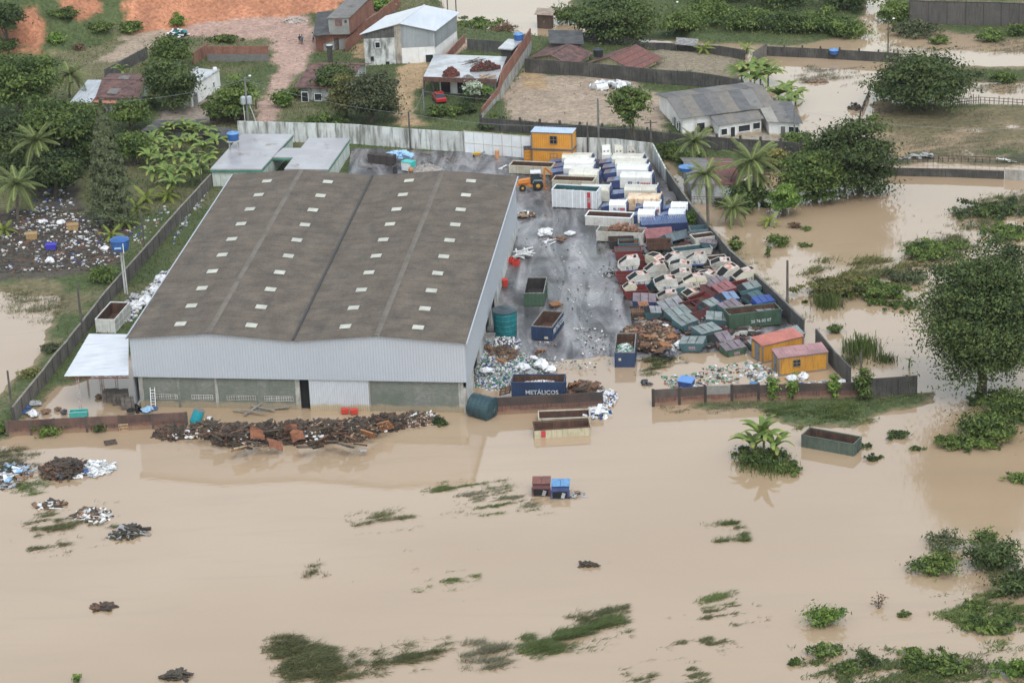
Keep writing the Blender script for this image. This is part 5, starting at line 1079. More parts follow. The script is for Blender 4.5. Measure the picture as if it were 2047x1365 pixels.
for a in [  # red ones first, underneath
 ('open', 'red open skip under the first white hooded skip', 1254, 552, 6, P_red, rustm, 0, (0, 0)), ('open', 'red open skip below a white skip lid near the lane', 1266, 583, 4, P_red, rustm, 0, (0, 0)),
 ('open', 'crimson open skip behind the yellowed white skip', 1291, 522, -4, P_red, rustm, 0.1, (0, 0)), ('open', 'maroon open skip tipped towards the grey lidded ones', 1380, 612, 25, P_maroon, rustm, 0.1, (0.35, 0.1)),
 ('open', 'dark maroon open skip with raised grille beside the red lidded skip', 1416, 583, -25, P_maroon, black_st, 0.5, (-0.25, 0.25)), ('open', 'bright red open skip below the rusty white skip by the wall', 1477, 573, 20, P_red, black_st, 0.3, (0.2, 0)),
 ('open', 'maroon open skip under the small white hood', 1340, 601, 3, P_maroon, rustm, 0, (0, 0)), ('open', 'deep red open skip in the heap centre', 1398, 600, 30, P_red, rustm, 0.2, (0.3, -0.1)),
 ('open', 'dark open skip between the teal lidded skips', 1395, 624, 30, P_maroon, black_st, 0, (0, 0)), ('open', 'dark grey open skip in shadow beneath white skips', 1298, 566, -12, P_teal, black_st, 0, (0, 0)), ('open', 'grey open skip under the cream skip cluster', 1345, 582, 10, P_teal, black_st, 0, (0, 0)), ('open', 'brown open skip beside the yellow streaked skip', 1418, 556, 0, P_maroon, black_st, 0.2, (0, 0))]:
 skip(a[0], a[1], a[2], a[3], a[4], a[5], a[6], a[7], a[8], group=OG)
for lab, px, py, yaw, bd, lift, tilt, tx, st, sc in [
 ('white hooded skip with blue stripe nearest the lane', 1258, 528, 4, P_white, 0.7, (0.05, -0.12), True, S_BL, 1.0), ('yellow stained hooded skip tilted up behind the lane', 1306, 518, -35, P_cream, 0.8, (0.1, 0.4), False, None, 0.95),
 ('pale hooded skip at the top of the heap', 1346, 517, 20, P_white, 0.9, (0, 0), False, None, 0.95), ('white hooded skip lettered with blue stripe high by the wall', 1392, 517, -3, P_white, 0.8, (0, 0), True, S_BL, 1.0),
 ('dented white hooded skip in the middle of the heap', 1311, 541, 8, P_white2, 0.6, (0, -0.1), False, None, 1.0), ('bright white hooded skip with long rim in the heap centre', 1357, 532, -14, P_white, 1.0, (0.05, 0.1), False, None, 1.05),
 ('white lettered skip with blue stripe and torn top', 1277, 557, 6, P_white, 0.9, (0.05, -0.05), True, S_BL, 1.05), ('large white lettered skip with clean belly', 1329, 566, -2, P_white, 0.9, (0.05, 0.03), True, None, 1.05),
 ('grey white skip with mauve cover in the heap centre', 1361, 549, -8, P_white2, 0.8, (0, 0), False, None, 0.9), ('yellow streaked lettered skip with reddish cover', 1388, 561, 4, P_cream, 0.9, (0, 0), True, None, 0.95),
 ('white skip leaning behind the yellow streaked one', 1411, 551, -25, P_white, 0.6, (0, 0.15), True, None, 0.95), ('white skip with blue stripe tilted steeply near the wall', 1456, 545, 28, P_white2, 0.8, (0.1, -0.2), True, S_BL, 1.0),
 ('rust streaked lettered skip hard against the side wall', 1490, 551, 5, P_cream, 0.8, (0, -0.05), True, None, 1.0), ('mauve topped white skip behind the tilted one', 1440, 528, 10, P_white2, 0.4, (0, 0), False, None, 0.9),
 ('small overturned white hood among maroon skips', 1334, 592, 2, P_white2, 0.3, (0.2, 0), False, None, 0.8), ('small grey hooded skip in the heap hollow', 1367, 574, -5, P_white2, 0.4, (0.1, 0), False, None, 0.8), ('dirty white hooded skip lying on the red one by the lane', 1259, 574, 5, P_cream, 1.0, (0.1, 0), False, None, 0.65),
 ('cream hooded skip half buried near the red marker', 1378, 588, 30, P_cream, 0.3, (0.2, 0.2), False, None, 0.8)]:
 skip('hood', lab, px, py, yaw, bd, RT, lift, tilt, tx, sc, st, group=WG)
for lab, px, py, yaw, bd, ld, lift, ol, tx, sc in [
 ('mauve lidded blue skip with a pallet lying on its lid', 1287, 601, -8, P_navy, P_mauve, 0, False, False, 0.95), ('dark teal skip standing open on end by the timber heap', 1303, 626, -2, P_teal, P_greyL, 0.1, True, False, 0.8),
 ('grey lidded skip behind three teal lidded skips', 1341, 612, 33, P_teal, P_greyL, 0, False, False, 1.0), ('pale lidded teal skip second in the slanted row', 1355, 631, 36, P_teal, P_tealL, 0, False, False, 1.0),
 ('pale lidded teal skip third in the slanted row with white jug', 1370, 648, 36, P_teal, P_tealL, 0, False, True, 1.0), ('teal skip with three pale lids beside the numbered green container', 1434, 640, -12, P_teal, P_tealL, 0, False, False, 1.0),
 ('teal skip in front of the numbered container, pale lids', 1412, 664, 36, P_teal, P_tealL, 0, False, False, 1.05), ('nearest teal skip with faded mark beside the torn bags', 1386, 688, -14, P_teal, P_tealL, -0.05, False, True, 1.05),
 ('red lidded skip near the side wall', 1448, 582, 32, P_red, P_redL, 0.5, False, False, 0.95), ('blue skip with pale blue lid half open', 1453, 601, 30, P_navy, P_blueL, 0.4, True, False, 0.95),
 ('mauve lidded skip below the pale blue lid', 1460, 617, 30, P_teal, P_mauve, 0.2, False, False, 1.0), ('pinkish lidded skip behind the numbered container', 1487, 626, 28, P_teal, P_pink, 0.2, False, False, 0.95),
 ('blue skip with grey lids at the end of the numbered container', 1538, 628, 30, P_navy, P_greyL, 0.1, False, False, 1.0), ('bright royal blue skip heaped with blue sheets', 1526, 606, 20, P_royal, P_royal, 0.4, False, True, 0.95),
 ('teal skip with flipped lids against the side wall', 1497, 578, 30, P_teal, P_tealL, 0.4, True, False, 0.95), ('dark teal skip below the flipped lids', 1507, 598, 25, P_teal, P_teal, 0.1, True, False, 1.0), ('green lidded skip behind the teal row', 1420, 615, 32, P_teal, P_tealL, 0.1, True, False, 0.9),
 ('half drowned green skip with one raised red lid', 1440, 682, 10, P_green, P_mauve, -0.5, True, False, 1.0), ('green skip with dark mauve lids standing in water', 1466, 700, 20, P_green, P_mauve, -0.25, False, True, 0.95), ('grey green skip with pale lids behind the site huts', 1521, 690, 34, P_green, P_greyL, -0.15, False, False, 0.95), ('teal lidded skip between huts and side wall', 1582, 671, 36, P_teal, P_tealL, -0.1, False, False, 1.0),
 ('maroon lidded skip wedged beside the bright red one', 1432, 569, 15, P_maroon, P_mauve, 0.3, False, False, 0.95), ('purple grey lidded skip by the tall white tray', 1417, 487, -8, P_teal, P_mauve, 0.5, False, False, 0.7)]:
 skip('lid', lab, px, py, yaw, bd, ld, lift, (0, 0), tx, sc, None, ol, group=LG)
# two bins adrift in the foreground
for lab, px, py, bd, ld in (('rust red lidded bin adrift in the open flood', 1083, 972, P_maroon, M('rusty_lid', (0.20, 0.085, 0.07), (0.14, 0.07, 0.06), s=1.5, rough=0.8)), ('blue lidded bin adrift beside the rust red one', 1121, 977, P_navy, M('bright_blue_lid', (0.13, 0.28, 0.48), (0.09, 0.2, 0.36), s=1.5, rough=0.5))):
 c = G(px, py + 12, 0); t = thing('drifting_bin', lab, 'bin', (c.x, c.y, -0.35), math.radians(-4), 'bins adrift in the foreground')
 b = MB(); b.hexa([(-0.8, -0.9, 0), (0.8, -0.9, 0), (0.8, 0.9, 0), (-.8, .9, 0)], [(-0.9, -1.0, 1.25), (0.9, -1.0, 1.25), (0.9, 1.0, 1.6), (-.9, 1.0, 1.6)]); b.build('body', bd, t)
 for s in (0, 1):
  b = MB(); x0 = -0.95 + s * 0.97; b.slab([(x0, -0.35, 1.5), (x0 + 0.93, -0.35, 1.5), (x0 + 0.93, 1.05, 1.72), (x0, 1.05, 1.72)], 0.05); b.build('lid', ld, t)
 b = MB(); b.hexa([(-0.75, -1.012, 0.5), (0.7, -1.012, 0.5), (0.7, -.96, .5), (-.75, -.96, .5)], [(-0.75, -1.04, 1.15), (0.7, -1.04, 1.15), (.7, -.99, 1.15), (-.75, -.99, 1.15)]); b.build('opening', hollow, t)
 b = MB(); b.obox((0.3, -1.06, 0.75), (0.35, 0.03, 0.6), Matrix.Rotation(0.3, 3, 'Y')); b.build('hanging_flap', silver, t)
 b = MB(); [b.bar((s * 0.93, -1.0, 0.2), (s * 0.93, -0.95, 1.35), 0.08) for s in (-1, 1)]; b.build('corner_posts', bd, t)
# long blue slatted cover
a, yaw, L = place_edge((1283, 467), (1375, 461)); t = thing('slatted_container', 'long blue container with ribbed slat cover behind the red tray', 'container', tuple(a), yaw)
b = MB(); b.box(0, L, 0, 2.0, 0.1, 1.1); b.build('body', P_navy, t)
sm = M('blue_slat', (0.125, 0.175, 0.31), (0.09, 0.13, 0.24), s=2, rough=0.5, rnd=0.1)
for k in range(26):
 b = MB(); x = L * k / 26; b.slab([(x + 0.02, -0.05, 1.2), (x + L / 26 - 0.05, -0.05, 1.2), (x + L / 26 - 0.05, 1.9, 1.65), (x + 0.02, 1.9, 1.65)], 0.07); b.build('slat', sm, t)
a, yaw, L = place_edge((1292, 488), (1346, 484)); t = thing('red_tray', 'flat red painted tray leaning behind the nested trays', 'skip', tuple(a), yaw)
b = MB(); b.hexa([(0, 0, 0), (L, 0, 0), (L, 1.6, 0), (0, 1.6, 0)], [(0, 0, 0.7), (L, 0, 0.7), (L, 1.6, 1.5), (0, 1.6, 1.5)]); b.build('body', P_red, t)
b = MB(); b.slab([(-.03, -.03, 0.78), (L + .03, -.03, 0.78), (L + .03, 1.63, 1.58), (-.03, 1.63, 1.58)], 0.06); b.build('cover', P_redL, t)

# ------------------------------------------------------------------ orange site offices
def corr_box(t, x0, x1, y0, y1, z0, z1, mat, name='body', pitch=0.3, d=0.035):
 b = MB(); n = max(2, int((x1 - x0) / pitch)); m = max(2, int((y1 - y0) / pitch)); pts = []
 def run(p, q, nrm, k):
  for i in range(k * 4):
   s = i / (k * 4); o = d if (i % 4) in (1, 2) else 0; pts.append((p[0] + (q[0] - p[0]) * s + nrm[0] * o, p[1] + (q[1] - p[1]) * s + nrm[1] * o))
 run((x0, y0), (x1, y0), (0, -1), n); run((x1, y0), (x1, y1), (1, 0), m); run((x1, y1), (x0, y1), (0, 1), n); run((x0, y1), (x0, y0), (-1, 0), m)
 b.poly(pts, z0, z1); return b.build(name, mat, t)
def cabin(name, label, A, B, D, H, mat, roofm, zf, win, lift=0.0, door=None, slope=0.0, frame=None, group=None, L=None):
 a, yaw, LL = place_edge(A, B, zf); L = L or LL; t = thing(name, label, 'site office', (a.x, a.y, a.z + lift), yaw, group)
 corr_box(t, 0.06, L - 0.06, 0.06, D - 0.06, 0.12, H - 0.1, mat)
 b = MB(); fr = frame or M('grey_corner_post', (0.17, 0.17, 0.18), (0.22, 0.14, 0.08), s=2, rough=0.7)
 for x in (0, L - 0.16):
  for y in (-0.03, D - 0.13): b.box(x, x + 0.16, y, y + 0.16, 0, H)
 for z in (0.0, H - 0.14):
  b.box(0.16, L - 0.16, -0.03, 0.10, z, z + 0.14); b.box(0.16, L - 0.16, D - 0.1, D + 0.03, z, z + 0.14); b.box(0, 0.12, 0.13, D - 0.13, z, z + 0.14); b.box(L - 0.12, L, 0.13, D - 0.13, z, z + 0.14)
 b.build('corner_frame', fr, t)
 b = MB(); n = int(L / 0.22)
 for k in range(n):
  x0 = -0.06 + (L + 0.12) * k / n; x1 = x0 + (L + 0.12) / n
  b.slab([(x0, -0.08, H + 0.03 + 0.02 * (k % 2)), (x1, -0.08, H + 0.03 + 0.02 * (k % 2)), (x1, D + 0.08, H + 0.06 + slope + 0.02 * (k % 2)), (x0, D + 0.08, H + 0.06 + slope + 0.02 * (k % 2))], 0.04)
 b.build('roof', roofm, t)
 if slope: b = MB(); b.hexa([(0.05, D - 0.1, H), (L - 0.05, D - 0.1, H), (L - .05, D, H), (.05, D, H)], [(0.05, D - .1, H + slope), (L - .05, D - .1, H + slope), (L - .05, D, H + slope), (.05, D, H + slope)]); b.build('back_rail', mat, t)
 for x0, x1, z0, z1, pm in win:
  b = MB(); b.box(x0, x1, -0.05, 0.02, z0, z1); w = b.build('window', pm, t); b = MB()
  for p, q in (((x0, z0), (x1, z0)), ((x1, z0), (x1, z1)), ((x1, z1), (x0, z1)), ((x0, z1), (x0, z0)), (((x0 + x1) / 2, z0), ((x0 + x1) / 2, z1)), ((x0, (z0 + z1) / 2), (x1, (z0 + z1) / 2))): b.bar((p[0], -0.06, p[1]), (q[0], -0.06, q[1]), 0.06)
  b.build('frame', fr, w)
 if door is not None:
  b = MB(); b.box(-0.03, 0.05, door, door + 0.9, 0.15, 2.1); dd = b.build('door', M('grey_steel_door', (0.16, 0.18, 0.20), rough=0.6), t)
  b = MB(); b.box(-0.07, -0.03, door + 0.08, door + 0.14, 0.9, 1.2); b.build('handle', black_st, dd)
 return t
SG = 'orange site offices stacked at the rear wall'
cabin('site_office', 'lower orange container office under the blue roofed one', (1064, 332), (1138, 335), 2.4, 2.5, P_orange, gutter, GYD, [(2.75, 3.7, 0.7, 2.0, P_orange)], group=SG, L=6.0, door=0.4)
cabin('site_office', 'upper orange container office with blue roof and dark window', (1064, 332), (1138, 335), 2.4, 2.5, P_orange, M('pale_blue_roof', (0.42, 0.53, 0.68), (0.34, 0.44, 0.58), s=0.6, rough=0.35), GYD, [(2.75, 3.75, 0.9, 2.0, glassm)], lift=2.55, group=SG, L=6.0)
a = GYD(1049, 330); t = thing('site_closet', 'narrow orange cabin attached beside the stacked site offices', 'cabin', tuple(a), 0.03); corr_box(t, 0, 1.05, 0, 1.6, 0.05, 2.25, P_orange, pitch=0.26)
b = MB(); [b.box(-0.02, 1.07, -0.06, -0.036, z, z + 0.07) for z in (0.2, 0.75, 1.3, 1.85)]; b.build('front_bars', M('dark_orange_bar', (0.40, 0.17, 0.04), rough=0.7), t); b = MB(); b.slab([(-.05, -.08, 2.31), (1.1, -.08, 2.31), (1.1, 1.65, 2.31), (-.05, 1.65, 2.31)], 0.05); b.build('roof', gutter, t)
z0f = lambda x, y: G(x, y, 0.0)
RF1 = M('red_corrugated_roof', (0.46, 0.17, 0.13), (0.36, 0.13, 0.105), s=0.6, rough=0.6, fine=0.15); RF2 = M('faded_mauve_roof', (0.40, 0.22, 0.215), (0.26, 0.15, 0.155), s=0.5, rough=0.5, fine=0.15)
HG = 'amber site huts in the flooded corner'
cabin('site_hut', 'farther amber site hut with red corrugated roof', (1524, 727), (1603, 708), 2.3, 2.2, P_amber, RF1, z0f, [], slope=0.25, door=0.7, group=HG, L=5.6)
cabin('site_hut', 'nearer amber site hut with faded mauve roof and small window', (1556, 752), (1643, 741), 2.3, 2.2, P_amber, RF2, z0f, [(1.75, 2.6, 0.95, 1.75, glassm)], slope=0.25, door=0.7, group=HG, L=5.9)

# ------------------------------------------------------------------ backhoe loader
def backhoe():
 a = GYD(1040, 383); t = thing('backhoe_loader', 'orange backhoe loader with dark cab parked at the warehouse corner', 'backhoe', tuple(a), 0.02)
 org = paint('machine_orange', (0.52, 0.19, 0.035), 0.2, (0.36, 0.14, 0.04))
 def wheel(x, y, r, w):
  b = MB(); n = 16; b.tube_rings([[(x + rr * math.cos(2 * math.pi * j / n), y + yy, r + rr * math.sin(2 * math.pi * j / n)) for j in range(n)] for rr, yy in ((r * 0.6, -w / 2), (r * 0.94, -w / 2), (r, -w / 4), (r, w / 4), (r * 0.94, w / 2), (r * 0.6, w / 2))]); o = b.build('wheel', rubber, t)
  b = MB(); b.tube_rings([[(x + rr * math.cos(2 * math.pi * j / n), y + yy, r + rr * math.sin(2 * math.pi * j / n)) for j in range(n)] for rr, yy in ((r * 0.25, -w / 2 - 0.03), (r * 0.55, -w / 2 + 0.03), (r * 0.55, w / 2 - 0.03), (r * 0.25, w / 2 + 0.03))]); b.build('rim', M('yellow_rim', (0.5, 0.28, 0.05), rough=0.6), o)
 for y in (0.1, 1.9): wheel(0.35, y, 0.45, 0.35); wheel(2.5, y, 0.72, 0.5)
 b = MB(); b.box(-0.2, 3.1, 0.55, 1.45, 0.55, 0.85); b.box(1.0, 1.75, 0.25, 1.75, 0.5, 0.8); b.build('chassis', org, t)
 b = MB(); b.prism([(-0.2, 0.85), (1.5, 0.85), (1.5, 1.55), (0.3, 1.4), (-0.2, 1.25)], 0.6, 1.4); b.build('hood', org, t)
 b = MB(); b.prism([(1.5, 0.85), (2.75, 0.85), (2.75, 2.35), (1.65, 2.35)], 0.4, 1.6); c = b.build('cab', M('dark_cab_glass', (0.025, 0.04, 0.04), rough=0.15, spec=0.6), t)
 b = MB(); b.slab([(1.5, 0.32, 2.5), (2.95, 0.32, 2.5), (2.95, 1.68, 2.5), (1.5, 1.68, 2.5)], 0.14); b.build('cab_roof', M('cab_roof_white', (0.62, 0.62, 0.64), rough=0.5), c)
 b = MB(); [b.bar((x0, y, 0.85), (x1, y, 2.4), 0.08) for x0, x1 in ((1.52, 1.66), (2.75, 2.75), (2.15, 2.15)) for y in (0.39, 1.61)]; b.build('cab_pillars', black_st, c)
 b = MB(); [b.prism([(1.75, 1.15), (1.95, 1.5), (3.05, 1.5), (3.3, 1.1), (3.15, 1.1), (3.0, 1.38), (2.0, 1.38), (1.85, 1.12)], y, y + 0.5) for y in (-0.15, 1.65)]; b.build('fenders', M('blue_grey_fender', (0.15, 0.2, 0.24), rough=0.5), t)
 b = MB()
 for y in (0.35, 1.65): b.bar((1.2, y, 1.2), (-0.2, y, 1.1), 0.14, 0.2); b.bar((-0.2, y, 1.1), (-0.75, y, 0.4), 0.14, 0.2)
 b.build('loader_arms', org, t)
 b = MB(); b.prism([(-0.65, 0.1), (-0.65, 0.85), (-0.8, 0.9), (-1.3, 0.15), (-1.3, 0.08)], -0.1, 2.1); b.build('front_bucket', org, t)
 b = MB(); b.bar((3.1, 1, 0.7), (3.35, 1, 1.0), 0.5); b.bar((3.35, 1, 0.9), (3.5, 1, 2.9), 0.3, 0.35); b.build('boom', org, t)
 b = MB(); b.bar((3.5, 1, 2.95), (4.5, 1, 1.9), 0.22, 0.28); b.bar((3.6, 0.8, 3.05), (4.6, 0.8, 2.1), 0.08); b.build('dipper_arm', org, t)
 b = MB(); b.prism([(4.35, 1.9), (4.7, 1.75), (4.55, 1.2), (4.15, 1.1), (4.1, 1.45)], 0.7, 1.3); b.build('rear_bucket', rustm, t)
 b = MB(); [b.bar((3.2, y, 0.8), (3.6, y * 1.5 - 0.5, 0.0), 0.14) for y in (0.5, 1.5)]; b.build('stabilisers', org, t)
backhoe()
# ------------------------------------------------------------------ water tanks
def tank(name, label, loc, r, h, mat, lidm, rot=None, ribs=5, taper=0.12, group=None, legs=None, invert=False):
 t = thing(name, label, 'water tank', loc, 0, group, rot=rot); z0 = 0
 prof = [(r * (1 - taper), 0)]
 for k in range(ribs):
  zz = h * (k + 0.5) / ribs; rr = r * (1 - taper * (1 - zz / h)); prof += [(rr, zz - h * 0.12 / ribs), (rr * 1.025, zz), (rr, zz + h * 0.12 / ribs)]
 prof += [(r, h)]
 b = MB(); b.lathe(prof, 24); b.build('shell', mat, t, smooth=False)
 b = MB(); b.lathe([(r * 1.06, h), (r * 1.06, h + 0.08), (r * 0.75, h + r * 0.16), (r * 0.28, h + r * 0.26), (r * 0.26, h + r * 0.32), (0.02, h + r * 0.33)], 24)
 for k in range(10):
  a = 2 * math.pi * k / 10; b.bar((r * 0.28 * math.cos(a), r * 0.28 * math.sin(a), h + r * 0.27), (r * 1.0 * math.cos(a), r * math.sin(a), h + 0.1), 0.08, 0.05)
 b.build('lid', lidm, t); return t
p = GYD(1011, 672); tank('teal_water_tank', 'big teal tank with dark lid standing by the warehouse wall', tuple(p), 1.45, 3.3, M('teal_tank', (0.018, 0.165, 0.185), (0.014, 0.115, 0.13), s=0.8, rough=0.4), M('dark_slate_lid', (0.045, 0.065, 0.075), (0.07, 0.09, 0.1), rough=0.4), taper=0.1)
p = G(960, 826, 0); tank('toppled_tank', 'dark teal tank toppled on its side at the warehouse corner', (p.x - 0.9, p.y + 0.1, 1.15), 1.45, 2.6, M('dark_teal_tank', (0.03, 0.066, 0.078), (0.022, 0.045, 0.055), s=0.8, rough=0.4), M('dark_teal_tank', (0.03,) * 3), rot=(math.radians(12), math.radians(98), math.radians(-18)), taper=0.12)
p = G(389, 843, 0); tank('toppled_tank', 'bright cyan drum tilted at the end of the brick wall', (p.x, p.y, -0.1), 0.62, 1.5, M('cyan_drum', (0.02, 0.30, 0.36), (0.015, 0.22, 0.27), rough=0.4), M('grey_drum_end', (0.2, 0.2, 0.19), rough=0.7), rot=(math.radians(-10), math.radians(25), 0), ribs=4, taper=0.04)
# water tower
base = GT(253, 588); t = thing('water_tower', 'blue water tank on a tall white post beside the panel wall', 'water tower', tuple(base))
b = MB(); b.bar((-0.14, 0, -0.3), (-0.2, 0, 5.9), 0.2); b.bar((0.14, 0, -0.3), (0.05, 0, 5.9), 0.16); [b.bar((-0.15, 0, z), (0.12, 0, z), 0.08) for z in (1, 2, 3, 4, 5)]; b.build('post', M('white_post', (0.5, 0.5, 0.49), (0.38, 0.38, 0.36), rough=0.8), t)
b = MB(); b.lathe([(1.0, 0), (1.0, 0.14)], 16, (-0.2, 0, 5.9)); b.build('platform', M('grey_platform', (0.1, 0.1, 0.11), rough=0.8), t)
b = MB(); b.lathe([(1.05, 0), (1.12, 0.5), (1.15, 0.52), (1.15, 0.6), (1.17, 1.15)], 24, (-0.2, 0, 6.04)); tk = b.build('tank', blue_tank, t)
b = MB(); b.lathe([(1.24, 1.15), (1.24, 1.25), (0.8, 1.5), (0.25, 1.6), (0.05, 1.62)], 24, (-0.2, 0, 6.04)); [b.bar((-0.2 + .2 * math.cos(k), .2 * math.sin(k), 7.62), (-0.2 + 1.15 * math.cos(k), 1.15 * math.sin(k), 7.32), 0.1, 0.06) for k in np.arange(0, 6.2, 0.7)]; b.build('lid', blue_tank, tk)
b = MB(); b.box(-0.75, 0.1, -1.2, -1.15, 6.4, 6.6); b.build('white_mark', M('pale_mark', (0.4, 0.5, 0.65), rough=0.6), tk)
b = MB(); b.bar((0.35, -1.12, 5.8), (0.35, -1.12, 7.1), 0.1); b.build('pipe', frame_w, t)
# tanks on other roofs
def roof_tank(label, px, py, z, r, h, legs=0.0, lidc=blue_lid, body=blue_tank):
 c = G(px, py, z); t = thing('roof_tank', label, 'water tank', tuple(c))
 b = MB(); b.lathe([(r * 0.92, legs), (r, legs + h)], 18); b.build('shell', body, t); b = MB(); b.lathe([(r * 1.08, legs + h), (r * 1.08, legs + h + 0.07), (r * 0.3, legs + h + 0.28), (0.03, legs + h + 0.3)], 18); [b.bar((r * .3 * math.cos(k), r * .3 * math.sin(k), legs + h + 0.29), (r * math.cos(k), r * math.sin(k), legs + h + .12), 0.07, 0.05) for k in np.arange(0, 6.2, 0.63)]; b.build('lid', lidc, t)
 if legs:
  for k in range(4): b = MB(); a = k * math.pi / 2 + 0.8; b.bar((r * math.cos(a), r * math.sin(a), 0), (r * math.cos(a), r * math.sin(a), legs), 0.14); b.build('leg', conc_pale, t)
  b = MB(); b.box(-r, r, -r, r, legs - 0.14, legs - 0.01); b.build('platform', conc_pale, t)
roof_tank('blue tank on a small stand above the office roof', 468, 296, 3.2, 0.85, 1.0, 1.2)
roof_tank('round blue lidded tank on the roof under the palms', 1371, 341, 3.5, 0.95, 0.5, 0.0)
roof_tank('blue tank on the dark slab room behind the slab house', 1037, 80, 5.3, 0.8, 0.9, 0.0)
roof_tank('pale blue lidded tank on the black flooded wall', 1667, 108, 0.9, 0.75, 0.6, 0.0)
roof_tank('black tank between the two tiled houses', 1196, 113, 3.0, 0.8, 1.1, 0.0, M('black_lid', (0.05, 0.06, 0.07), rough=0.5), M('black_tank', (0.025, 0.027, 0.03), rough=0.5))
c = GT(661, 130); t = thing('tower_tank', 'dark slim water tower in front of the brick house', 'water tower', tuple(c))
b = MB(); b.box(-0.42, 0.42, -0.4, 0.4, -0.3, 2.9); b.build('column', dark_wall, t); b = MB(); b.lathe([(0.55, 2.9), (0.58, 3.3)], 14); b.build('bowl', black_st, t); b = MB(); b.lathe([(0.56, 3.3), (0.5, 3.36)], 14); b.build('lid', M('pale_disc', (0.4, 0.45, 0.46), rough=0.4), t)
b = MB(); b.bar((0.5, -0.5, -0.3), (0.2, -0.45, 2.8), 0.1); b.build('prop', wood_dk, t)

# ------------------------------------------------------------------ poles and wires
POLE_TOPS = {}
def pole(label, px, py, H, r=0.14, mat=polem, arm=False, lamp=False, key=None, lean=0.0):
 c = GT(px, py); t = thing('utility_pole', label, 'pole', tuple(c)); b = MB(); b.tube([(0, 0, -0.5), (lean, 0, H)], [r * 1.15, r * 0.8], 8); b.build('shaft', mat, t)
 if arm: b = MB(); b.bar((-0.9 + lean, 0, H - 0.4), (0.9 + lean, 0, H - 0.4), 0.12); b.build('cross_arm', mat, t)
 if lamp: b = MB(); b.bar((lean, 0, H - 0.3), (0.8 + lean, -0.2, H + 0.3), 0.07); l = b.build('lamp_arm', mat, t); b = MB(); b.lathe([(0.03, 0.2), (0.2, 0.1), (0.22, 0), (0.05, -0.06)], 10, (0.8 + lean, -0.2, H + 0.25)); b.build('lamp_head', frame_w, l)
 if key: POLE_TOPS[key] = Vector((c.x + lean, c.y, c.z + H - 0.3))
 return t
t = pole('tall concrete pole with transformer above the office', 498, 266, 8.6, 0.17, pole_gr, True, True, 'a')
for dx in (-0.45, 0.45): b = MB(); b.lathe([(0.36, 4.6), (0.4, 4.8), (0.4, 5.7), (0.2, 5.85)], 12, (dx, -0.35, 0)); b.build('transformer_can', M('transformer_grey', (0.36, 0.39, 0.41), rough=0.5), t)
b = MB(); b.bar((0.4, -0.3, 4.6), (1.3, -0.6, 1.6), 0.1); b.bar((-0.5, -0.3, 4.6), (-0.4, -0.6, 1.8), 0.1); b.build('brace', M('pale_brace', (0.5, 0.5, 0.5), rough=0.6), t)
pole('dark pole against the whitewashed wall', 821, 303, 5.9, key='b', arm=False); pole('dark pole beside the stacked orange offices', 1176, 323, 5.7, key='c'); pole('dark pole behind the upended bins', 1302, 325, 6.3, key='d', arm=True); pole('grey concrete pole behind the black lot wall', 1197, 279, 6.2, 0.16, pole_gr, key='e'); pole('dark pole rising from the water beyond the side wall', 1574, 637, 7.4, 0.16, arm=False, key='f'); pole('dark pole outside the panel wall near the white container', 166, 676, 6.9, key='g'); pole('dark pole at the front end of the panel wall', 27, 842, 6.1, key='h'); pole('thin dark pole inside the panel wall above litter', 290, 512, 6.6, 0.11); pole('grey pole at the corner of the white annex', 1588, 296, 6.0, 0.13, pole_gr, key='i'); pole('pole with white lamp standing in the far flood', 1775, 108, 5.6, 0.12, lamp=True); pole('thin pole by the office in the banana grove', 406, 388, 6.8, 0.1, lean=-0.2); pole('short pole in the lane of the slab house', 848, 232, 4.2, 0.12, pole_gr, key='j'); pole('dark pole in the vine column by the end wall', 1721, 772, 4.4, 0.12); pole('lamp pole beyond the round vegetation band', 1345, 56, 4.2, 0.1, lamp=True); pole('dark pole at the far flood edge behind the shed', 895, 24, 4.8, 0.1); pole('second dark pole at the far flood edge', 912, 26, 4.8, 0.1)
wire_m = M('grey_cable', (0.28, 0.29, 0.30), rough=0.6, fine=0)
def wire(label, p, q, sag=0.8, r=0.016):
 b = MB(); pts = []
 for k in range(15):
  s = k / 14; v = p.lerp(q, s); v.z -= sag * 4 * s * (1 - s); pts.append(v)
 b.tube(pts, r, 4); o = b.build('overhead_cable', wire_m); tag(o, label, 'cable', 'overhead cables along the lane')
K = POLE_TOPS
for p, q, lab in (('a', 'b', 'overhead cable from the transformer pole to the whitewashed wall pole'), ('b', 'j', 'overhead cable from the whitewashed wall pole to the lane pole'), ('b', 'c', 'overhead cable from the whitewashed wall pole to the office pole'), ('c', 'd', 'overhead cable from the office pole to the bins pole'), ('d', 'i', 'overhead cable from the bins pole to the white annex pole'), ('j', 'e', 'overhead cable from the lane pole to the grey lot pole')): wire(lab, K[p], K[q])
wire('overhead cable from the annex pole across the swampy pasture', K['i'], G(2100, 255, 4.5), 1.2); wire('overhead cable leaving the transformer pole towards the tin lean-to', K['a'], G(150, 205, 6.5), 1.0)

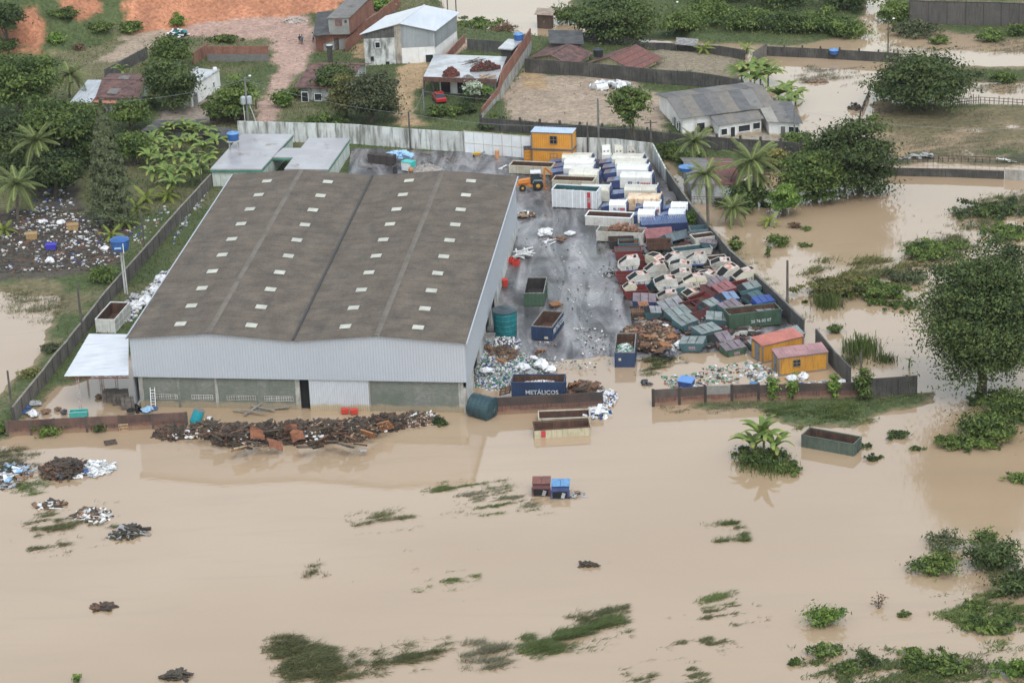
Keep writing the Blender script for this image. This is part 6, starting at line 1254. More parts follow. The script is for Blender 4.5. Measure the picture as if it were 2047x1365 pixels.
# ------------------------------------------------------------------ pallets, bags, loose boards
def pallet_mesh(mat):
 b = MB()
 for k in range(7): b.box(-0.6 + 0.18 * k, -0.6 + 0.18 * k + 0.11, -0.5, 0.5, 0.11, 0.135)
 for y in (-0.5, -0.05, 0.4): b.box(-0.6, 0.6, y, y + 0.1, 0.02, 0.11)
 for k in (0, 3, 6): b.box(-0.6 + 0.18 * k, -0.6 + 0.18 * k + 0.1, -0.5, 0.5, 0, 0.02)
 return b.mesh('pallet', mat)
PM = {'d': pallet_mesh(wood_dk), 'b': pallet_mesh(wood_br), 'p': pallet_mesh(wood_pl), 'o': pallet_mesh(M('orange_timber', (0.36, 0.17, 0.08), (0.26, 0.12, 0.06), s=2, rough=0.8))}
def pallet(label, px, py, z, k='d', rot=None, sc=1.0, group='pallets on the timber heaps'):
 c = G(px, py, z); r = rot or (random.uniform(-0.5, 0.3), random.uniform(-0.4, 0.4), random.uniform(0, 3))
 o = link_mesh('pallet', PM[k], None, c, r); o.scale = (sc,) * 3; tag(o, label, 'pallet', group)
def lump_mesh(name, mat, seed, flat=0.75, n=18, m=11, rough=0.34):
 r = np.random.default_rng(seed); rings = []
 ph = r.random(6) * 6.28
 for i in range(m):
  th = math.pi * (0.02 + 0.96 * i / (m - 1)); rings.append([])
  for j in range(n):
   a = 2 * math.pi * j / n; q = 1 + rough * (math.sin(2 * a + ph[0] + th) * 0.5 + math.sin(3 * a + ph[1] - 2 * th) * 0.4 + math.sin(5 * a + ph[2]) * 0.2) + r.normal() * rough * 0.36
   rings[-1].append((q * math.sin(th) * math.cos(a) * 0.6, q * math.sin(th) * math.sin(a) * 0.6, (0.5 - 0.5 * math.cos(th)) * flat * (0.8 + 0.4 * abs(math.sin(a * 1.5 + ph[3]))) + r.normal() * 0.035))
 b = MB(); b.tube_rings(rings); return b.mesh(name, mat, smooth=False)
bagw = M('white_bulk_bag', (0.72, 0.73, 0.74), (0.56, 0.57, 0.58), s=2.0, rough=0.6, fine=0.2, fs=4, bump=0.6, bs=5); bagg = M('grey_torn_film', (0.42, 0.43, 0.44), (0.22, 0.22, 0.22), s=2.2, rough=0.5, bump=0.6, bs=5); bagk = M('black_bag', (0.03, 0.032, 0.036), (0.09, 0.092, 0.1), s=2.2, rough=0.35, bump=0.6, bs=5); bagb = M('blue_film', (0.05, 0.11, 0.3), (0.03, 0.06, 0.18), s=2, rough=0.4, bump=0.5, bs=5); bagl = M('light_blue_film', (0.33, 0.52, 0.70), (0.24, 0.4, 0.58), s=2, rough=0.4, bump=0.5, bs=5)
BM = {(k, i): lump_mesh('bag', m, 40 + i * 7, (0.8, 0.55, 0.65)[i]) for k, m in (('w', bagw), ('g', bagg), ('k', bagk), ('b', bagb), ('l', bagl), ('c', card)) for i in range(3)}
def bag(label, px, py, z, s, k='w', name='bulk_bag', cat='bag', group='bulk bags and bundles', ground=None):
 c = G(px, py, z); o = link_mesh(name, BM[(k, random.randrange(3))], None, (c.x, c.y, c.z), (0, 0, random.uniform(0, 6))); s *= 0.72; o.scale = (s * random.uniform(0.9, 1.3), s * random.uniform(0.8, 1.1), s * random.uniform(0.75, 1.0)); tag(o, label, cat, group)
def boards(name, label, px, py, n, L, mat, z=0.45, spread=1.4, w=0.18, seed=0, cat='boards', lift=0.25):
 r = np.random.default_rng(seed); c = G(px, py, z); t = thing(name, label, cat, tuple(c))
 for k in range(n):
  a = r.random() * 3.14; l = L * (0.6 + 0.5 * r.random()); x, y = (r.random(2) - 0.5) * 2 * spread; h = 0.04 + lift * r.random(); d = Vector((math.cos(a), math.sin(a), (r.random() - .5) * 0.2)) * l / 2; b = MB()
  b.bar(Vector((x, y, h + abs(d.z))) - d, Vector((x, y, h + abs(d.z))) + d, w, 0.06); b.build('board', mat, t)

# yard floor pieces
boards('white_profiles', 'heap of white plastic profiles by the warehouse door', 1045, 512, 22, 2.2, plw, 0.45, 1.1, 0.2, 1, 'profiles', 0.8)
for i, (x, y) in enumerate(((1020, 525), (1032, 529))):
 c = GYD(x, y); t = thing('red_crate', ('red plastic crate tipped beside the white profiles', 'second red plastic crate before the white profiles')[i], 'crate', tuple(c), 0.3 + i, 'red plastic crates'); b = MB(); b.box(-.5, .5, -.4, .4, 0, 0.08); [b.box(-.5, .5, y0, y0 + .06, .08, .55) for y0 in (-.4, .34)]; [b.box(x0, x0 + .06, -.34, .34, .08, .55) for x0 in (-.5, .44)]; b.build('tub', plr, t); b = MB(); [b.box(-.54, .54, y0, y0 + .1, .55, .6) for y0 in (-.44, .34)]; b.build('rim', plr, t)
c = GYD(1010, 574); t = thing('red_crate', 'red plastic bin by the open side door', 'bin', tuple(c), 0.1); b = MB(); b.hexa([(-.25, -.25, 0), (.25, -.25, 0), (.25, .25, 0), (-.25, .25, 0)], [(-.33, -.33, .95), (.33, -.33, .95), (.33, .33, .95), (-.33, .33, .95)]); b.build('bin_body', plr, t); b = MB(); b.slab([(-.36, -.36, 1.0), (.36, -.36, 1.0), (.36, .36, 1.08), (-.36, .36, 1.08)], 0.05); b.build('lid', plr, t)
bag('big torn white bag in the middle lane', 1088, 472, 0.45, 1.7); bag('white bag behind the torn one in the lane', 1096, 464, 0.45, 1.2); bag('round white bag alone in the lane', 1140, 470, 0.45, 1.4)
boards('white_profiles', 'white laths lying before the torn bags', 1096, 485, 6, 1.8, plw, 0.45, 0.8, 0.14, 2, 'profiles', 0.1); boards('timber_scrap', 'brown scrap boards between the lane bags', 1118, 480, 12, 1.1, card, 0.45, 0.9, 0.3, 3, 'boards', 0.25)
heap('scrap_pile', 'small scrap pile with pallet beside the warehouse wall', GYD(1050, 432), 1.2, 0.9, 0.55, [wood_br, grime, wood_pl, plw], 70, 0.35, 0, 11, mound=grime, long=1.6); pallet('pale pallet lying on the small scrap pile', 1046, 431, 0.95, 'p', (0.2, 0.1, 0.6), 0.9)
heap('lath_pile', 'grey tangled scrap beside the red skip at the lane', GYD(1223, 548), 0.8, 0.9, 0.8, [silver, plc, grime, P_greyL], 90, 0.3, 0, 12)
pallet('reddish stacked pallets behind the blue metal container', 1110, 608, 0.75, 'o', (0, 0, 0.3), 1.1); pallet('lower reddish pallet under the stack behind the blue container', 1112, 610, 0.5, 'b', (0, 0, 0.5), 1.15); pallet('orange pallet lying on the mauve lidded skip', 1286, 608, 1.75, 'o', (0.1, 0, 0.1), 1.0); pallet('upright brown pallet leaning in the bottle spill', 1080, 704, 0.4, 'o', (-0.9, 0.2, 0.5), 0.9)
c = GYD(1275, 636)
for k in range(7): o = link_mesh('pallet', PM['d' if k < 5 else 'b'], None, (c.x, c.y, c.z + 0.15 * k), (0, 0, 0.05 * (k % 3))); o.scale = (1.25, 1.2, 1.0); tag(o, 'dark pallet in the stack at the skip heap corner', 'pallet', 'pallet stack at the skip heap corner')
# timber and paper heap behind the glass container
heap('timber_heap', 'broken reddish timber heap behind the glass container', GYD(1300, 676), 3.6, 4.2, 1.3, [wood_br, card, wood_dk, wood_dk, salmon, wood_br, wood_pl, grime], 1500, 0.33, 0.3, 13, mound=grime, long=2.2)
for i, (x, y, z, k) in enumerate(((1330, 690, 1.2, 'o'), (1322, 700, 1.0, 'b'), (1296, 672, 1.3, 'o'), (1310, 652, 1.0, 'b'), (1340, 672, 1.0, 'o'), (1290, 690, 1.2, 'b'))): pallet(('tan pallet facing up on the reddish timber heap', 'brown pallet low on the reddish timber heap', 'orange pallet on the crest of the timber heap', 'brown pallet at the far side of the timber heap', 'orange pallet near the blue film bundle', 'brown pallet beside the glass container rim')[i], x, y, z, k, None, 1.2)
bag('crumpled blue film between timber and teal skips', 1349, 668, 0.5, 1.2, 'b', 'film_bundle', 'bundle'); bag('white film on the timber heap crest', 1330, 655, 0.8, 0.9, 'w', 'film_bundle', 'bundle'); bag('big white torn bag beside the nearest teal skip', 1358, 696, 0.1, 1.7); bag('grey torn bundle at the puddle edge', 1340, 706, 0.1, 1.6, 'g'); bag('dark film bundle lying in the puddle', 1336, 716, 0.0, 1.7, 'k'); bag('wet grey bundle on the dark mat', 1325, 708, 0.0, 1.2, 'g')
boards('weed_mat', 'dark boards', 1305, 725, 1, 0.4, grime, -0.2, 0.1) if False else None
# bottle spill along the warehouse corner
litm = [plw, plw, plc, plc, plb, glassy, silver, plg, card]
heap('bottle_spill', 'spilled white bottles and bags along the warehouse corner', GYD(1010, 742) + Vector((-0.5, 0, 0)), 5.6, 6.5, 1.0, litm, 2600, 0.21, 0.5, 14, mound=plc, flat=0.6)
heap('bottle_spill', 'loose white cups and bottles below the teal tank', GYD(1000, 690), 2.6, 2.6, 0.55, [plw, plw, plc, plb, card, plc], 420, 0.22, 0, 15, flat=0.7)
heap('timber_heap', 'brown broken pallets between bottle spill and toppled tank', GYD(1006, 715), 2.0, 3.0, 0.9, [wood_br, card, wood_dk, wood_dk], 360, 0.34, 0.2, 16, long=2.0)
heap('timber_heap', 'brown crates and scrap beside the sunken blue container', GYD(1165, 785), 2.2, 2.2, 1.1, [wood_br, card, wood_dk, wood_dk, salmon], 420, 0.34, 0.2, 17, mound=grime, long=1.8)
heap('bottle_spill', 'white and blue bottles spilling round the brick wall end', G(1200, 802, 0), 1.9, 3.2, 0.5, [plw, plw, plw, plb, plc, card], 600, 0.2, -0.3, 18, flat=0.8)
heap('bottle_spill', 'bottles spilled behind the drowned cream containers', G(1195, 828, 0), 1.6, 1.6, 0.35, [plw, plw, plb, plc], 150, 0.3, 0, 19, flat=0.8)
boards('white_profiles', 'white door leaves dumped beside the drowned containers', 1188, 824, 4, 2.4, plw, 0.3, 0.5, 0.5, 4, 'boards', 0.3)
for lab, x, y, z, s, k in (('white bag in the middle of the bottle spill', 1046, 738, 0.6, 1.5, 'w'), ('large white sack at the bottle spill edge', 1083, 736, 0.5, 1.9, 'w'), ('white sack lying beyond the large one in the spill', 1100, 742, 0.3, 1.6, 'w'), ('white sack at the warehouse foot', 972, 745, 0.8, 1.6, 'w'), ('pale grey sack near the big white one', 1064, 748, 0.5, 1.3, 'g'), ('white cube bag below the teal tank', 1066, 718, 0.4, 1.0, 'w'), ('orange brown bundle at the corner of the spill', 978, 698, 0.5, 1.0, 'c')): bag(lab, x, y, z, s, k)
for i, (x, y, z, k) in enumerate(((1005, 722, 0.9, 'o'), (1022, 716, 0.9, 'b'), (1006, 700, 0.7, 'b'), (1148, 768, 1.0, 'o'), (1163, 778, 1.0, 'd'), (1190, 770, 0.9, 'b'), (1010, 782, 0.9, 'b'))): pallet(('orange pallet standing in the bottle spill', 'brown pallet near the middle of the bottle spill', 'brown pallet below the teal tank', 'orange pallet beside the sunken blue container', 'grey pallet leaning on the sunken blue container', 'brown pallet at the far end of the brick wall', 'brown pallet between toppled tank and blue container')[i], x, y, z, k, None, 1.1)
# litter adrift in the flooded front corner
def litter(name, label, poly, n, mats, size, seed, z=0.0, flat=0.45, edge=0.0, onland=False, long=1.0):
 r = np.random.default_rng(seed); P = np.array(wp(poly, max(z, 0))); lo, hi = P.min(0), P.max(0); b = MB(); done = 0
 X = lo + (hi - lo) * r.random((n * 8, 2)); ok = sdf(X[:, 0], X[:, 1], [tuple(p) for p in P]) > 0
 cl = fbm(X[:, 0], X[:, 1], 3.5, seed + 5, 3); ok &= cl > edge; X = X[ok][:n]
 for x, y in X:
  s = size * (0.4 + r.random() ** 2 * 1.3); h = (max(hz(x, y), 0) if onland else z)
  R = Matrix.Rotation(r.random() * 6.28, 3, 'Z') @ Matrix.Rotation((r.random() - .5) * 0.7, 3, 'X')
  b.obox((x, y, h + s * flat * 0.3), (s * long, s * (0.4 + 0.5 * r.random()), s * flat), R, int(r.integers(len(mats))))
 o = b.build(name, mats); tag(o, label, None, None, 'stuff')
litter('floating_litter', 'green and white bottles floating behind the wet brick wall', [(1320, 745), (1520, 722), (1545, 770), (1480, 772), (1370, 782), (1330, 775)], 600, [plc, glassy, plg, plw, grime, salmon, silver, grime, plc], 0.25, 21, edge=0.50)
litter('floating_litter', 'litter caught around the amber site huts', [(1480, 700), (1530, 705), (1560, 765), (1640, 760), (1690, 765), (1660, 775), (1500, 765)], 160, [plc, plw, silver, grime], 0.35, 22, edge=0.4)
litter('yard_litter', 'scattered scraps over the wet yard near the water edge', [(1080, 660), (1230, 650), (1225, 735), (1110, 740), (1060, 720)], 420, [plc, grime, wood_br, silver, plw, glassy, grime], 0.16, 23, z=0.42, edge=0.42)
litter('yard_litter', 'sparse white scraps on the middle of the yard', [(1050, 400), (1180, 400), (1240, 560), (1250, 640), (1090, 640), (1100, 560), (1030, 470)], 240, [plw, silver, plc, grime, grime], 0.15, 24, z=0.46)
litter('yard_litter', 'dark scraps darkening the gaps in the skip heap', [(1230, 480), (1400, 450), (1560, 620), (1480, 700), (1380, 690), (1270, 640)], 1500, [grime, wood_dk, rustm, silver, card, black_st, P_white2, P_maroon], 0.5, 25, z=0.5, long=1.8, flat=0.3)  # mostly dark scrap, also standing in for shade between the skips
boards('fallen_plank', 'long pale plank leaning on the end of the side wall', 1590, 655, 1, 3.4, wood_pl, 0.2, 0.05, 0.35, 6, 'plank', 0.3)
c = G(1372, 772, 0); t = thing('blue_crate', 'bright blue crate floating behind the wet brick wall', 'crate', (c.x, c.y, -0.1), -0.5); b = MB(); b.hexa([(-.7, -.5, 0), (.7, -.5, 0), (.7, .5, 0), (-.7, .5, 0)], [(-.85, -.6, .8), (.85, -.6, .8), (.85, .6, 1.0), (-.85, .6, 1.0)]); b.build('tub', plb, t); b = MB(); b.slab([(-.9, -.65, .86), (.9, -.65, .86), (.9, .65, 1.08), (-.9, .65, 1.08)], 0.06); b.build('lid', M('pale_blue_plastic', (0.12, 0.26, 0.55), rough=0.4), t)
c = G(1506, 782, 0); t = thing('blue_crate', 'small blue bucket behind the gap of the brick walls', 'bucket', (c.x, c.y, 0), 0.2); b = MB(); b.lathe([(0.3, 0), (0.42, 1.0)], 12); b.build('pail', M('faded_blue', (0.06, 0.18, 0.36), rough=0.5), t); b = MB(); b.lathe([(0.45, 0.98), (0.45, 1.05)], 12); b.build('rim', M('faded_blue', (0.1,) * 3), t)
for lab, x, y, s, k in (('white sack in the water before the nearer amber hut', 1583, 762, 1.5, 'w'), ('second white sack beside the amber hut', 1606, 757, 1.6, 'w'), ('blue film bundle near the vine columns', 1602, 770, 0.9, 'b'), ('white bundle by the last vine column', 1684, 765, 1.1, 'w'), ('tied black bundle floating before the glass container', 1288, 768, 1.1, 'k'), ('tied black bundle floating next to the first', 1298, 771, 0.8, 'k'), ('pale sack beside the mauve lidded flooded skip', 1452, 692, 1.0, 'g')): bag(lab, x, y, -0.1, s, k, group='bundles in the flooded corner')
# tractor tyres on the dark mat
for i, (x, y) in enumerate(((1313, 713), (1335, 717))):
 c = G(x, y, 0.05); t = thing('tyre', ('old tyre lying on the dark weed mat by the glass container', 'second old tyre beside the wet bundle on the mat')[i], 'tyre', tuple(c), 0, 'old tyres on the mat'); b = MB(); n = 20
 rings = [[(0.62 * math.cos(2 * math.pi * j / n) * q, 0.62 * math.sin(2 * math.pi * j / n) * q, z) for j in range(n)] for q, z in ((0.6, 0.05), (0.95, 0.0), (1.02, 0.12), (1.02, 0.24), (0.95, 0.34), (0.6, 0.3))]; b.tube_rings(rings + [rings[0]]); b.build('tread', rubber, t)
# rear yard
c = GYD(850, 343); heap('gravel_pile', 'pale gravel pile at the rear of the yard', c, 2.6, 1.8, 1.0, [M('gravel', (0.42, 0.385, 0.355), (0.36, 0.33, 0.3), s=3, rough=0.95)], 260, 0.16, 0, 31, mound=M('gravel', (0.4,) * 3))
c = GYD(817, 341); t = thing('crate_tank', 'white and turquoise box tank beside the gravel pile', 'tank', tuple(c), -0.6); b = MB(); b.box(-.8, .8, -.6, .6, 0.1, 1.35); b.build('box', M('white_box', (0.66, 0.7, 0.7), rough=0.5), t); b = MB(); b.slab([(-.86, -.66, 1.42), (.86, -.66, 1.42), (.86, .66, 1.42), (-.86, .66, 1.42)], 0.08); b.build('top', M('turquoise', (0.05, 0.45, 0.40), rough=0.4), t); b = MB(); b.box(0.81, 0.85, -.6, .6, 0.1, 1.35); b.build('turquoise_side', M('turquoise', (0.1,) * 3), t)
a, bb = GYD(735, 326), GYD(785, 331); t = thing('brick_stack', 'long dark stack of bricks partly under blue tarp', 'brick stack', tuple(a), ang(a, bb)); L = (bb - a).length
for k in range(4): b = MB(); b.box(L * k / 4 + .03, L * (k + 1) / 4 - .03, 0, 1.3, 0, 1.35 - 0.05 * (k % 2)); b.build('brick_block', M('stacked_brick', (0.085, 0.065, 0.06), (0.06, 0.05, 0.048), rough=0.9, brick=(0.25, 0.12, 0.02, (0.04, 0.035, 0.035))), t)
heap('tarp', 'crumpled light blue tarp over the brick stack end', GYD(795, 326) + Vector((0, 0.8, 0.9)), 2.2, 0.8, 0.3, [bagl], 40, 0.9, -0.1, 32, cat='tarp', kind=None, flat=0.2, mound=bagl)
t = thing('oil_drum', 'small black drum standing on the rear yard concrete', 'drum', tuple(GYD(790, 346))); b = MB(); b.lathe([(0.32, 0), (0.34, .3), (.32, .33), (.34, .6), (.32, .63), (.32, .95)], 14); b.build('shell', black_st, t); b = MB(); b.lathe([(.28, .95), (.28, .97)], 14); b.build('lid', black_st, t)
t = thing('concrete_mixer', 'small orange mixer drum in front of the gravel pile', 'mixer', tuple(GYD(822, 347))); b = MB(); b.lathe([(.15, .2), (.4, .45), (.38, .7), (.2, .95)], 14); b.build('drum', M('mixer_orange', (0.45, 0.2, 0.08), (0.35, 0.2, 0.12), rough=0.6), t); b = MB(); [b.bar((s * .4, -.3, 0), (0, 0, .5), 0.08) for s in (-1, 1)]; b.bar((0, .5, 0), (0, 0, .5), 0.08); b.build('stand', black_st, t)
t = thing('orange_barrel', 'faded orange barrel at the foot of the white gate', 'barrel', tuple(GYD(994, 316))); b = MB(); b.lathe([(.33, 0), (.35, .4), (.33, .45), (.35, .9), (.33, 1.1)], 14); b.build('shell', M('faded_orange', (0.55, 0.27, 0.13), rough=0.6), t); b = MB(); b.lathe([(.3, 1.1), (.3, 1.12)], 14); b.build('lid', M('faded_orange', (.5,) * 3), t)
boards('timber_scrap', 'scattered laths along the rear wall by the brick stack', 880, 318, 14, 2.2, wood_br, 0.55, 2.6, 0.14, 7, 'boards', 0.1); boards('white_profiles', 'white pipe offcut lying at the warehouse rear corner', 1007, 338, 2, 2.0, plw, 0.6, 0.3, 0.3, 8, 'pipe', 0.2)
t = thing('handcart', 'yellow handcart against the white gate', 'cart', tuple(GYD(955, 314))); b = MB(); b.hexa([(-.5, -.25, .3), (.4, -.25, .3), (.4, .25, .3), (-.5, .25, .3)], [(-.65, -.35, .65), (.5, -.35, .65), (.5, .35, .65), (-.65, .35, .65)]); b.build('tray', M('cart_yellow', (0.55, 0.33, 0.05), rough=0.6), t); b = MB(); [b.bar((.3, s * .25, .35), (1.1, s * .3, .7), 0.06) for s in (-1, 1)]; b.build('handles', black_st, t); b = MB(); b.tube([(-.5, -.06, .2), (-.5, .06, .2)], .2, 12); b.build('wheel', rubber, t)

# ------------------------------------------------------------------ litter field and bags on the left
litter('litter_field', 'white and blue bottles strewn over black mud below the palms', [(-60, 440), (60, 425), (150, 430), (215, 450), (262, 470), (240, 520), (205, 545), (120, 548), (-60, 552)], 1700, [plw, plw, plw, plc, plc, plb, card, grime, grime, plw], 0.27, 41, onland=True, edge=0.40)
litter('litter_field', 'dark sodden scraps among the strewn bottles', [(-60, 430), (160, 425), (265, 465), (240, 530), (205, 548), (-60, 556)], 1600, [grime, wood_dk, wood_dk, grime, wood_dk, wood_br], 0.5, 42, onland=True, long=1.8, flat=0.2)
litter('litter_field', 'pale rubbish scattered between the palm trunks', [(70, 390), (140, 385), (150, 425), (70, 430)], 70, [plw, plc, silver, plb], 0.3, 43, onland=True)
litter('litter_field', 'bottles along the foot of the panel wall', [(255, 470), (330, 420), (345, 430), (275, 500)], 90, [plw, plb, plc, card], 0.3, 44, onland=True)
litter('litter_strip', 'white and blue plastic strewn between panel wall and warehouse', [(330, 540), (345, 545), (262, 655), (235, 655), (232, 620), (290, 590)], 900, [plw, plw, plc, plb, card, plw, plc], 0.26, 45, onland=True, edge=0.3)
litter('litter_strip', 'scraps on the grass strip beside the warehouse eave', [(385, 400), (410, 385), (420, 400), (380, 450), (350, 500), (345, 490)], 120, [plw, plb, plc, silver], 0.3, 46, onland=True)
for lab, x, y, s, k in (('white bag on the black mud, first of a pair', 86, 446, 1.3, 'w'), ('white bag on the black mud, larger of the pair', 121, 448, 1.5, 'w'), ('torn white bag on the mud near the tan crate', 100, 526, 1.5, 'w'), ('round white bag below the tall water tank', 210, 500, 1.3, 'w'), ('white bundle on the grass beneath the water tower', 322, 558, 1.5, 'w'), ('large white film bundle behind the canopy', 275, 618, 2.2, 'w'), ('white film bundle next to the white container', 292, 606, 1.8, 'w'), ('grey film bundle on the strip by the eave', 268, 598, 1.4, 'g'), ('brown cardboard bundle beside the white container', 208, 630, 1.5, 'c'), ('white bundle half hidden by the eave', 310, 585, 1.6, 'w')): bag(lab, x, y, 0.45, s, k, group='bags on the left strip')
for lab, x, y, m, s in (('tan woven crate on the black mud', 64, 478, M('tan_crate', (0.40, 0.27, 0.13), (0.3, 0.2, 0.1), s=4, rough=0.8), 1.1), ('tan crate behind the blue litter', 146, 460, M('tan_crate', (.4,) * 3), 1.1), ('blue plastic tub lying on the black mud', 103, 499, M('violet_blue_tub', (0.06, 0.055, 0.42), rough=0.4), 1.0)):
 c = GT(x, y); t = thing('crate', lab, 'crate', tuple(c), random.uniform(-.5, .5)); b = MB(); b.hexa([(-.6 * s, -.45 * s, 0), (.6 * s, -.45 * s, 0), (.6 * s, .45 * s, 0), (-.6 * s, .45 * s, 0)], [(-.7 * s, -.5 * s, .75 * s), (.7 * s, -.5 * s, .75 * s), (.7 * s, .5 * s, .75 * s), (-.7 * s, .5 * s, .75 * s)]); b.build('tub', m, t); b = MB(); [b.box(-.74 * s, .74 * s, y0, y0 + .1, .72 * s, .82 * s) for y0 in (-.55 * s, .45 * s)]; [b.box(x0, x0 + .1, -.45 * s, .45 * s, .72 * s, .82 * s) for x0 in (-.74 * s, .64 * s)]; b.build('rim', m, t)
# under and around the canopy
for lab, x, y, s, k in (('blue grey sack on the heap inside the low brick wall', 50, 826, 1.0, 'b'), ('white sack at the front of the heaped bags', 66, 832, 1.4, 'w'), ('grey sack on top of the heaped bags', 70, 810, 1.4, 'g'), ('dark blue drum shaped sack by the panel wall end', 54, 818, 1.0, 'b'), ('brown sack in the heap near the canopy', 92, 826, 1.2, 'c'), ('dark sack in the heap near the turquoise box', 128, 826, 1.1, 'k'), ('brown barrel shaped bundle in the canopy puddle', 116, 820, 0.9, 'c'), ('grey brown bundle in the middle of the canopy puddle', 197, 795, 1.1, 'c'), ('light blue sheet bundle behind the low brick wall', 295, 822, 1.6, 'l'), ('white bundle above the light blue sheet', 293, 806, 0.8, 'w'), ('blue drum bundle beside the white ladder', 309, 818, 0.8, 'b'), ('white scrap bundle outside the wall end', 418, 838, 0.6, 'w')): bag(lab, x, y, 0.05, s, k, group='bags around the canopy')
c = G(158, 832, 0); t = thing('turquoise_box', 'open turquoise box beneath the canopy post', 'box', (c.x, c.y, -0.05), 0.05); b = MB(); [b.box(-1, 1, y0, y0 + .07, 0, .7) for y0 in (-.5, .43)]; [b.box(x0, x0 + .07, -.43, .43, 0, .7) for x0 in (-1, .93)]; b.box(-.93, .93, -.43, .43, 0, .3); b.build('sides', M('turquoise_fibre', (0.06, 0.36, 0.33), (0.05, 0.25, 0.23), rough=0.5), t); b = MB(); [b.box(-1.04, 1.04, y0, y0 + .12, .7, .76) for y0 in (-.54, .42)]; b.build('rim', M('pale_turquoise', (0.25, 0.5, 0.46), rough=0.5), t)
for i, (x, y, s) in enumerate(((222, 800, 1.3), (242, 805, 1.5), (256, 815, 1.2))):
 c = G(x, y, 0); t = thing('baled_block', ('grey baled block at the canopy back', 'taller dark baled block beneath the canopy', 'dark baled block against the warehouse wall')[i], 'bale', (c.x, c.y, -0.1), 0.1 * i, 'baled blocks beneath the canopy'); b = MB(); b.box(-.6 * s, .6 * s, -.5 * s, .5 * s, 0, 1.0 * s); b.build('block', M('baled_scrap', (0.16, 0.14, 0.12), (0.09, 0.08, 0.075), s=3, rough=0.9, rnd=0.25, bump=0.6), t); b = MB(); [b.box(x0, x0 + .05, -.5 * s - .02, .5 * s + .02, -.02, 1.0 * s + .02) for x0 in (-.3 * s, .3 * s)]; b.build('straps', black_st, t)
t = thing('ladder', 'white ladder leaning on the block wall', 'ladder', tuple(G(308, 815, 0))); b = MB(); [b.bar((x, -.5, 0), (x, .2, 2.4), 0.07) for x in (-.25, .25)]; b.build('rails', frame_w, t); b = MB(); [b.bar((-.25, -.5 + .7 * k / 8, 2.4 * k / 8), (.25, -.5 + .7 * k / 8, 2.4 * k / 8), 0.05) for k in range(1, 8)]; b.build('rungs', frame_w, t)
for i, (x, y) in enumerate(((270, 815), (276, 820), (262, 822))): c = G(x, y, 0.2 * i); t = thing('tyre', ('black tyre leaning on the warehouse corner column', 'second black tyre by the corner column', 'black tyre lying below the leaning ones')[i], 'tyre', tuple(c), 0, rot=(1.2 if i < 2 else 0, 0.2, i)); b = MB(); n = 18; rings = [[(0.5 * math.cos(2 * math.pi * j / n) * q, 0.5 * math.sin(2 * math.pi * j / n) * q, z) for j in range(n)] for q, z in ((0.6, 0.05), (0.95, 0.0), (1.02, 0.1), (1.02, 0.2), (0.95, 0.28), (0.6, 0.24))]; b.tube_rings(rings + [rings[0]]); b.build('tread', rubber, t)
# ------------------------------------------------------------------ long dark pallet heap in front of the warehouse
def pile_h(s): return 1.25 * math.sin(math.pi * min(max(s, 0.02), 0.98)) ** 0.6
pa, pb = G(325, 868, 0), G(860, 846, 0)
for k in range(9):
 s = (k + 0.5) / 9; c = pa.lerp(pb, s) + Vector((0, (-1.4 if 2 <= k <= 6 else 0) + (1.0 if k > 7 else 0), 0))
 heap('pallet_heap', ('brown scrap end of the long pallet heap', 'dark tangle of the long pallet heap near the cyan drum', 'dark pallet tangle before the first vents', 'dark pallet tangle below the third vent', 'rusty middle of the long pallet heap', 'dark pallet tangle before the doorway', 'dark pallet tangle before the sliding door', 'thin brown stretch of the long pallet heap', 'white flecked end of the long pallet heap')[k], c, 2.6, 2.9 if 1 < k < 7 else 1.7, 1.15 if 0 < k < 8 else 0.55, [wood_dk, grime, wood_dk, grime, wood_br, wood_dk, wood_dk, wood_br if k in (0, 7, 4, 2) else wood_pl, plw if k in (8,) else wood_dk], 700, 0.30, 0, 50 + k, mound=grime, long=2.4, flat=0.22)
litter('heap_litter', 'white bottles and scraps caught in the long pallet heap', [(330, 870), (400, 850), (560, 850), (700, 840), (850, 835), (840, 850), (740, 900), (640, 905), (540, 905), (400, 890)], 150, [plw, plw, plc, salmon], 0.28, 61, z=0.7, edge=0.45)
rs = [(434, 878, 'd'), (458, 870, 'd'), (505, 885, 'd'), (488, 893, 'd'), (478, 898, 'p'), (520, 890, 'd'), (608, 895, 'd'), (630, 890, 'd'), (645, 880, 'b'), (662, 885, 'd'), (690, 892, 'd'), (720, 890, 'd'), (705, 878, 'b'), (680, 868, 'b'), (735, 868, 'o'), (750, 858, 'b'), (540, 866, 'd'), (580, 860, 'd'), (655, 862, 'd'), (410, 868, 'b'), (770, 852, 'o')]
names = ['dark pallet below the cyan drum', 'dark pallet upright near the first brown boards', 'dark pallet standing before the rusty sheets', 'dark pallet low at the water beside pale pallet', 'pale pallet at the water edge of the long heap', 'dark pallet leaning on the rusty sheets', 'wide dark pallet beyond the rusty sheets', 'tilted dark pallet mid heap before the doorway', 'brown slatted pallet before the doorway', 'dark pallet at the water before the sliding door', 'dark pallet low before the sliding door', 'last dark pallet at the water on the heap front', 'brown pallet above the last dark ones', 'brown pallet beneath the sliding door', 'orange ladder like pallet on the heap end', 'brown pallet behind the orange one', 'dark pallet on the crest before the third vent', 'dark pallet on the crest before the fourth vent', 'dark pallet on the crest before the doorway', 'brown pallet at the thin end near the brick wall', 'orange pallet near the white flecked end']
for (x, y, k), nm in zip(rs, names): pallet(nm, x, y, 1.15, k, (random.uniform(-1.1, -0.2), random.uniform(-0.4, 0.4), random.uniform(-0.7, 0.7)), 1.25, 'pallets on the long heap')
rsh = M('rusty_sheet', (0.24, 0.10, 0.055), (0.15, 0.068, 0.042), s=1.5, rough=0.85, bump=0.5, bs=4)
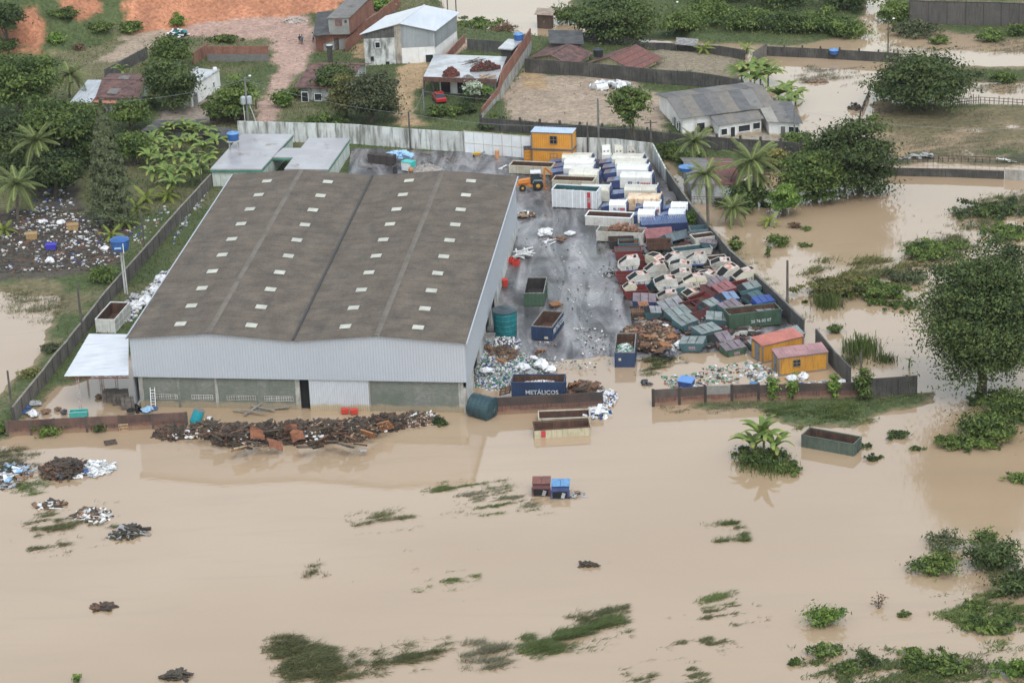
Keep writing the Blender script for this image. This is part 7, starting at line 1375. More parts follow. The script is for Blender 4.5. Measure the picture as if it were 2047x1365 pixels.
for i, (x, y, s) in enumerate(((515, 878, 1.9), (580, 868, 1.8), (598, 880, 1.7), (552, 898, 2.0))):
 r = np.random.default_rng(90 + i); b = MB(); N = 7; u = r.random(4) * 6
 P = [[(xx, 0.16 * math.sin(3 * xx + u[0] + 2 * zz) + 0.14 * math.sin(4 * zz + u[1]) + r.normal() * .03, zz * (0.9 + 0.1 * math.sin(xx * 2 + u[2])) + 0.1 * math.sin(3 * xx + u[3])) for xx in np.linspace(-.7, .7, N)] for zz in np.linspace(0, 1.2, N)]
 for rr in range(N - 1):
  for cc in range(N - 1): q = [P[rr][cc], P[rr][cc + 1], P[rr + 1][cc + 1], P[rr + 1][cc]]; b.hexa(q, [(v[0], v[1] + .03, v[2]) for v in q])
 o = b.build('rusty_sheet', rsh, None, loc=G(x, y, 0.8), rot=(random.uniform(-1.0, -0.3), random.uniform(-.2, .2), random.uniform(-.4, .4))); o.scale = (s * .58,) * 3; tag(o, ('crumpled rust brown sheet on the heap nearest the vents', 'upright crumpled rust sheet in the heap middle', 'second upright rust sheet beside the first', 'crumpled rust sheet at the water in the heap middle')[i], 'scrap sheet', 'crumpled rusty sheets on the long heap')
for i, (x, y, z) in enumerate(((690, 825, 0.1), (708, 826, 0.1))): c = G(x, y, z); t = thing('red_crate', ('orange red crate at the sliding door, tilted', 'orange red crate at the sliding door with slots')[i], 'crate', tuple(c), 0.2 * i, 'red crates at the sliding door'); b = MB(); b.box(-.4, .4, -.3, .3, 0, .45); b.build('tub', plr, t); b = MB(); b.box(-.43, .43, -.33, .33, .45, .5); b.build('rim', plr, t)
boards('timber_scrap', 'long grey beams lying in water under the vents', 520, 825, 4, 4.0, M('grey_beam', (0.26, 0.24, 0.21), (0.18, 0.165, 0.145), rough=0.9), 0.1, 1.2, 0.3, 9, 'beams', 0.2); boards('timber_scrap', 'pale laths by the low brick wall', 195, 857, 4, 2.4, M('grey_beam', (.2,) * 3), 0.05, 0.4, 0.16, 10, 'boards', 0.1)
pallet('dark crate frame floating before the low brick wall', 221, 885, 0.05, 'd', (0, 0, 0.3), 1.1, 'floating pallets'); pallet('tan frame leaning on the low brick wall', 247, 855, 0.4, 'p', (-1.3, 0, 0.1), 0.9, 'floating pallets')
# floating debris islands on the left
heap('debris_island', 'tangled brown wood island drifting in the left flood', G(130, 942, 0), 2.6, 2.3, 1.1, [wood_dk, grime, wood_br, wood_dk], 420, 0.42, 0, 71, mound=grime, long=2.2, flat=0.2); heap('debris_island', 'white plastic sheets drifting beside the brown wood island', G(190, 938, 0), 2.4, 1.9, 0.4, [plw, plw, plc, silver], 130, 0.55, 0.2, 72, flat=0.15, long=1.5)
bag('violet bundle on the edge of the drifting island', 171, 948, 0.0, 0.9, 'b', 'film_bundle', 'bundle'); bag('white bundle at the foot of the drifting island', 155, 955, 0.0, 1.0, 'w', 'film_bundle', 'bundle'); bag('teal black bundle on the drifting island', 122, 955, 0.1, 1.2, 'k', 'film_bundle', 'bundle')
heap('debris_island', 'white boards and weeds adrift below the wood island', G(185, 1030, 0), 2.2, 1.8, 0.25, [plw, plc, wood_dk, card, grime], 120, 0.4, -0.4, 73, flat=0.2, long=1.5); heap('debris_island', 'small plank raft adrift with white scrap', G(105, 1010, 0), 1.6, 1.0, 0.2, [wood_dk, grime, plw, card], 60, 0.4, 0, 74, flat=0.2, long=2); heap('debris_island', 'dark broken frame adrift over drowned grass', G(255, 1066, 0), 1.7, 1.3, 0.6, [wood_dk, grime, silver], 90, 0.45, 0.4, 75, flat=0.2, long=2.2); heap('debris_island', 'thin timber frame adrift alone in the near flood', G(205, 1214, 0), 1.2, 0.7, 0.2, [wood_dk, wood_br, grime], 40, 0.4, 0.2, 76, flat=0.2, long=2.2); heap('debris_island', 'dark plank bundle at the bottom edge', G(352, 1352, 0), 1.2, 0.7, 0.4, [wood_dk, grime], 50, 0.4, 0.1, 77, flat=0.2, long=2.2); heap('debris_island', 'light blue and white scrap on the left bank', G(28, 945, 0.1), 2.0, 2.2, 0.3, [plw, bagl, grime, card, silver], 90, 0.5, 0, 78, flat=0.2, long=1.6); heap('debris_island', 'dark twig knot adrift in the open flood', G(1176, 1130, 0), 0.8, 0.4, 0.35, [wood_dk, grime], 40, 0.3, -0.2, 79, flat=0.3, long=2); heap('debris_island', 'broken grey boards drifting beside the blue bin', G(1146, 990, 0), 1.0, 0.7, 0.25, [silver, wood_dk, wood_pl], 36, 0.4, 0.4, 80, flat=0.2, long=2); heap('debris_island', 'pale grating adrift at the left edge', G(12, 970, 0), 1.0, 1.0, 0.2, [silver, wood_dk], 40, 0.4, 0.4, 81, flat=0.1, long=2.5)
# dirt lot and slab roof
heap('white_scrap', 'white fridges and sheets dumped on the dirt lot', GT(1222, 176), 3.4, 1.4, 0.6, [plw, plw, silver, plc], 90, 0.7, -0.1, 91, flat=0.7)
c = GT(1203, 180); t = thing('dumped_tank', 'white cylinder lying on the dirt lot', 'tank', (c.x, c.y, c.z + .45), 0.2); b = MB(); b.tube([(-.9, 0, 0), (.9, 0.1, 0)], .5, 14); b.build('drum', plw, t); b = MB(); b.tube([(.9, .1, 0), (.95, .105, 0)], .42, 14); b.build('end_cap', silver, t)
brp = M('brick_rubble', (0.17, 0.055, 0.042), (0.10, 0.045, 0.04), s=2, rough=0.95)
heap('brick_pile', 'tall brick pile on the slab roof beside the parapet', G(902, 152, 4.15), 1.35, 0.9, 1.3, [brp], 240, 0.25, 0, 92, mound=brp, flat=0.7); heap('brick_pile', 'long brick and rubble pile on the slab roof middle', G(970, 140, 4.15), 2.4, 1.0, 1.2, [brp, grime, brp], 300, 0.28, 0.2, 93, mound=grime, flat=0.7); heap('sand_pile', 'small grey sand pile on the slab roof edge', G(935, 157, 4.15), 1.0, 0.6, 0.5, [M('grey_sand', (0.2, 0.19, 0.18), rough=0.95)], 60, 0.16, 0, 94, mound=M('grey_sand', (.2,) * 3)); boards('timber_scrap', 'planks laid along the slab roof edge', 972, 155, 5, 3.6, wood_pl, 4.2, 0.5, 0.25, 11, 'boards', 0.1); boards('timber_scrap', 'tangled poles on the slab roof beside rubble', 945, 128, 12, 3.0, wood_dk, 4.2, 1.0, 0.1, 12, 'poles', 0.4)
# pink gravel and shelter near the earth slope
heap('tarp_shelter', 'white tarp shelter and scrap below the earth slope', GT(355, 74), 1.8, 1.0, 1.3, [plw, wood_dk, grime, plt], 60, 0.8, 0, 95, cat='shelter', kind=None, flat=0.15, mound=grime)
heap('rubble_pile', 'pale rubble bank on the pink terrace', GT(590, 44), 2.2, 1.2, 0.7, [M('pale_rubble', (0.5, 0.44, 0.4), (0.4, 0.34, 0.3), s=2, rough=0.95)], 160, 0.3, 0, 96, mound=M('pale_rubble', (.5,) * 3))
# red car under the slab
def car():
 c = GT(873, 196); t = thing('parked_car', 'red car parked under the slab house carport', 'car', tuple(c), math.radians(-78)); red = M('red_car_paint', (0.38, 0.02, 0.025), rough=0.3, fine=0.05, coat=0.5)
 b = MB(); b.prism([(0, .35), (0, .75), (.25, .85), (1.1, .92), (3.6, .95), (3.95, .85), (3.95, .4)], -.8, .8); b.build('body', red, t)
 b = MB(); b.prism([(.95, .92), (1.6, 1.42), (2.9, 1.42), (3.6, .95)], -.68, .68); cb = b.build('cabin', glassm, t); b = MB(); b.slab([(1.55, -.66, 1.47), (2.95, -.66, 1.47), (2.95, .66, 1.47), (1.55, .66, 1.47)], .06); b.build('roof', red, cb)
 for x in (.75, 3.15):
  for y in (-.75, .75): b = MB(); b.tube([(x, y - .1, .3), (x, y + .1, .3)], .3, 14); w = b.build('wheel', rubber, t); b = MB(); b.tube([(x, y - .11, .3), (x, y + .11, .3)], .17, 10); b.build('rim', silver, w)
 for y in (-.55, .55): b = MB(); b.box(-.02, .03, y - .18, y + .18, .6, .74); b.build('headlight', plc, t)
 b = MB(); b.box(-.03, .0, -.22, .22, .42, .53); b.build('number_plate', plw, t)
car()
# ------------------------------------------------------------------ people by the brick house
def person(label, px, py, shirt, trousers, yaw, lean=0.0, arm=0.5):
 c = GT(px, py); t = thing('person', label, 'person', tuple(c), yaw)
 skin = M('skin', (0.20, 0.11, 0.07), rough=0.6, fine=0.05); S = M('cloth_' + shirt[0], shirt[1], rough=0.85); T = M('cloth_' + trousers[0], trousers[1], rough=0.85)
 me = bpy.data.meshes.new('body'); l = lean
 vs = [(0, 0, .92), (0, l * .3, 1.15), (0, l * .6, 1.38), (0, l * .7, 1.5), (0, l * .75 - .02, 1.62), (.1, 0, .88), (.12, -.04, .48), (.13, .02, .06), (.13, -.14, .03), (-.1, 0, .88), (-.13, .06, .48), (-.14, .1, .06), (-.14, -.06, .03), (.2, l * .6, 1.38), (.26, l * .5 - .05, 1.1), (.22, -.15 - arm * .2, .9), (-.2, l * .6, 1.38), (-.27, l * .5, 1.1), (-.24, -.1 - arm * .1, .86), (0, l * .8 - .03, 1.74)]
 es = [(0, 1), (1, 2), (2, 3), (3, 4), (4, 19), (0, 5), (5, 6), (6, 7), (7, 8), (0, 9), (9, 10), (10, 11), (11, 12), (2, 13), (13, 14), (14, 15), (2, 16), (16, 17), (17, 18)]
 rr = [.16, .15, .17, .06, .095, .1, .07, .05, .04, .1, .07, .05, .04, .07, .05, .035, .07, .05, .035, .07]
 me.from_pydata(vs, es, []); o = bpy.data.objects.new('body', me); COL.objects.link(o); o.parent = t
 md = o.modifiers.new('skin', 'SKIN'); [setattr(d, 'radius', (rr[i], rr[i] * .8)) for i, d in enumerate(me.skin_vertices[0].data)]; me.skin_vertices[0].data[0].use_root = True
 o.modifiers.new('sub', 'SUBSURF').levels = 1; dg = bpy.context.evaluated_depsgraph_get(); m2 = bpy.data.meshes.new_from_object(o.evaluated_get(dg)); o.modifiers.clear(); o.data = m2
 m2.materials.clear(); [m2.materials.append(m) for m in (skin, S, T)]
 for p in m2.polygons: z = p.center.z; p.material_index = 2 if .1 < z < .95 and abs(p.center.x) < .2 else (1 if .95 <= z < 1.5 and z > 1.0 else 0)
 b = MB(); b.lathe([(.075, -.02), (.1, .04), (.085, .12), (.03, .16)], 10, (0, l * .8, 1.68)); b.build('hair', black_st, t)
person('person in dark clothes standing on the pink terrace', 600, 90, ('dark', (.03, .03, .035)), ('dark', (.03, .03, .035)), .3); person('person in teal shirt beside the one in dark clothes', 604.5, 90.5, ('teal', (.06, .13, .16)), ('navy', (.02, .025, .05)), -.3); person('person in white shirt at the brick house corner', 627, 86, ('white', (.6, .62, .65)), ('navy', (.02, .025, .05)), 1.2, .15)
# ------------------------------------------------------------------ vegetation
L_dark = LEAF('leaf_dark', (0.022, 0.042, 0.014), (0.119, 0.161, 0.046)); L_mid = LEAF('leaf_mid', (0.035, 0.066, 0.016), (0.175, 0.234, 0.055)); L_bright = LEAF('leaf_bright', (0.056, 0.117, 0.021), (0.225, 0.328, 0.063)); L_olive = LEAF('leaf_olive', (0.062, 0.075, 0.023), (0.188, 0.187, 0.058), (0.275, 0.222, 0.063)); L_grey = LEAF('leaf_grey', (0.044, 0.061, 0.027), (0.150, 0.161, 0.079)); L_con = LEAF('leaf_conifer', (0.050, 0.073, 0.036), (0.156, 0.175, 0.089)); L_palm = LEAF('leaf_palm', (0.056, 0.091, 0.029), (0.206, 0.240, 0.084), (0.325, 0.257, 0.095)); L_ypalm = LEAF('leaf_young_palm', (0.125, 0.175, 0.032), (0.275, 0.316, 0.063)); L_ban = LEAF('leaf_banana', (0.075, 0.129, 0.032), (0.213, 0.292, 0.074), (0.400, 0.281, 0.084)); L_grassd = LEAF('blade_dark', (0.044, 0.056, 0.021), (0.138, 0.138, 0.055), trans=0.15); L_grassg = LEAF('blade_green', (0.050, 0.082, 0.021), (0.144, 0.181, 0.053), trans=0.2); L_drown = LEAF('blade_drowned', (0.10, 0.10, 0.06), (0.18, 0.165, 0.10), trans=0.1); L_brown = LEAF('leaf_dead', (0.10, 0.06, 0.035), (0.2, 0.13, 0.08)); L_flower = LEAF('blossom_white', (0.10, 0.16, 0.06), (0.62, 0.66, 0.55))
barkm = M('bark', (0.085, 0.068, 0.052), (0.13, 0.11, 0.085), s=2, rough=0.95, streak=(0.05, 0.042, 0.035)); palm_bark = M('palm_bark', (0.15, 0.13, 0.105), (0.10, 0.088, 0.072), s=3, rough=0.95); ban_stem = M('banana_stem', (0.12, 0.14, 0.06), (0.08, 0.09, 0.045), s=2, rough=0.8)

def leaves_np(C, N, S, r, asp=0.55):
 """one folded rhombus per leaf cluster"""
 N = N / (np.linalg.norm(N, axis=1, keepdims=True) + 1e-9); A = r.normal(size=N.shape); T = np.cross(N, A); T /= (np.linalg.norm(T, axis=1, keepdims=True) + 1e-9); B = np.cross(N, T)
 S = S[:, None]; k = 0.18 * S * N
 V = np.stack([C - T * S, C - B * S * asp - k, C + T * S, C + B * S * asp - k], 1).reshape(-1, 3)
 Q = np.arange(len(C) * 4).reshape(-1, 4); return V, Q
def crown_np(r, n, rad, clusters, cr, size, flat=0.75, shell=0.55):
 """leaf centres gathered in loose clumps over an uneven ellipsoid"""
 d = r.normal(size=(clusters, 3)); d /= np.linalg.norm(d, axis=1, keepdims=True); d[:, 2] = np.where(d[:, 2] < -flat, -flat * r.random(clusters), d[:, 2])
 q = shell + (1 - shell) * r.random(clusters) ** 0.6; q *= 0.62 + 0.56 * r.random(clusters)
 cc = d * q[:, None] * np.array(rad)[None]; w = (0.4 + r.random(clusters)); w /= w.sum()
 idx = r.choice(clusters, n, p=w); e = r.normal(size=(n, 3)); cs = cr * (0.5 + 0.8 * r.random(clusters)); g = np.where(r.random(n) < 0.10, 0.85, 0.50)
 P = cc[idx] + e * (cs[idx] * g)[:, None] * np.array([1.4, 1.4, 0.46])
 N = e * 0.5 + np.array([0, 0, 0.85])[None] + r.normal(size=(n, 3)) * 0.75
 S = size * (0.5 + 0.9 * r.random(n)); tone = (0.05 + 0.85 * r.random(clusters))[idx]
 lv = np.clip(tone + r.normal(size=n) * 0.2, 0, 1); return P, N, S, lv, cc
def tree(name, label, base, crown, mat, n=6000, leaf=0.30, clusters=60, cr=None, trunk=0.28, seed=1, cat='tree', group=None, squash=None, bark=barkm, zb=None, dy=0.0, limbs=9, asp=0.5, shell=0.5, flat=0.85):
 """base: pixel at the foot; crown: pixel centre and half sizes"""
 r = np.random.default_rng(seed); b0 = GT(*base); cx, cy, rx, ry = crown
 k = ppm(b0); # the crown stands over (or near) the foot: find its height there
 Y = b0.y + dy; lo, hi = -2.0, 40.0
 for _ in range(40):
  mid = (lo + hi) / 2;
  if to_px((b0.x, Y, mid))[1] > cy: lo = mid
  else: hi = mid
 zc = (lo + hi) / 2; xo = (cx - to_px((b0.x, Y, zc))[0]) / k; R = rx / k; RZ = ry / k * 0.98 if squash is None else squash
 t = thing(name, label, cat, tuple(b0), 0, group); C = np.array([xo, dy, zc - b0.z]); cr = cr or min(R * 0.30, 1.0 + R * 0.12)
 P, N, S, lv, cc = crown_np(r, n, (R * 0.86, R * 0.80, RZ * 0.86), clusters, cr, leaf, shell=shell, flat=flat); V, Q = leaves_np(P + C, N, S, r, asp)
 link_mesh('crown', np_mesh('crown', V, Q, mat, np.repeat(lv, 4)), t)
 b = MB(); top = Vector(C) + Vector((0, 0, -RZ * 0.1)); b.tube([(0, 0, -0.6), tuple(top * 0.35 + Vector((0.1, 0, 0))), tuple(top * 0.75), tuple(top)], [trunk * 1.25, trunk, trunk * 0.7, trunk * 0.35], 8)
 for j in range(limbs):
  q = Vector(cc[r.integers(len(cc))]) * 0.85 + Vector(C); s = 0.3 + 0.5 * r.random(); p = top * s; m = p.lerp(q, 0.5) + Vector((0, 0, 0.12 * (q - p).length)); b.tube([p, m, q], [trunk * 0.45, trunk * 0.28, trunk * 0.08], 6)
 b.build('trunk', bark, t); return t
def shrub(label, px, py, w, h, mat, n=700, leaf=0.2, seed=0, name='shrub', cat='shrub', group=None, clusters=34, stems=6, asp=0.45, sink=0.1, d=None):
 """w, h in metres"""
 r = np.random.default_rng(seed); c = GT(px, py); t = thing(name, label, cat, tuple(c), 0, group); d = d or w * 0.8
 P, N, S, lv, cc = crown_np(r, n, (w / 2, d / 2, h * 0.5), clusters, max(min(w, h * 1.8) * 0.17, 0.1), leaf, flat=0.9, shell=0.1); P[:, 2] += h * 0.48; P[:, 2] = np.maximum(P[:, 2], -sink)
 V, Q = leaves_np(P, N, S, r, asp); link_mesh('foliage', np_mesh('foliage', V, Q, mat, np.repeat(lv, 4)), t)
 if stems:
  b = MB()
  for j in range(stems): q = Vector(cc[r.integers(len(cc))]); q.z = q.z + h * 0.48; b.tube([(0.2 * (r.random() - .5), 0.2 * (r.random() - .5), -0.4), tuple(q)], [0.05, 0.02], 5)
  b.build('stems', barkm, t)
 return t
BROAD = [  # label, foot, crown (px), material, leaves, leaf size, clusters, seed
 ('huge dark tree standing in the flood at the frame edge', (1962, 788), (1966, 628), 124, 172, L_dark, 42000, 0.26, 330, 1), ('round dark tree behind the flooded grove, tallest', (1722, 385), (1702, 318), 78, 88, L_dark, 13000, 0.36, 110, 2), ('spreading dark green tree leaning over the flood', (1628, 400), (1628, 345), 68, 62, L_mid, 9000, 0.34, 80, 3),
 ('wide dome shaped tree on the far pasture', (1850, 216), (1838, 162), 98, 56, L_dark, 13000, 0.40, 110, 4), ('broad leafy tree at the far left edge', (40, 235), (38, 165), 72, 58, L_mid, 9000, 0.42, 80, 6), ('layered bright green tree beside the dark conifer', (140, 345), (128, 238), 74, 44, L_mid, 9000, 0.40, 70, 7), ('shaded tree trunk mass behind the coconut palms', (165, 330), (165, 285), 60, 52, L_dark, 7000, 0.40, 60, 8),
 ('dark round tree before the white flat building', (342, 222), (338, 160), 52, 50, L_dark, 8000, 0.36, 70, 9), ('ivy covered tree above the dark round one', (345, 140), (340, 98), 42, 24, L_mid, 3600, 0.36, 40, 10), ('grey green tree in front of the tiled house, largest', (742, 245), (745, 190), 54, 56, L_grey, 9000, 0.34, 80, 11), ('olive tree beside the grey green one', (690, 240), (690, 190), 36, 42, L_olive, 4200, 0.32, 45, 12), ('dark crowned tree behind the grey green one', (672, 200), (665, 152), 40, 24, L_dark, 3000, 0.34, 36, 13),
 ('big dark tree beyond the tiled houses', (1240, 92), (1232, 38), 84, 56, L_dark, 10000, 0.42, 80, 14), ('bushy tree at the lane beside the transformer pole', (470, 246), (470, 196), 36, 44, L_mid, 4500, 0.34, 45, 15), ('light green young tree standing in the flood below the palms', (1566, 432), (1566, 396), 34, 36, L_bright, 3400, 0.30, 40, 16), ('low bushy tree between palms and dark house', (1480, 425), (1478, 398), 30, 26, L_dark, 2400, 0.32, 30, 17),
 ('dark tree mass under the tall palms', (1508, 412), (1506, 386), 34, 34, L_dark, 3000, 0.34, 34, 18), ('white flowering tree in front of the slab house', (955, 205), (945, 176), 20, 16, L_flower, 1500, 0.30, 24, 19), ('bright green papaya tree beside the flowering one', (975, 207), (975, 178), 13, 9, L_bright, 700, 0.30, 14, 20), ('sparse olive tree at the gable of the long white house', (1600, 300), (1600, 285), 40, 22, L_mid, 2600, 0.32, 26, 21), ('green tree at the plank fence corner', (435, 248), (432, 215), 26, 26, L_mid, 2400, 0.34, 28, 22), ('yellow green bush tree behind the coconut palms', (1546, 335), (1546, 315), 30, 18, L_olive, 2000, 0.32, 24, 23), ('dark leafy tree at the top left corner', (10, 60), (8, 30), 40, 34, L_dark, 3600, 0.4, 36, 24), ('leafy tree mass behind the left coconut palms', (20, 330), (15, 270), 55, 50, L_dark, 5600, 0.4, 50, 25), ('dark tree mass shading the strewn litter behind the palms', (112, 395), (108, 340), 52, 50, L_dark, 6000, 0.38, 50, 27), ('dark tree behind the leaning left palm', (58, 360), (52, 318), 46, 44, L_dark, 5000, 0.38, 44, 28), ('bushy tree between conifer and banana grove', (268, 330), (266, 292), 34, 34, L_mid, 3600, 0.34, 36, 29), ('leafy tree left of the layered green one', (92, 300), (90, 262), 50, 36, L_mid, 4600, 0.4, 40, 30), ('tall leafy tree over the black sheet roofs', (262, 262), (258, 225), 40, 34, L_mid, 3800, 0.36, 40, 26)]
for lab, base, cen, rx, ry, mt, n, lf, cl, sd in BROAD: tree('broadleaf_tree', lab, base, (cen[0], cen[1], rx, ry), mt, int(n * 1.9), lf * 0.70, int(cl * 1.0), seed=sd, trunk=0.22 + rx * 0.0022)
# slim tree behind the yard wall: open crown on a bare trunk
t = tree('broadleaf_tree', 'slim open crowned tree behind the rear yard wall', (1268, 318), (1264, 205, 46, 46), L_mid, 4600, 0.26, 46, cr=0.75, trunk=0.2, seed=31, shell=0.35, limbs=16)
# conifer
def conifer():
 r = np.random.default_rng(41); c = GT(226, 452); t = thing('conifer_tree', 'tall grey green conifer left of the banana grove', 'tree', tuple(c)); k = ppm(c); H = 17.4; R = 54 / k; n = 20000
 h = r.random(n) ** 0.75; a = r.random(n) * 6.283; br = np.floor(h * 26); rad = (1 - h) ** 0.72 * R * (0.75 + 0.35 * np.sin(br * 2.4 + a * 3)) * (0.35 + 0.65 * r.random(n) ** 0.45); P = np.stack([rad * np.cos(a), rad * np.sin(a), 1.2 + h * (H - 1.2) - 0.25 * rad + r.normal(size=n) * 0.15], 1); N = np.stack([np.cos(a), np.sin(a), 0.4 + 0 * a], 1) + r.normal(size=(n, 3)) * 0.6
 V, Q = leaves_np(P, N, 0.24 * (0.6 + 0.8 * r.random(n)), r, 0.4); link_mesh('crown', np_mesh('crown', V, Q, L_con, np.repeat(np.clip(0.2 + 0.6 * r.random(n), 0, 1), 4)), t); b = MB(); b.tube([(0, 0, -0.4), (0, 0, H * 0.6), (0, 0, H)], [0.3, 0.18, 0.03], 8); b.build('trunk', barkm, t)
conifer()
# palms: fronds are parts, shared mesh data
def frond_mesh(name, L, droop, mat, wd=0.50, n=26, seed=0):
 r = np.random.default_rng(seed); V, Q, lv = [], [], []
 pts = []
 for i in range(n + 1):
  s = i / n; pts.append(np.array([L * (s - 0.12 * droop * s * s), 0, L * (0.34 * s - droop * s ** 1.8)]))
 for i in range(n):
  p, q = pts[i], pts[i + 1]; s = i / n; w = wd * L * 0.34 * math.sin(math.pi * min(0.12 + 0.86 * s, 1)) ** 0.7
  b = len(V); V += [p + [0, 0.03, 0], q + [0, 0.03, 0], q - [0, 0.03, 0], p - [0, 0.03, 0]]; Q.append([b, b + 1, b + 2, b + 3]); lv += [0.75] * 4
  for sd in (-1, 1):
   for h in (0, 0.33, 0.66):
    a = p + (q - p) * h; d = (q - p) / np.linalg.norm(q - p); tip = a + d * w * 0.55 + np.array([0, sd * w, -w * (0.30 + 0.25 * r.random())]); b = len(V); m = (a + tip) / 2 + np.array([0, 0, 0.05 * w]); wv = d * 0.0065
    V += [a - wv, m - wv * 1.1, tip, m + wv * 1.1]; Q.append([b, b + 1, b + 2, b + 3]); x = 0.15 + 0.6 * r.random(); lv += [x] * 4
 return np_mesh(name, np.array(V), np.array(Q), mat, np.array(lv))
FR = [frond_mesh('frond', 1.0, d, L_palm, seed=i) for i, d in enumerate((0.35, 0.7, 1.05))]; FRY = [frond_mesh('frond', 1.0, d, L_ypalm, seed=9 + i) for i, d in enumerate((0.35, 0.7, 0.95))]
def palm(label, foot, top, L, n=15, young=False, trunk=0.16, seed=0, group='coconut palms'):
 r = random.Random(seed); b0 = GT(*foot); lo, hi = 0.0, 30.0
 for _ in range(40):
  mid = (lo + hi) / 2
  if to_px((b0.x, b0.y, mid))[1] > top[1]: lo = mid
  else: hi = mid
 H = max(lo - b0.z, 0.25); xo = (top[0] - to_px((b0.x, b0.y, lo))[0]) / ppm(b0); t = thing('coconut_palm' if not young else 'young_palm', label, 'palm', tuple(b0), 0, group)
 b = MB(); K = 9; b.tube([(xo * (k / K) ** 1.6, 0, -0.4 + (H + 0.4) * k / K) for k in range(K + 1)], [trunk * (1.35 - 0.5 * k / K) * (1 + 0.06 * (k % 2)) for k in range(K + 1)], 8); b.build('trunk', palm_bark if not young else ban_stem, t)
 F = FRY if young else FR
 for k in range(n):
  a = 2.39996 * k + r.random() * 0.4; q = k / n; s = L * (0.8 + 0.3 * r.random()); m = F[0] if q < 0.35 else F[1] if q < 0.72 else F[2]; el = -(0.75 - 1.05 * q) + r.uniform(-.12, .12)
  o = link_mesh('frond', m, t, (xo, 0, H), (0, 0, 0)); o.rotation_euler = (r.uniform(-.3, .3), el, a); o.scale = (s,) * 3
PALMS = [('tall coconut palm over the black litter mud', (74, 382), (72, 282), 3.9, 17, 0), ('shorter coconut palm at the left edge above the mud', (36, 440), (34, 368), 3.9, 16, 0), ('bluish palm beside the tin lean-to', (140, 208), (140, 150), 3.2, 20, 0), ('coconut palm behind the long black wall', (1386, 345), (1388, 283), 3.3, 16, 0), ('thin tall coconut palm outside the side wall', (1417, 486), (1411, 348), 3.3, 17, 0), ('large coconut palm beside the palm house', (1512, 412), (1503, 322), 4.2, 19, 0), ('short palm standing in the flood near the side wall', (1464, 450), (1466, 415), 2.7, 14, 0), ('second trunk palm behind the large one', (1524, 405), (1515, 350), 3.2, 14, 0)]
for i, (lab, f, tp, L, n, y) in enumerate(PALMS): palm(lab, f, tp, L, n + 7, False, 0.17, i)
for i, (lab, f, L) in enumerate((('small palm tuft rising from the flood below the green tree', (1537, 452), 1.9), ('young yellow palm by the panel wall pole', (292, 405), 2.6), ('young yellow palm among the bananas', (335, 400), 2.5), ('young yellow palm left of the water tower', (250, 455), 2.3), ('low yellow palm beside the blue tank', (222, 480), 1.9), ('young palm on the far mud behind the tiled houses', (1406, 108), 2.2), ('young palm right of the pole shelter', (1492, 108), 1.9), ('young palm at the foot of the conifer', (272, 425), 2.4), ('green banana like palm at the left edge', (8, 470), 2.2))): palm(lab, f, (f[0], f[1] - 10), L, 13, True, 0.12, 20 + i, 'young palms')
# bananas: every leaf a part
def ban_leaf(seed):
 r = np.random.default_rng(seed); n = 9; V, Q, lv = [], [], []
 for i in range(n + 1):
  s = i / n; x = s * (1 - 0.18 * s * s); z = 0.55 * s - 0.75 * s * s; w = 0.095 * math.sin(math.pi * min(0.08 + 0.9 * s, 1)) ** 0.6 * (0.85 + 0.3 * r.random()); V += [(x, -w, z - 0.05), (x, 0, z), (x, w, z - 0.05)]; lv += [0.35 + 0.3 * r.random()] * 3
 lv[-6:] = [0.9] * 6
 for i in range(n):
  a = i * 3; Q += [[a, a + 3, a + 4, a + 1], [a + 1, a + 4, a + 5, a + 2]]
 return np_mesh('leaf', np.array(V), np.array(Q), L_ban, np.array(lv))
BL = [ban_leaf(i) for i in range(3)]
def banana(label, px, py, H, n=9, seed=0, L=2.1, group='banana plants', up=0.0):
 r = random.Random(seed); c = GT(px, py); t = thing('banana_plant', label, 'banana plant', tuple(c), 0, group); b = MB(); b.tube([(0, 0, -0.3), (0.05, 0, H * 0.55), (0, 0, H)], [0.16, 0.13, 0.07], 8); b.build('stem', ban_stem, t)
 for k in range(n):
  o = link_mesh('leaf', BL[k % 3], t, (0, 0, H * (0.88 + 0.12 * k / n))); s = L * r.uniform(0.8, 1.15); o.scale = (s, s * 1.25, s); o.rotation_euler = (r.uniform(-.4, .4), -(0.9 - 0.9 * r.random()) - up, 2.4 * k + r.uniform(-.3, .3))
banana('tallest banana plant on the flooded weed island', 1526, 914, 2.6, 12, 1, 3.2, up=0.35); banana('leaning banana plant low on the flooded weed island', 1505, 916, 1.5, 10, 2, 2.8, up=0.25); banana('short banana plant on the bottle side of the weed island', 1548, 918, 1.6, 10, 3, 2.8, up=0.25)
gl = [(305, 300), (325, 285), (345, 275), (368, 272), (392, 275), (415, 282), (432, 300), (318, 315), (340, 305), (362, 300), (385, 302), (408, 310), (300, 330), (325, 338), (350, 332), (374, 335), (398, 338), (420, 335), (310, 365), (335, 360), (360, 365), (385, 362), (405, 358), (345, 385)]
for i, (x, y) in enumerate(gl): banana('banana plant in the grove between conifer and office', x, y + 12, 2.1 + 0.5 * random.random(), 11, 50 + i, 2.5, 'banana grove beside the office')
for i, (x, y) in enumerate(((1482, 165), (1500, 158), (1520, 162), (1535, 172), (1508, 178))): banana('banana plant in the clump behind the grey sheet roof', x, y, 1.9, 14, 90 + i, 3.3, 'banana clump behind the sheet roof')
for i, (x, y) in enumerate(((1556, 205), (1575, 198), (1590, 210), (1572, 222))): banana('bright banana plant at the flood edge by the white annex', x, y, 1.4, 13, 100 + i, 3.0, 'bananas at the flood edge')
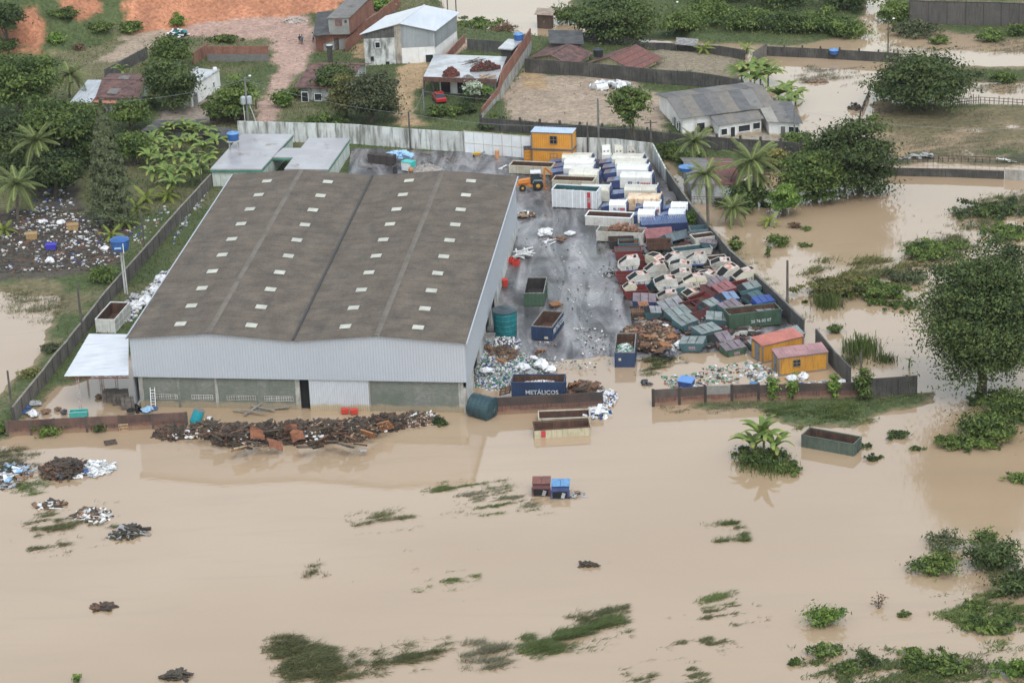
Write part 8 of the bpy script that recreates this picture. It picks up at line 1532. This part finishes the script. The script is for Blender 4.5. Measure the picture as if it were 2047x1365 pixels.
for i, (x, y) in enumerate(((495, 200), (512, 205), (246, 150))): banana(('banana plant at the lane bend', 'second banana plant at the lane bend', 'banana plant behind the tiled house roof')[i], x, y + 14, 2.0, 8, 110 + i, 2.0)

# shrubs standing in or beside the flood: label, px, width m, height m, material
SH = [('olive bush mass in the flood beyond the side wall', 1678, 585, 8.0, 2.6, L_olive, 2800), ('green bush joined to the olive mass in the flood', 1758, 592, 6.4, 2.4, L_mid, 2400), ('grey brush trailing off the flooded bush mass', 1815, 560, 4.6, 1.7, L_grey, 1200), ('low spiky bush below the flooded bush mass', 1800, 612, 4.6, 0.9, L_mid, 900), ('low leafy fringe beside the spiky bush', 1755, 607, 3.0, 0.8, L_mid, 500),
      ('green thicket left of the huge tree', 1865, 510, 7.0, 2.6, L_mid, 2400), ('dark thicket behind the huge tree', 1985, 425, 8.5, 2.0, L_dark, 2400), ('low grey brush in the far flood near the thicket', 1935, 430, 3.6, 1.0, L_grey, 600), ('low thicket at the frame edge above the huge tree', 2020, 470, 7.0, 1.6, L_mid, 1600), ('small bush standing alone near the side wall', 1470, 500, 1.9, 1.8, L_mid, 700), ('loose bush in the flood below the palms', 1558, 492, 2.6, 1.7, L_mid, 700), ('slender sapling in the flood', 1536, 515, 1.0, 2.0, L_mid, 260), ('low reeds near the sapling', 1606, 492, 1.8, 0.6, L_mid, 200), ('brown low bush at the palm shallows', 1590, 455, 1.6, 0.8, L_brown, 240), ('small weed tuft beside the palm shallows', 1612, 460, 1.3, 0.7, L_mid, 200), ('dry brush by the palm house', 1440, 415, 2.2, 1.6, L_grey, 600),
      ('round leafy bush beyond the amber hut wall', 1667, 664, 1.8, 1.0, L_mid, 420), ('small floating weed near the pole', 1611, 605, 0.8, 0.5, L_mid, 120),
      ('leafy vine spilling over the side wall by small compactors', 1384, 452, 2.6, 2.4, L_bright, 1300), ('weeds at the rear yard corner', 1345, 415, 2.2, 0.9, L_grey, 500), ('weeds under the tall corner wall', 1320, 380, 2.4, 0.7, L_dark, 500), ('green thicket behind the rear corner wall', 1335, 318, 4.0, 2.6, L_mid, 1500), ('hedge behind the corner wall below the black wall', 1380, 325, 4.0, 1.6, L_mid, 1000),
      ('leafy bank below the huge tree at the frame edge', 2025, 830, 6.0, 3.2, L_mid, 2200), ('vine covered stump beside the leafy bank', 1985, 875, 5.2, 3.0, L_mid, 2000), ('vine mound nearer the open flood', 1905, 895, 2.2, 1.4, L_mid, 700), ('small vine mound with pointed top', 1880, 885, 1.0, 1.0, L_mid, 260), ('creeping vine tail between the mounds', 1945, 890, 4.0, 1.2, L_mid, 900), ('low creeper spread left of the leafy bank', 1965, 800, 4.0, 0.8, L_dark, 700), ('floating creeper clump at the frame edge', 2035, 962, 2.4, 0.8, L_mid, 500), ('floating green tuft before the vine mounds', 1988, 895, 1.6, 0.4, L_mid, 220),
      ('floating weed raft beyond the green container, larger', 1795, 873, 3.0, 0.6, L_dark, 700), ('floating weed raft beyond the green container, lower', 1745, 918, 1.8, 0.4, L_dark, 400), ('small weed raft near the green container end', 1730, 893, 1.4, 0.3, L_dark, 220), ('floating weed scrap by the container', 1830, 898, 1.3, 0.4, L_dark, 220),
      ('weed skirt around the flooded banana plants', 1525, 924, 6.0, 1.3, L_mid, 1500), ('weeds and bottles beside the lone banana plant', 1580, 940, 3.4, 0.7, L_mid, 900), ('grassy tail of the banana island', 1490, 905, 2.0, 0.7, L_dark, 500),
      ('leafy bush at the near corner, farthest', 1872, 1140, 3.8, 2.1, L_mid, 1600), ('thorny brush behind the near corner bush', 1885, 1095, 3.4, 1.8, L_grey, 800), ('dark thicket at the near corner edge', 1985, 1135, 4.6, 3.0, L_dark, 2400), ('tall sprouting branches above the thicket', 1968, 1095, 2.6, 2.4, L_mid, 700), ('thicket at the frame edge below the dark one', 2020, 1185, 3.6, 2.6, L_dark, 1700), ('low creeper field at the near corner', 1990, 1250, 5.6, 0.9, L_mid, 2000), ('low creeper lobe beside the field', 1945, 1215, 2.4, 0.6, L_mid, 600), ('bright fan shaped bush in the near flood', 1650, 1245, 3.2, 1.7, L_bright, 1100), ('green creeper clump below the fan shaped bush', 1645, 1305, 2.6, 1.0, L_mid, 900), ('dark vine hump in the near flood', 1735, 1325, 2.8, 1.0, L_dark, 1100), ('trailing vine before the dark hump', 1690, 1340, 3.0, 0.6, L_mid, 700), ('small creeper islet near the bottom', 1590, 1325, 1.6, 0.4, L_mid, 320), ('sparse dead sprout in the near flood', 1757, 1212, 1.4, 1.4, L_brown, 70), ('dark weed clot beside the dead sprout', 1806, 1230, 1.3, 0.4, L_dark, 260), ('creeper mass along the bottom edge', 1870, 1335, 4.8, 1.2, L_mid, 1700), ('leafy mound at the bottom corner', 2030, 1350, 3.0, 1.6, L_bright, 1100), ('creeper crest at the bottom near the mound', 1830, 1312, 2.6, 0.9, L_mid, 800), ('sapling tip at the bottom left', 155, 1362, 0.9, 1.0, L_bright, 160),
      ('lush bush band at the far flood, first', 1360, 60, 9.0, 3.4, L_mid, 2600), ('lush bush band at the far flood, second', 1430, 45, 10.0, 3.8, L_mid, 2800), ('lush bush band at the far flood, third', 1500, 55, 9.0, 3.6, L_mid, 2600), ('lush bush band at the far flood, fourth', 1570, 62, 9.0, 3.6, L_dark, 2600), ('lush bush band at the far flood, fifth', 1640, 60, 9.0, 3.4, L_mid, 2600), ('lush bush band at the far flood, last', 1692, 72, 7.0, 3.0, L_mid, 2000), ('dark bushes at the top behind the lush band', 1550, 10, 14.0, 4.0, L_dark, 3400), ('dark bushes at the top right of the lush band', 1690, 15, 12.0, 4.0, L_dark, 3000), ('dark bushes at the top left of the lush band', 1440, 5, 12.0, 4.0, L_mid, 3000), ('bush clump beside the far hut', 1135, 45, 6.0, 3.0, L_mid, 1600), ('low scrub in front of the factory wall', 1830, 70, 9.0, 2.2, L_grey, 1800), ('bushes between scrub and factory wall', 1790, 40, 8.0, 3.4, L_mid, 2000), ('small bush islet before the factory wall', 1876, 88, 3.0, 1.4, L_mid, 600), ('round bush islet in the far brown flood', 1978, 82, 5.0, 2.0, L_mid, 1200), ('bush at the far right frame edge', 2035, 70, 4.0, 1.8, L_mid, 800), ('bush islet on the bright far water', 2005, 165, 4.4, 1.8, L_mid, 900), ('low weeds on the bright far water', 1945, 150, 4.0, 0.6, L_grey, 500), ('bright bush left of the dome shaped tree', 1768, 195, 3.6, 2.8, L_bright, 1000), ('weeds along the pasture fence', 1745, 240, 1.6, 1.0, L_bright, 300),
      ('weeds behind the pink terrace wall', 450, 84, 6.0, 1.2, L_mid, 900), ('bush below the red earth slope', 355, 52, 3.0, 2.4, L_bright, 800), ('shrubs on the grassy slope', 200, 60, 5.0, 1.6, L_mid, 900), ('shrub at the foot of the red scar', 110, 85, 3.0, 1.6, L_bright, 600), ('shrubs above the grassy slope', 260, 25, 6.0, 1.6, L_mid, 900), ('dry shrub near the slope goat path', 160, 100, 2.4, 1.0, L_brown, 260), ('shrub at the left of the red scar', 12, 100, 4.0, 2.0, L_dark, 800), ('scrub crest at the slope top', 130, 20, 6.0, 1.8, L_mid, 900),
      ('vine bushes at the dark enclosure wall', 300, 215, 3.0, 1.6, L_mid, 800), ('garden bushes beside the lane', 565, 215, 3.6, 2.6, L_bright, 1200), ('garden bush before the tiled house', 590, 195, 2.0, 1.8, L_mid, 600), ('hedge along the whitewashed wall', 640, 250, 7.0, 1.4, L_mid, 1500), ('bushes in front of the slab house', 890, 230, 5.0, 1.6, L_mid, 1300), ('bush beside the brick property wall', 930, 225, 3.6, 1.6, L_dark, 900), ('low hedge at the slab house wall foot', 990, 245, 3.0, 1.3, L_mid, 700), ('bushes behind the white shed', 950, 55, 9.0, 1.6, L_mid, 1600), ('brown scrub beyond the white shed', 1010, 62, 5.0, 1.4, L_brown, 600), ('weeds behind the brick house', 760, 20, 4.0, 2.2, L_bright, 900), ('shrub on the dirt lot edge', 1240, 262, 2.0, 0.8, L_grey, 300), ('bushes beside the black lot wall', 975, 258, 4.0, 1.2, L_dark, 800),
      ('green bush at the foot of the panel wall', 205, 562, 4.2, 2.0, L_mid, 1500), ('low bush at the lagoon edge', 100, 700, 3.0, 0.8, L_grey, 500), ('reedy bush beside the lagoon', 65, 750, 3.4, 0.8, L_olive, 600), ('vine over the low brick wall', 100, 868, 3.4, 1.2, L_mid, 900), ('bush at the left end of the brick wall', 8, 865, 2.6, 1.6, L_mid, 800), ('small vine over the brick wall near the canopy', 198, 862, 1.6, 1.3, L_dark, 500), ('weed tuft by the end of the pallet heap', 880, 848, 2.2, 0.7, L_dark, 400), ('weeds on the white annex shore', 1420, 262, 3.0, 0.8, L_olive, 400)]
for i, (lab, px, py, w, h, mt, n) in enumerate(SH):
 if px > 1550 and py > 400: w *= 1.25; n *= 1.1
 if px > 1600 and 400 < py < 640: h *= 0.7
 if px > 1500 and py > 1000: n *= 0.6
 shrub(lab, px, py, w, h, mt, int(n * 1.7), 0.13 + 0.013 * min(w, 7) + (0.05 if py < 300 else 0), 200 + i, clusters=int(14 + 5 * w))
# vine columns on the front wall
for i, (x, y, h) in enumerate(((1544, 799, 3.3), (1585, 798, 3.3), (1667, 797, 3.3), (1722, 797, 4.6))): shrub(('vine column on the brick wall, first from the gap', 'vine column on the brick wall, second from the gap', 'vine column on the brick wall, third from the gap', 'tall vine column swallowing the wall end pole')[i], x, y, 1.5 if i < 3 else 2.6, h, L_bright if i != 3 else L_mid, 900 if i < 3 else 1800, 0.17, 400 + i, 'vine_column', 'vine', 'vine columns on the front wall', 30)
# reeds
def reeds(label, px, py, w, h, n, seed, mt=L_grassg):
 r = np.random.default_rng(seed); c = GT(px, py); t = thing('reed_clump', label, 'reeds', tuple(c), 0, 'reed clumps'); V, Q, lv = [], [], []
 for k in range(n):
  p = np.array([*(r.normal(size=2) * w * 0.25), -0.1]); a = r.random() * 6.28; b = r.random() * 0.5; d = np.array([math.cos(a) * b, math.sin(a) * b, 1.0]); L = h * (0.5 + 0.6 * r.random()); s = np.array([-math.sin(a), math.cos(a), 0]) * 0.035; m = p + d * L * 0.6; e = p + d * L * 0.9 + np.array([math.cos(a), math.sin(a), 0]) * L * 0.25
  i = len(V); V += [p - s, p + s, m + s, m - s, e]; Q += [[i, i + 1, i + 2, i + 3], [i + 3, i + 2, i + 4, i + 4]]; lv += [r.random()] * 5
 V = np.array(V); Q4 = np.array([q for q in Q if q[2] != q[3]]); me = np_mesh('blades', V, Q4, mt, np.array(lv)); link_mesh('blades', me, t)['kind'] = 'stuff'; b = MB(); b.tube([(0, 0, -.5), (0.1, 0, h * .6)], [.04, .02], 5); b.build('stalk', ban_stem, t)
reeds('tall reed clump in the flood beside the side wall', 1655, 612, 3.4, 2.6, 420, 1); reeds('broad reed clump behind the amber hut wall', 1722, 705, 4.0, 3.0, 600, 2); reeds('bent reed tuft right of the broad clump', 1768, 722, 2.4, 1.6, 200, 3); reeds('thin reed clump beside the far pole', 1700, 725, 2.6, 1.4, 240, 4, L_grey)
c = G(1817, 735, 0); t = thing('dead_banana', 'broken yellow banana stalk standing in the flood', 'banana plant', tuple(c)); b = MB(); b.tube([(0, 0, -.4), (.05, 0, .9)], [.12, .07], 8); b.build('stem', ban_stem, t)
for k in range(5): o = link_mesh('leaf', BL[k % 3], t, (0.05, 0, 0.85)); o.scale = (1.0, 1.2, 1.0); o.rotation_euler = (0.3, 0.2 - 0.3 * k, k * 1.3)

# ------------------------------------------------------------------ grass
def blades_np(X, H, r, lean=(0, 0), width=0.05, up=(0.35, 0.65), spread=0.75):
 n = len(X); a = r.random(n) * 6.283; W = width * (0.6 + 0.8 * r.random(n)); h = H * (0.5 + 0.8 * r.random(n)); t = np.stack([-np.sin(a), np.cos(a), 0 * a], 1) * W[:, None]
 d = np.stack([np.cos(a) * spread * r.random(n) + lean[0], np.sin(a) * spread * r.random(n) + lean[1], up[0] + up[1] * r.random(n)], 1); d /= np.linalg.norm(d, axis=1, keepdims=True)
 m = X + d * (h * 0.6)[:, None]; d2 = d * np.array([1.5, 1.5, 0.35]); e = m + d2 * (h * 0.5)[:, None]
 V = np.stack([X - t, X + t, m + t * 0.8, m - t * 0.8, e + t * 0.15, e - t * 0.15], 1).reshape(-1, 3); i = np.arange(n)[:, None] * 6; Q = np.concatenate([i + [0, 1, 2, 3], i + [3, 2, 4, 5]], 1).reshape(-1, 4); return V, Q
def land_grass():
 r = np.random.default_rng(5); n = 520000; X = np.stack([r.uniform(-98, 100, n), r.uniform(196, 480, n)], 1)
 i = np.clip(np.searchsorted(_GX, X[:, 0]) - 1, 0, len(_GX) - 2); j = np.clip(np.searchsorted(_GY, X[:, 1]) - 1, 0, len(_GY) - 2); w = GGRASS.reshape(GX.shape)[j, i]; z = GZ[j, i]
 u, v = to_px(np.stack([X[:, 0], X[:, 1], z], 1)); P = wp(YARD, 0.4)
 ok = (r.random(n) < w * 0.8) & (z > 0.03) & (u > -60) & (u < 2110) & (v > -80) & (v < 1400); X = X[ok]; z = z[ok]
 ok = sdf(X[:, 0], X[:, 1], P) < 0.2; wc = [(p.x, p.y) for p in WC]; ok &= sdf(X[:, 0], X[:, 1], wc) < -0.3; X = X[ok]; z = z[ok]
 X = X[:120000]; z = z[:120000]; print('grass blades', len(X))
 V, Q = blades_np(np.concatenate([X, z[:, None]], 1), 0.34, r, width=0.05); o = link_mesh('grass', np_mesh('grass', V, Q, LEAF('blade_bank', (0.081, 0.108, 0.034), (0.188, 0.201, 0.071), trans=0.4), np.repeat(np.clip(fbm(X[:, 0], X[:, 1], 8, 77) * 1.6 - 0.35 + r.normal(size=len(X)) * .15, 0, 1), 6))); tag(o, 'rough green grass growing on the dry banks and slopes', kind='stuff')
land_grass()
def grass_mat(label, poly, n, mt, H=0.55, lean=(0.8, 0.25), seed=0, hump=0.25, width=0.035, edge=0.33, cl=2.6):
 """drowned grass lying over in the current"""
 r = np.random.default_rng(seed); P = np.array(wp(poly, 0)); lo, hi = P.min(0) - 1, P.max(0) + 1; X = lo + (hi - lo) * r.random((n * 14, 2)); s = sdf(X[:, 0], X[:, 1], [tuple(p) for p in P]); f = fbm(X[:, 0], X[:, 1], cl, seed, 4)
 st = fbm(X[:, 0] * 0.3 - X[:, 1] * 0.1, X[:, 1] * 1.5 - X[:, 0] * 0.4, 0.9, seed + 3, 3); pr = sstep(s + (f - 0.5) * 5 + (st - 0.5) * 5, -1.4, 2.6) ** 2 * sstep(f * 0.5 + st * 0.5, edge, edge + 0.22); ok = r.random(len(X)) < pr; n = int(n * 0.7); X = X[ok][:n]; s = s[ok][:n]; f = (f * 0.5 + st * 0.5)[ok][:n]
 z = hump * np.clip(s / 1.5, 0, 1) * np.clip(f - 0.25, 0, 1) * 2 - 0.05; V, Q = blades_np(np.concatenate([X, z[:, None]], 1), H * 1.15, r, (lean[0] * 0.7, lean[1] * 0.7), width * 0.75, (0.08, 0.42)); o = link_mesh('grass_mat', np_mesh('grass_mat', V, Q, mt, np.repeat(np.clip(f * 1.6 - 0.4 + r.normal(size=len(X)) * 0.18, 0, 1), 6))); tag(o, label, None, None, 'stuff')
grass_mat('dark drowned grass mat along the bottom of the flood', [(540, 1290), (590, 1278), (680, 1305), (790, 1300), (850, 1295), (885, 1290), (880, 1310), (800, 1325), (700, 1345), (640, 1365), (570, 1365), (545, 1335)], 15000, L_grassd, 0.6, (0.8, -0.2), 1, 0.35); grass_mat('dark hooked lobe of the drowned grass mat', [(545, 1285), (600, 1276), (640, 1290), (630, 1310), (570, 1315)], 3500, L_grassd, 0.6, (0.8, -0.2), 2, 0.45)
grass_mat('bright green drowned grass patch in the near flood', [(1045, 1280), (1100, 1258), (1170, 1245), (1215, 1235), (1225, 1250), (1180, 1280), (1120, 1300), (1060, 1310)], 9000, L_grassg, 0.6, (0.9, 0.3), 3, 0.4); grass_mat('dark tail of the green grass patch', [(1140, 1240), (1200, 1218), (1232, 1218), (1228, 1260), (1190, 1272)], 2600, L_grassd, 0.5, (0.9, 0.3), 4); grass_mat('brownish drowned tussock between the two mats', [(940, 1300), (965, 1290), (1000, 1295), (1000, 1325), (950, 1330)], 2600, L_drown, 0.6, (0.5, 0.3), 5, 0.4); grass_mat('round green tussock alone in the flood', [(1420, 1055), (1465, 1052), (1472, 1068), (1430, 1075)], 2200, L_grassg, 0.45, (0.6, 0.1), 6, 0.35); grass_mat('small round tussock in the middle flood', [(612, 1130), (640, 1130), (642, 1146), (614, 1148)], 900, L_grassd, 0.4, (0.2, 0.1), 7, 0.45)
grass_mat('streaky drowned weeds around the drifting bins', [(835, 985), (900, 970), (1000, 962), (1050, 985), (1060, 1020), (960, 1020), (900, 1000), (840, 995)], 3200, L_grassg, 0.35, (0.9, 0.1), 8, 0.12, edge=0.5); grass_mat('thin brown weeds around the drifting bins', [(860, 990), (1010, 965), (1100, 1000), (1080, 1030), (920, 1020)], 1800, L_drown, 0.35, (0.9, 0.1), 9, 0.06, edge=0.5)
grass_mat('long green weed streak in the lower right flood', [(1400, 1200), (1450, 1187), (1455, 1195), (1410, 1208)], 1500, L_grassg, 0.4, (0.9, 0.3), 10, 0.25); grass_mat('broken weed streaks in the lower right flood', [(1320, 1215), (1500, 1200), (1510, 1225), (1430, 1300), (1360, 1290), (1360, 1250)], 2600, L_grassd, 0.35, (0.95, 0.3), 11, 0.08, edge=0.56, cl=1.3); grass_mat('weed streaks at the bottom right of centre', [(1270, 1345), (1390, 1325), (1390, 1365), (1260, 1365)], 2200, L_grassd, 0.35, (0.95, 0.3), 12, 0.12, edge=0.48, cl=1.5); grass_mat('scattered brown weed wisps in the middle flood', [(700, 1080), (1200, 1100), (1240, 1180), (900, 1200), (680, 1150)], 1300, L_drown, 0.3, (0.95, 0.25), 13, 0.0, edge=0.66, cl=1.6); grass_mat('two dark grass tufts in the middle flood', [(695, 1040), (820, 1022), (822, 1038), (715, 1060)], 1500, L_grassd, 0.4, (0.7, 0.1), 14, 0.2, edge=0.5, cl=2.0); grass_mat('curved green wisp in the middle flood', [(840, 1165), (930, 1148), (935, 1160), (870, 1185)], 900, L_grassg, 0.35, (0.9, 0.2), 15, 0.12, edge=0.46, cl=1.6)
grass_mat('drowned grass islands among the left debris', [(60, 1040), (180, 1010), (260, 1065), (240, 1085), (120, 1075), (30, 1080)], 3400, L_grassd, 0.4, (0.9, 0.2), 16, 0.18, edge=0.48, cl=2.0); grass_mat('dark oval grass islet left of the open flood', [(70, 1096), (115, 1094), (118, 1105), (75, 1107)], 900, L_grassd, 0.4, (0.9, 0.1), 17, 0.3); grass_mat('green grass tongue below the drifting wood island', [(30, 975), (80, 958), (95, 965), (60, 985), (0, 990)], 1800, L_grassg, 0.4, (0.9, 0.3), 18, 0.25); grass_mat('grass bank at the left frame edge', [(-40, 895), (45, 900), (60, 930), (40, 955), (-40, 970)], 3800, L_grassd, 0.45, (0.6, 0.2), 19, 0.3)
grass_mat('weedy green mat before the vine columns', [(1500, 818), (1600, 805), (1745, 800), (1740, 830), (1712, 848), (1640, 850), (1560, 842)], 9500, L_grassg, 0.4, (0.3, 0.0), 20, 0.35); grass_mat('grass at the foot of the front right wall', [(1310, 815), (1500, 803), (1520, 815), (1400, 822)], 1500, L_drown, 0.35, (0.3, 0), 21, 0.1); grass_mat('dark weed mat beside the glass container', [(1278, 715), (1340, 705), (1358, 725), (1300, 748), (1282, 740)], 3600, L_grassd, 0.35, (0.3, 0), 22, 0.25); grass_mat('drowned pasture grass between the far trees', [(1760, 215), (2080, 225), (2080, 320), (1780, 320)], 9000, L_drown, 0.4, (0.3, 0), 23, 0.15, edge=0.45, cl=7); grass_mat('sedge patches on the bright far flood', [(1590, 135), (1740, 140), (1740, 175), (1600, 170)], 2200, L_drown, 0.5, (0.3, 0), 24, 0.1, edge=0.5, cl=4); grass_mat('grass fringe of the left lagoon', [(0, 575), (140, 570), (160, 620), (100, 660), (20, 620)], 3800, L_grassd, 0.45, (0.3, 0), 25, 0.1, edge=0.42, cl=5); grass_mat('weeds on the bright far flood beyond the dome tree', [(1900, 135), (2080, 140), (2080, 200), (1920, 190)], 2600, L_drown, 0.45, (0.3, 0), 26, 0.1, edge=0.5, cl=5); grass_mat('brown rushes along the far brown flood', [(1740, 60), (2080, 70), (2080, 110), (1760, 105)], 3200, L_drown, 0.5, (0.3, 0), 27, 0.1, edge=0.48, cl=6); grass_mat('weed fringe outside the side wall', [(1430, 470), (1440, 470), (1580, 600), (1630, 660), (1620, 660), (1560, 600)], 1200, L_grassg, 0.4, (0.2, 0), 28, 0.1, edge=0.45)
# pasture fences of sticks
def stick_fence(label, line, n, h=1.1):
 pts = [GT(*q) for q in line]; t = thing('stick_fence', label, 'fence', tuple(pts[0]));
 for i in range(n):
  s = i / (n - 1) * (len(pts) - 1); k = min(int(s), len(pts) - 2); p = pts[k].lerp(pts[k + 1], s - k); p.z = max(hz(p.x, p.y), 0); b = MB(); b.bar(p - Vector((0, 0, .3)), p + Vector((random.uniform(-.1, .1), 0, h * random.uniform(.8, 1.2))), 0.1); b.build('stake', wood_dk, t, world=True)
 for z in (.45, .9):
  b = MB(); [b.bar(pts[k] + Vector((0, 0, z)), pts[k + 1] + Vector((0, 0, z)), 0.07) for k in range(len(pts) - 1)]; b.build('rail', wood_dk, t, world=True)
stick_fence('dark stick fence along the far pasture edge', [(1745, 232), (1900, 212), (1960, 206), (2080, 214)], 40); stick_fence('short stick fence running back beside the bright water', [(1718, 236), (1738, 190)], 14, 0.9); stick_fence('stake fence above the canal wall', [(1775, 326), (1900, 324), (2080, 330)], 26, 0.8)
heap('sheet_scrap', 'grey white sheets dumped along the pasture fence', GT(1838, 316), 2.6, 0.7, 0.5, [silver, plc, P_greyL], 26, 0.8, 0, 97, flat=0.12); boards('white_profiles', 'white trough lying by the pasture fence', 2010, 322, 2, 2.8, plw, 0.3, 0.2, 0.3, 13, 'trough', 0.1)
c = GT(1710, 218); heap('mud_mound', 'dark mud mound standing in the bright far water', c, 1.3, 0.9, 0.9, [grime], 40, 0.3, 0, 98, mound=grime, cat='mound', kind=None); heap('mud_mound', 'low brown mound in the bright far water', GT(1634, 164), 2.0, 1.2, 0.45, [M('brown_mud', (0.2, 0.14, 0.1), rough=0.9)], 40, 0.3, 0, 99, mound=M('brown_mud', (.2,) * 3), cat='mound', kind=None)

for k_, (lab, po, n_, mt_, H_) in enumerate((('ragged weed band across the flood beyond the side wall', [(1600, 545), (1640, 520), (1740, 515), (1820, 530), (1850, 560), (1760, 590), (1660, 580)], 5000, L_olive, 0.7), ('ragged weed band running up to the far thicket', [(1810, 500), (1860, 470), (1930, 470), (1950, 500), (1880, 530), (1820, 540)], 4000, L_grassd, 0.7), ('weed shallows around the frame edge thickets', [(1920, 410), (2080, 380), (2080, 480), (1960, 480), (1900, 450)], 5000, L_grassd, 0.6), ('creeper shallows in the near corner', [(1900, 1180), (2080, 1130), (2080, 1290), (1960, 1290), (1880, 1230)], 6000, L_grassg, 0.4), ('creeper shallows along the bottom right', [(1600, 1300), (1780, 1290), (1960, 1310), (2060, 1340), (2060, 1380), (1620, 1380)], 6000, L_grassg, 0.4))): grass_mat(lab, po, n_, mt_, H_, (0.4, 0.2), 60 + k_, 0.15, 0.06, 0.40, 2.4)
reeds('tall grass tuft around the flooded banana plants', 1522, 930, 5.0, 1.5, 420, 7); reeds('bright grass skirt right of the lone banana plant', 1550, 938, 4.0, 1.2, 400, 8)
# ------------------------------------------------------------------ rain haze in the air
b = MB(); b.box(-400, 400, -60, 700, -3.0, CAMH + 6); hz_m = bpy.data.materials.new('rain_haze'); hz_m.use_nodes = True; ht_ = hz_m.node_tree; ht_.nodes.clear()
ho = ht_.nodes.new('ShaderNodeOutputMaterial'); hv = ht_.nodes.new('ShaderNodeVolumePrincipled'); hv.inputs['Color'].default_value = (0.86, 0.90, 0.95, 1); hv.inputs['Density'].default_value = 0.00004; hv.inputs['Anisotropy'].default_value = 0.0
ht_.links.new(hv.outputs[0], ho.inputs['Volume']); o = b.build('haze', hz_m); tag(o, 'thin rain haze in the air over the flood', kind='stuff')
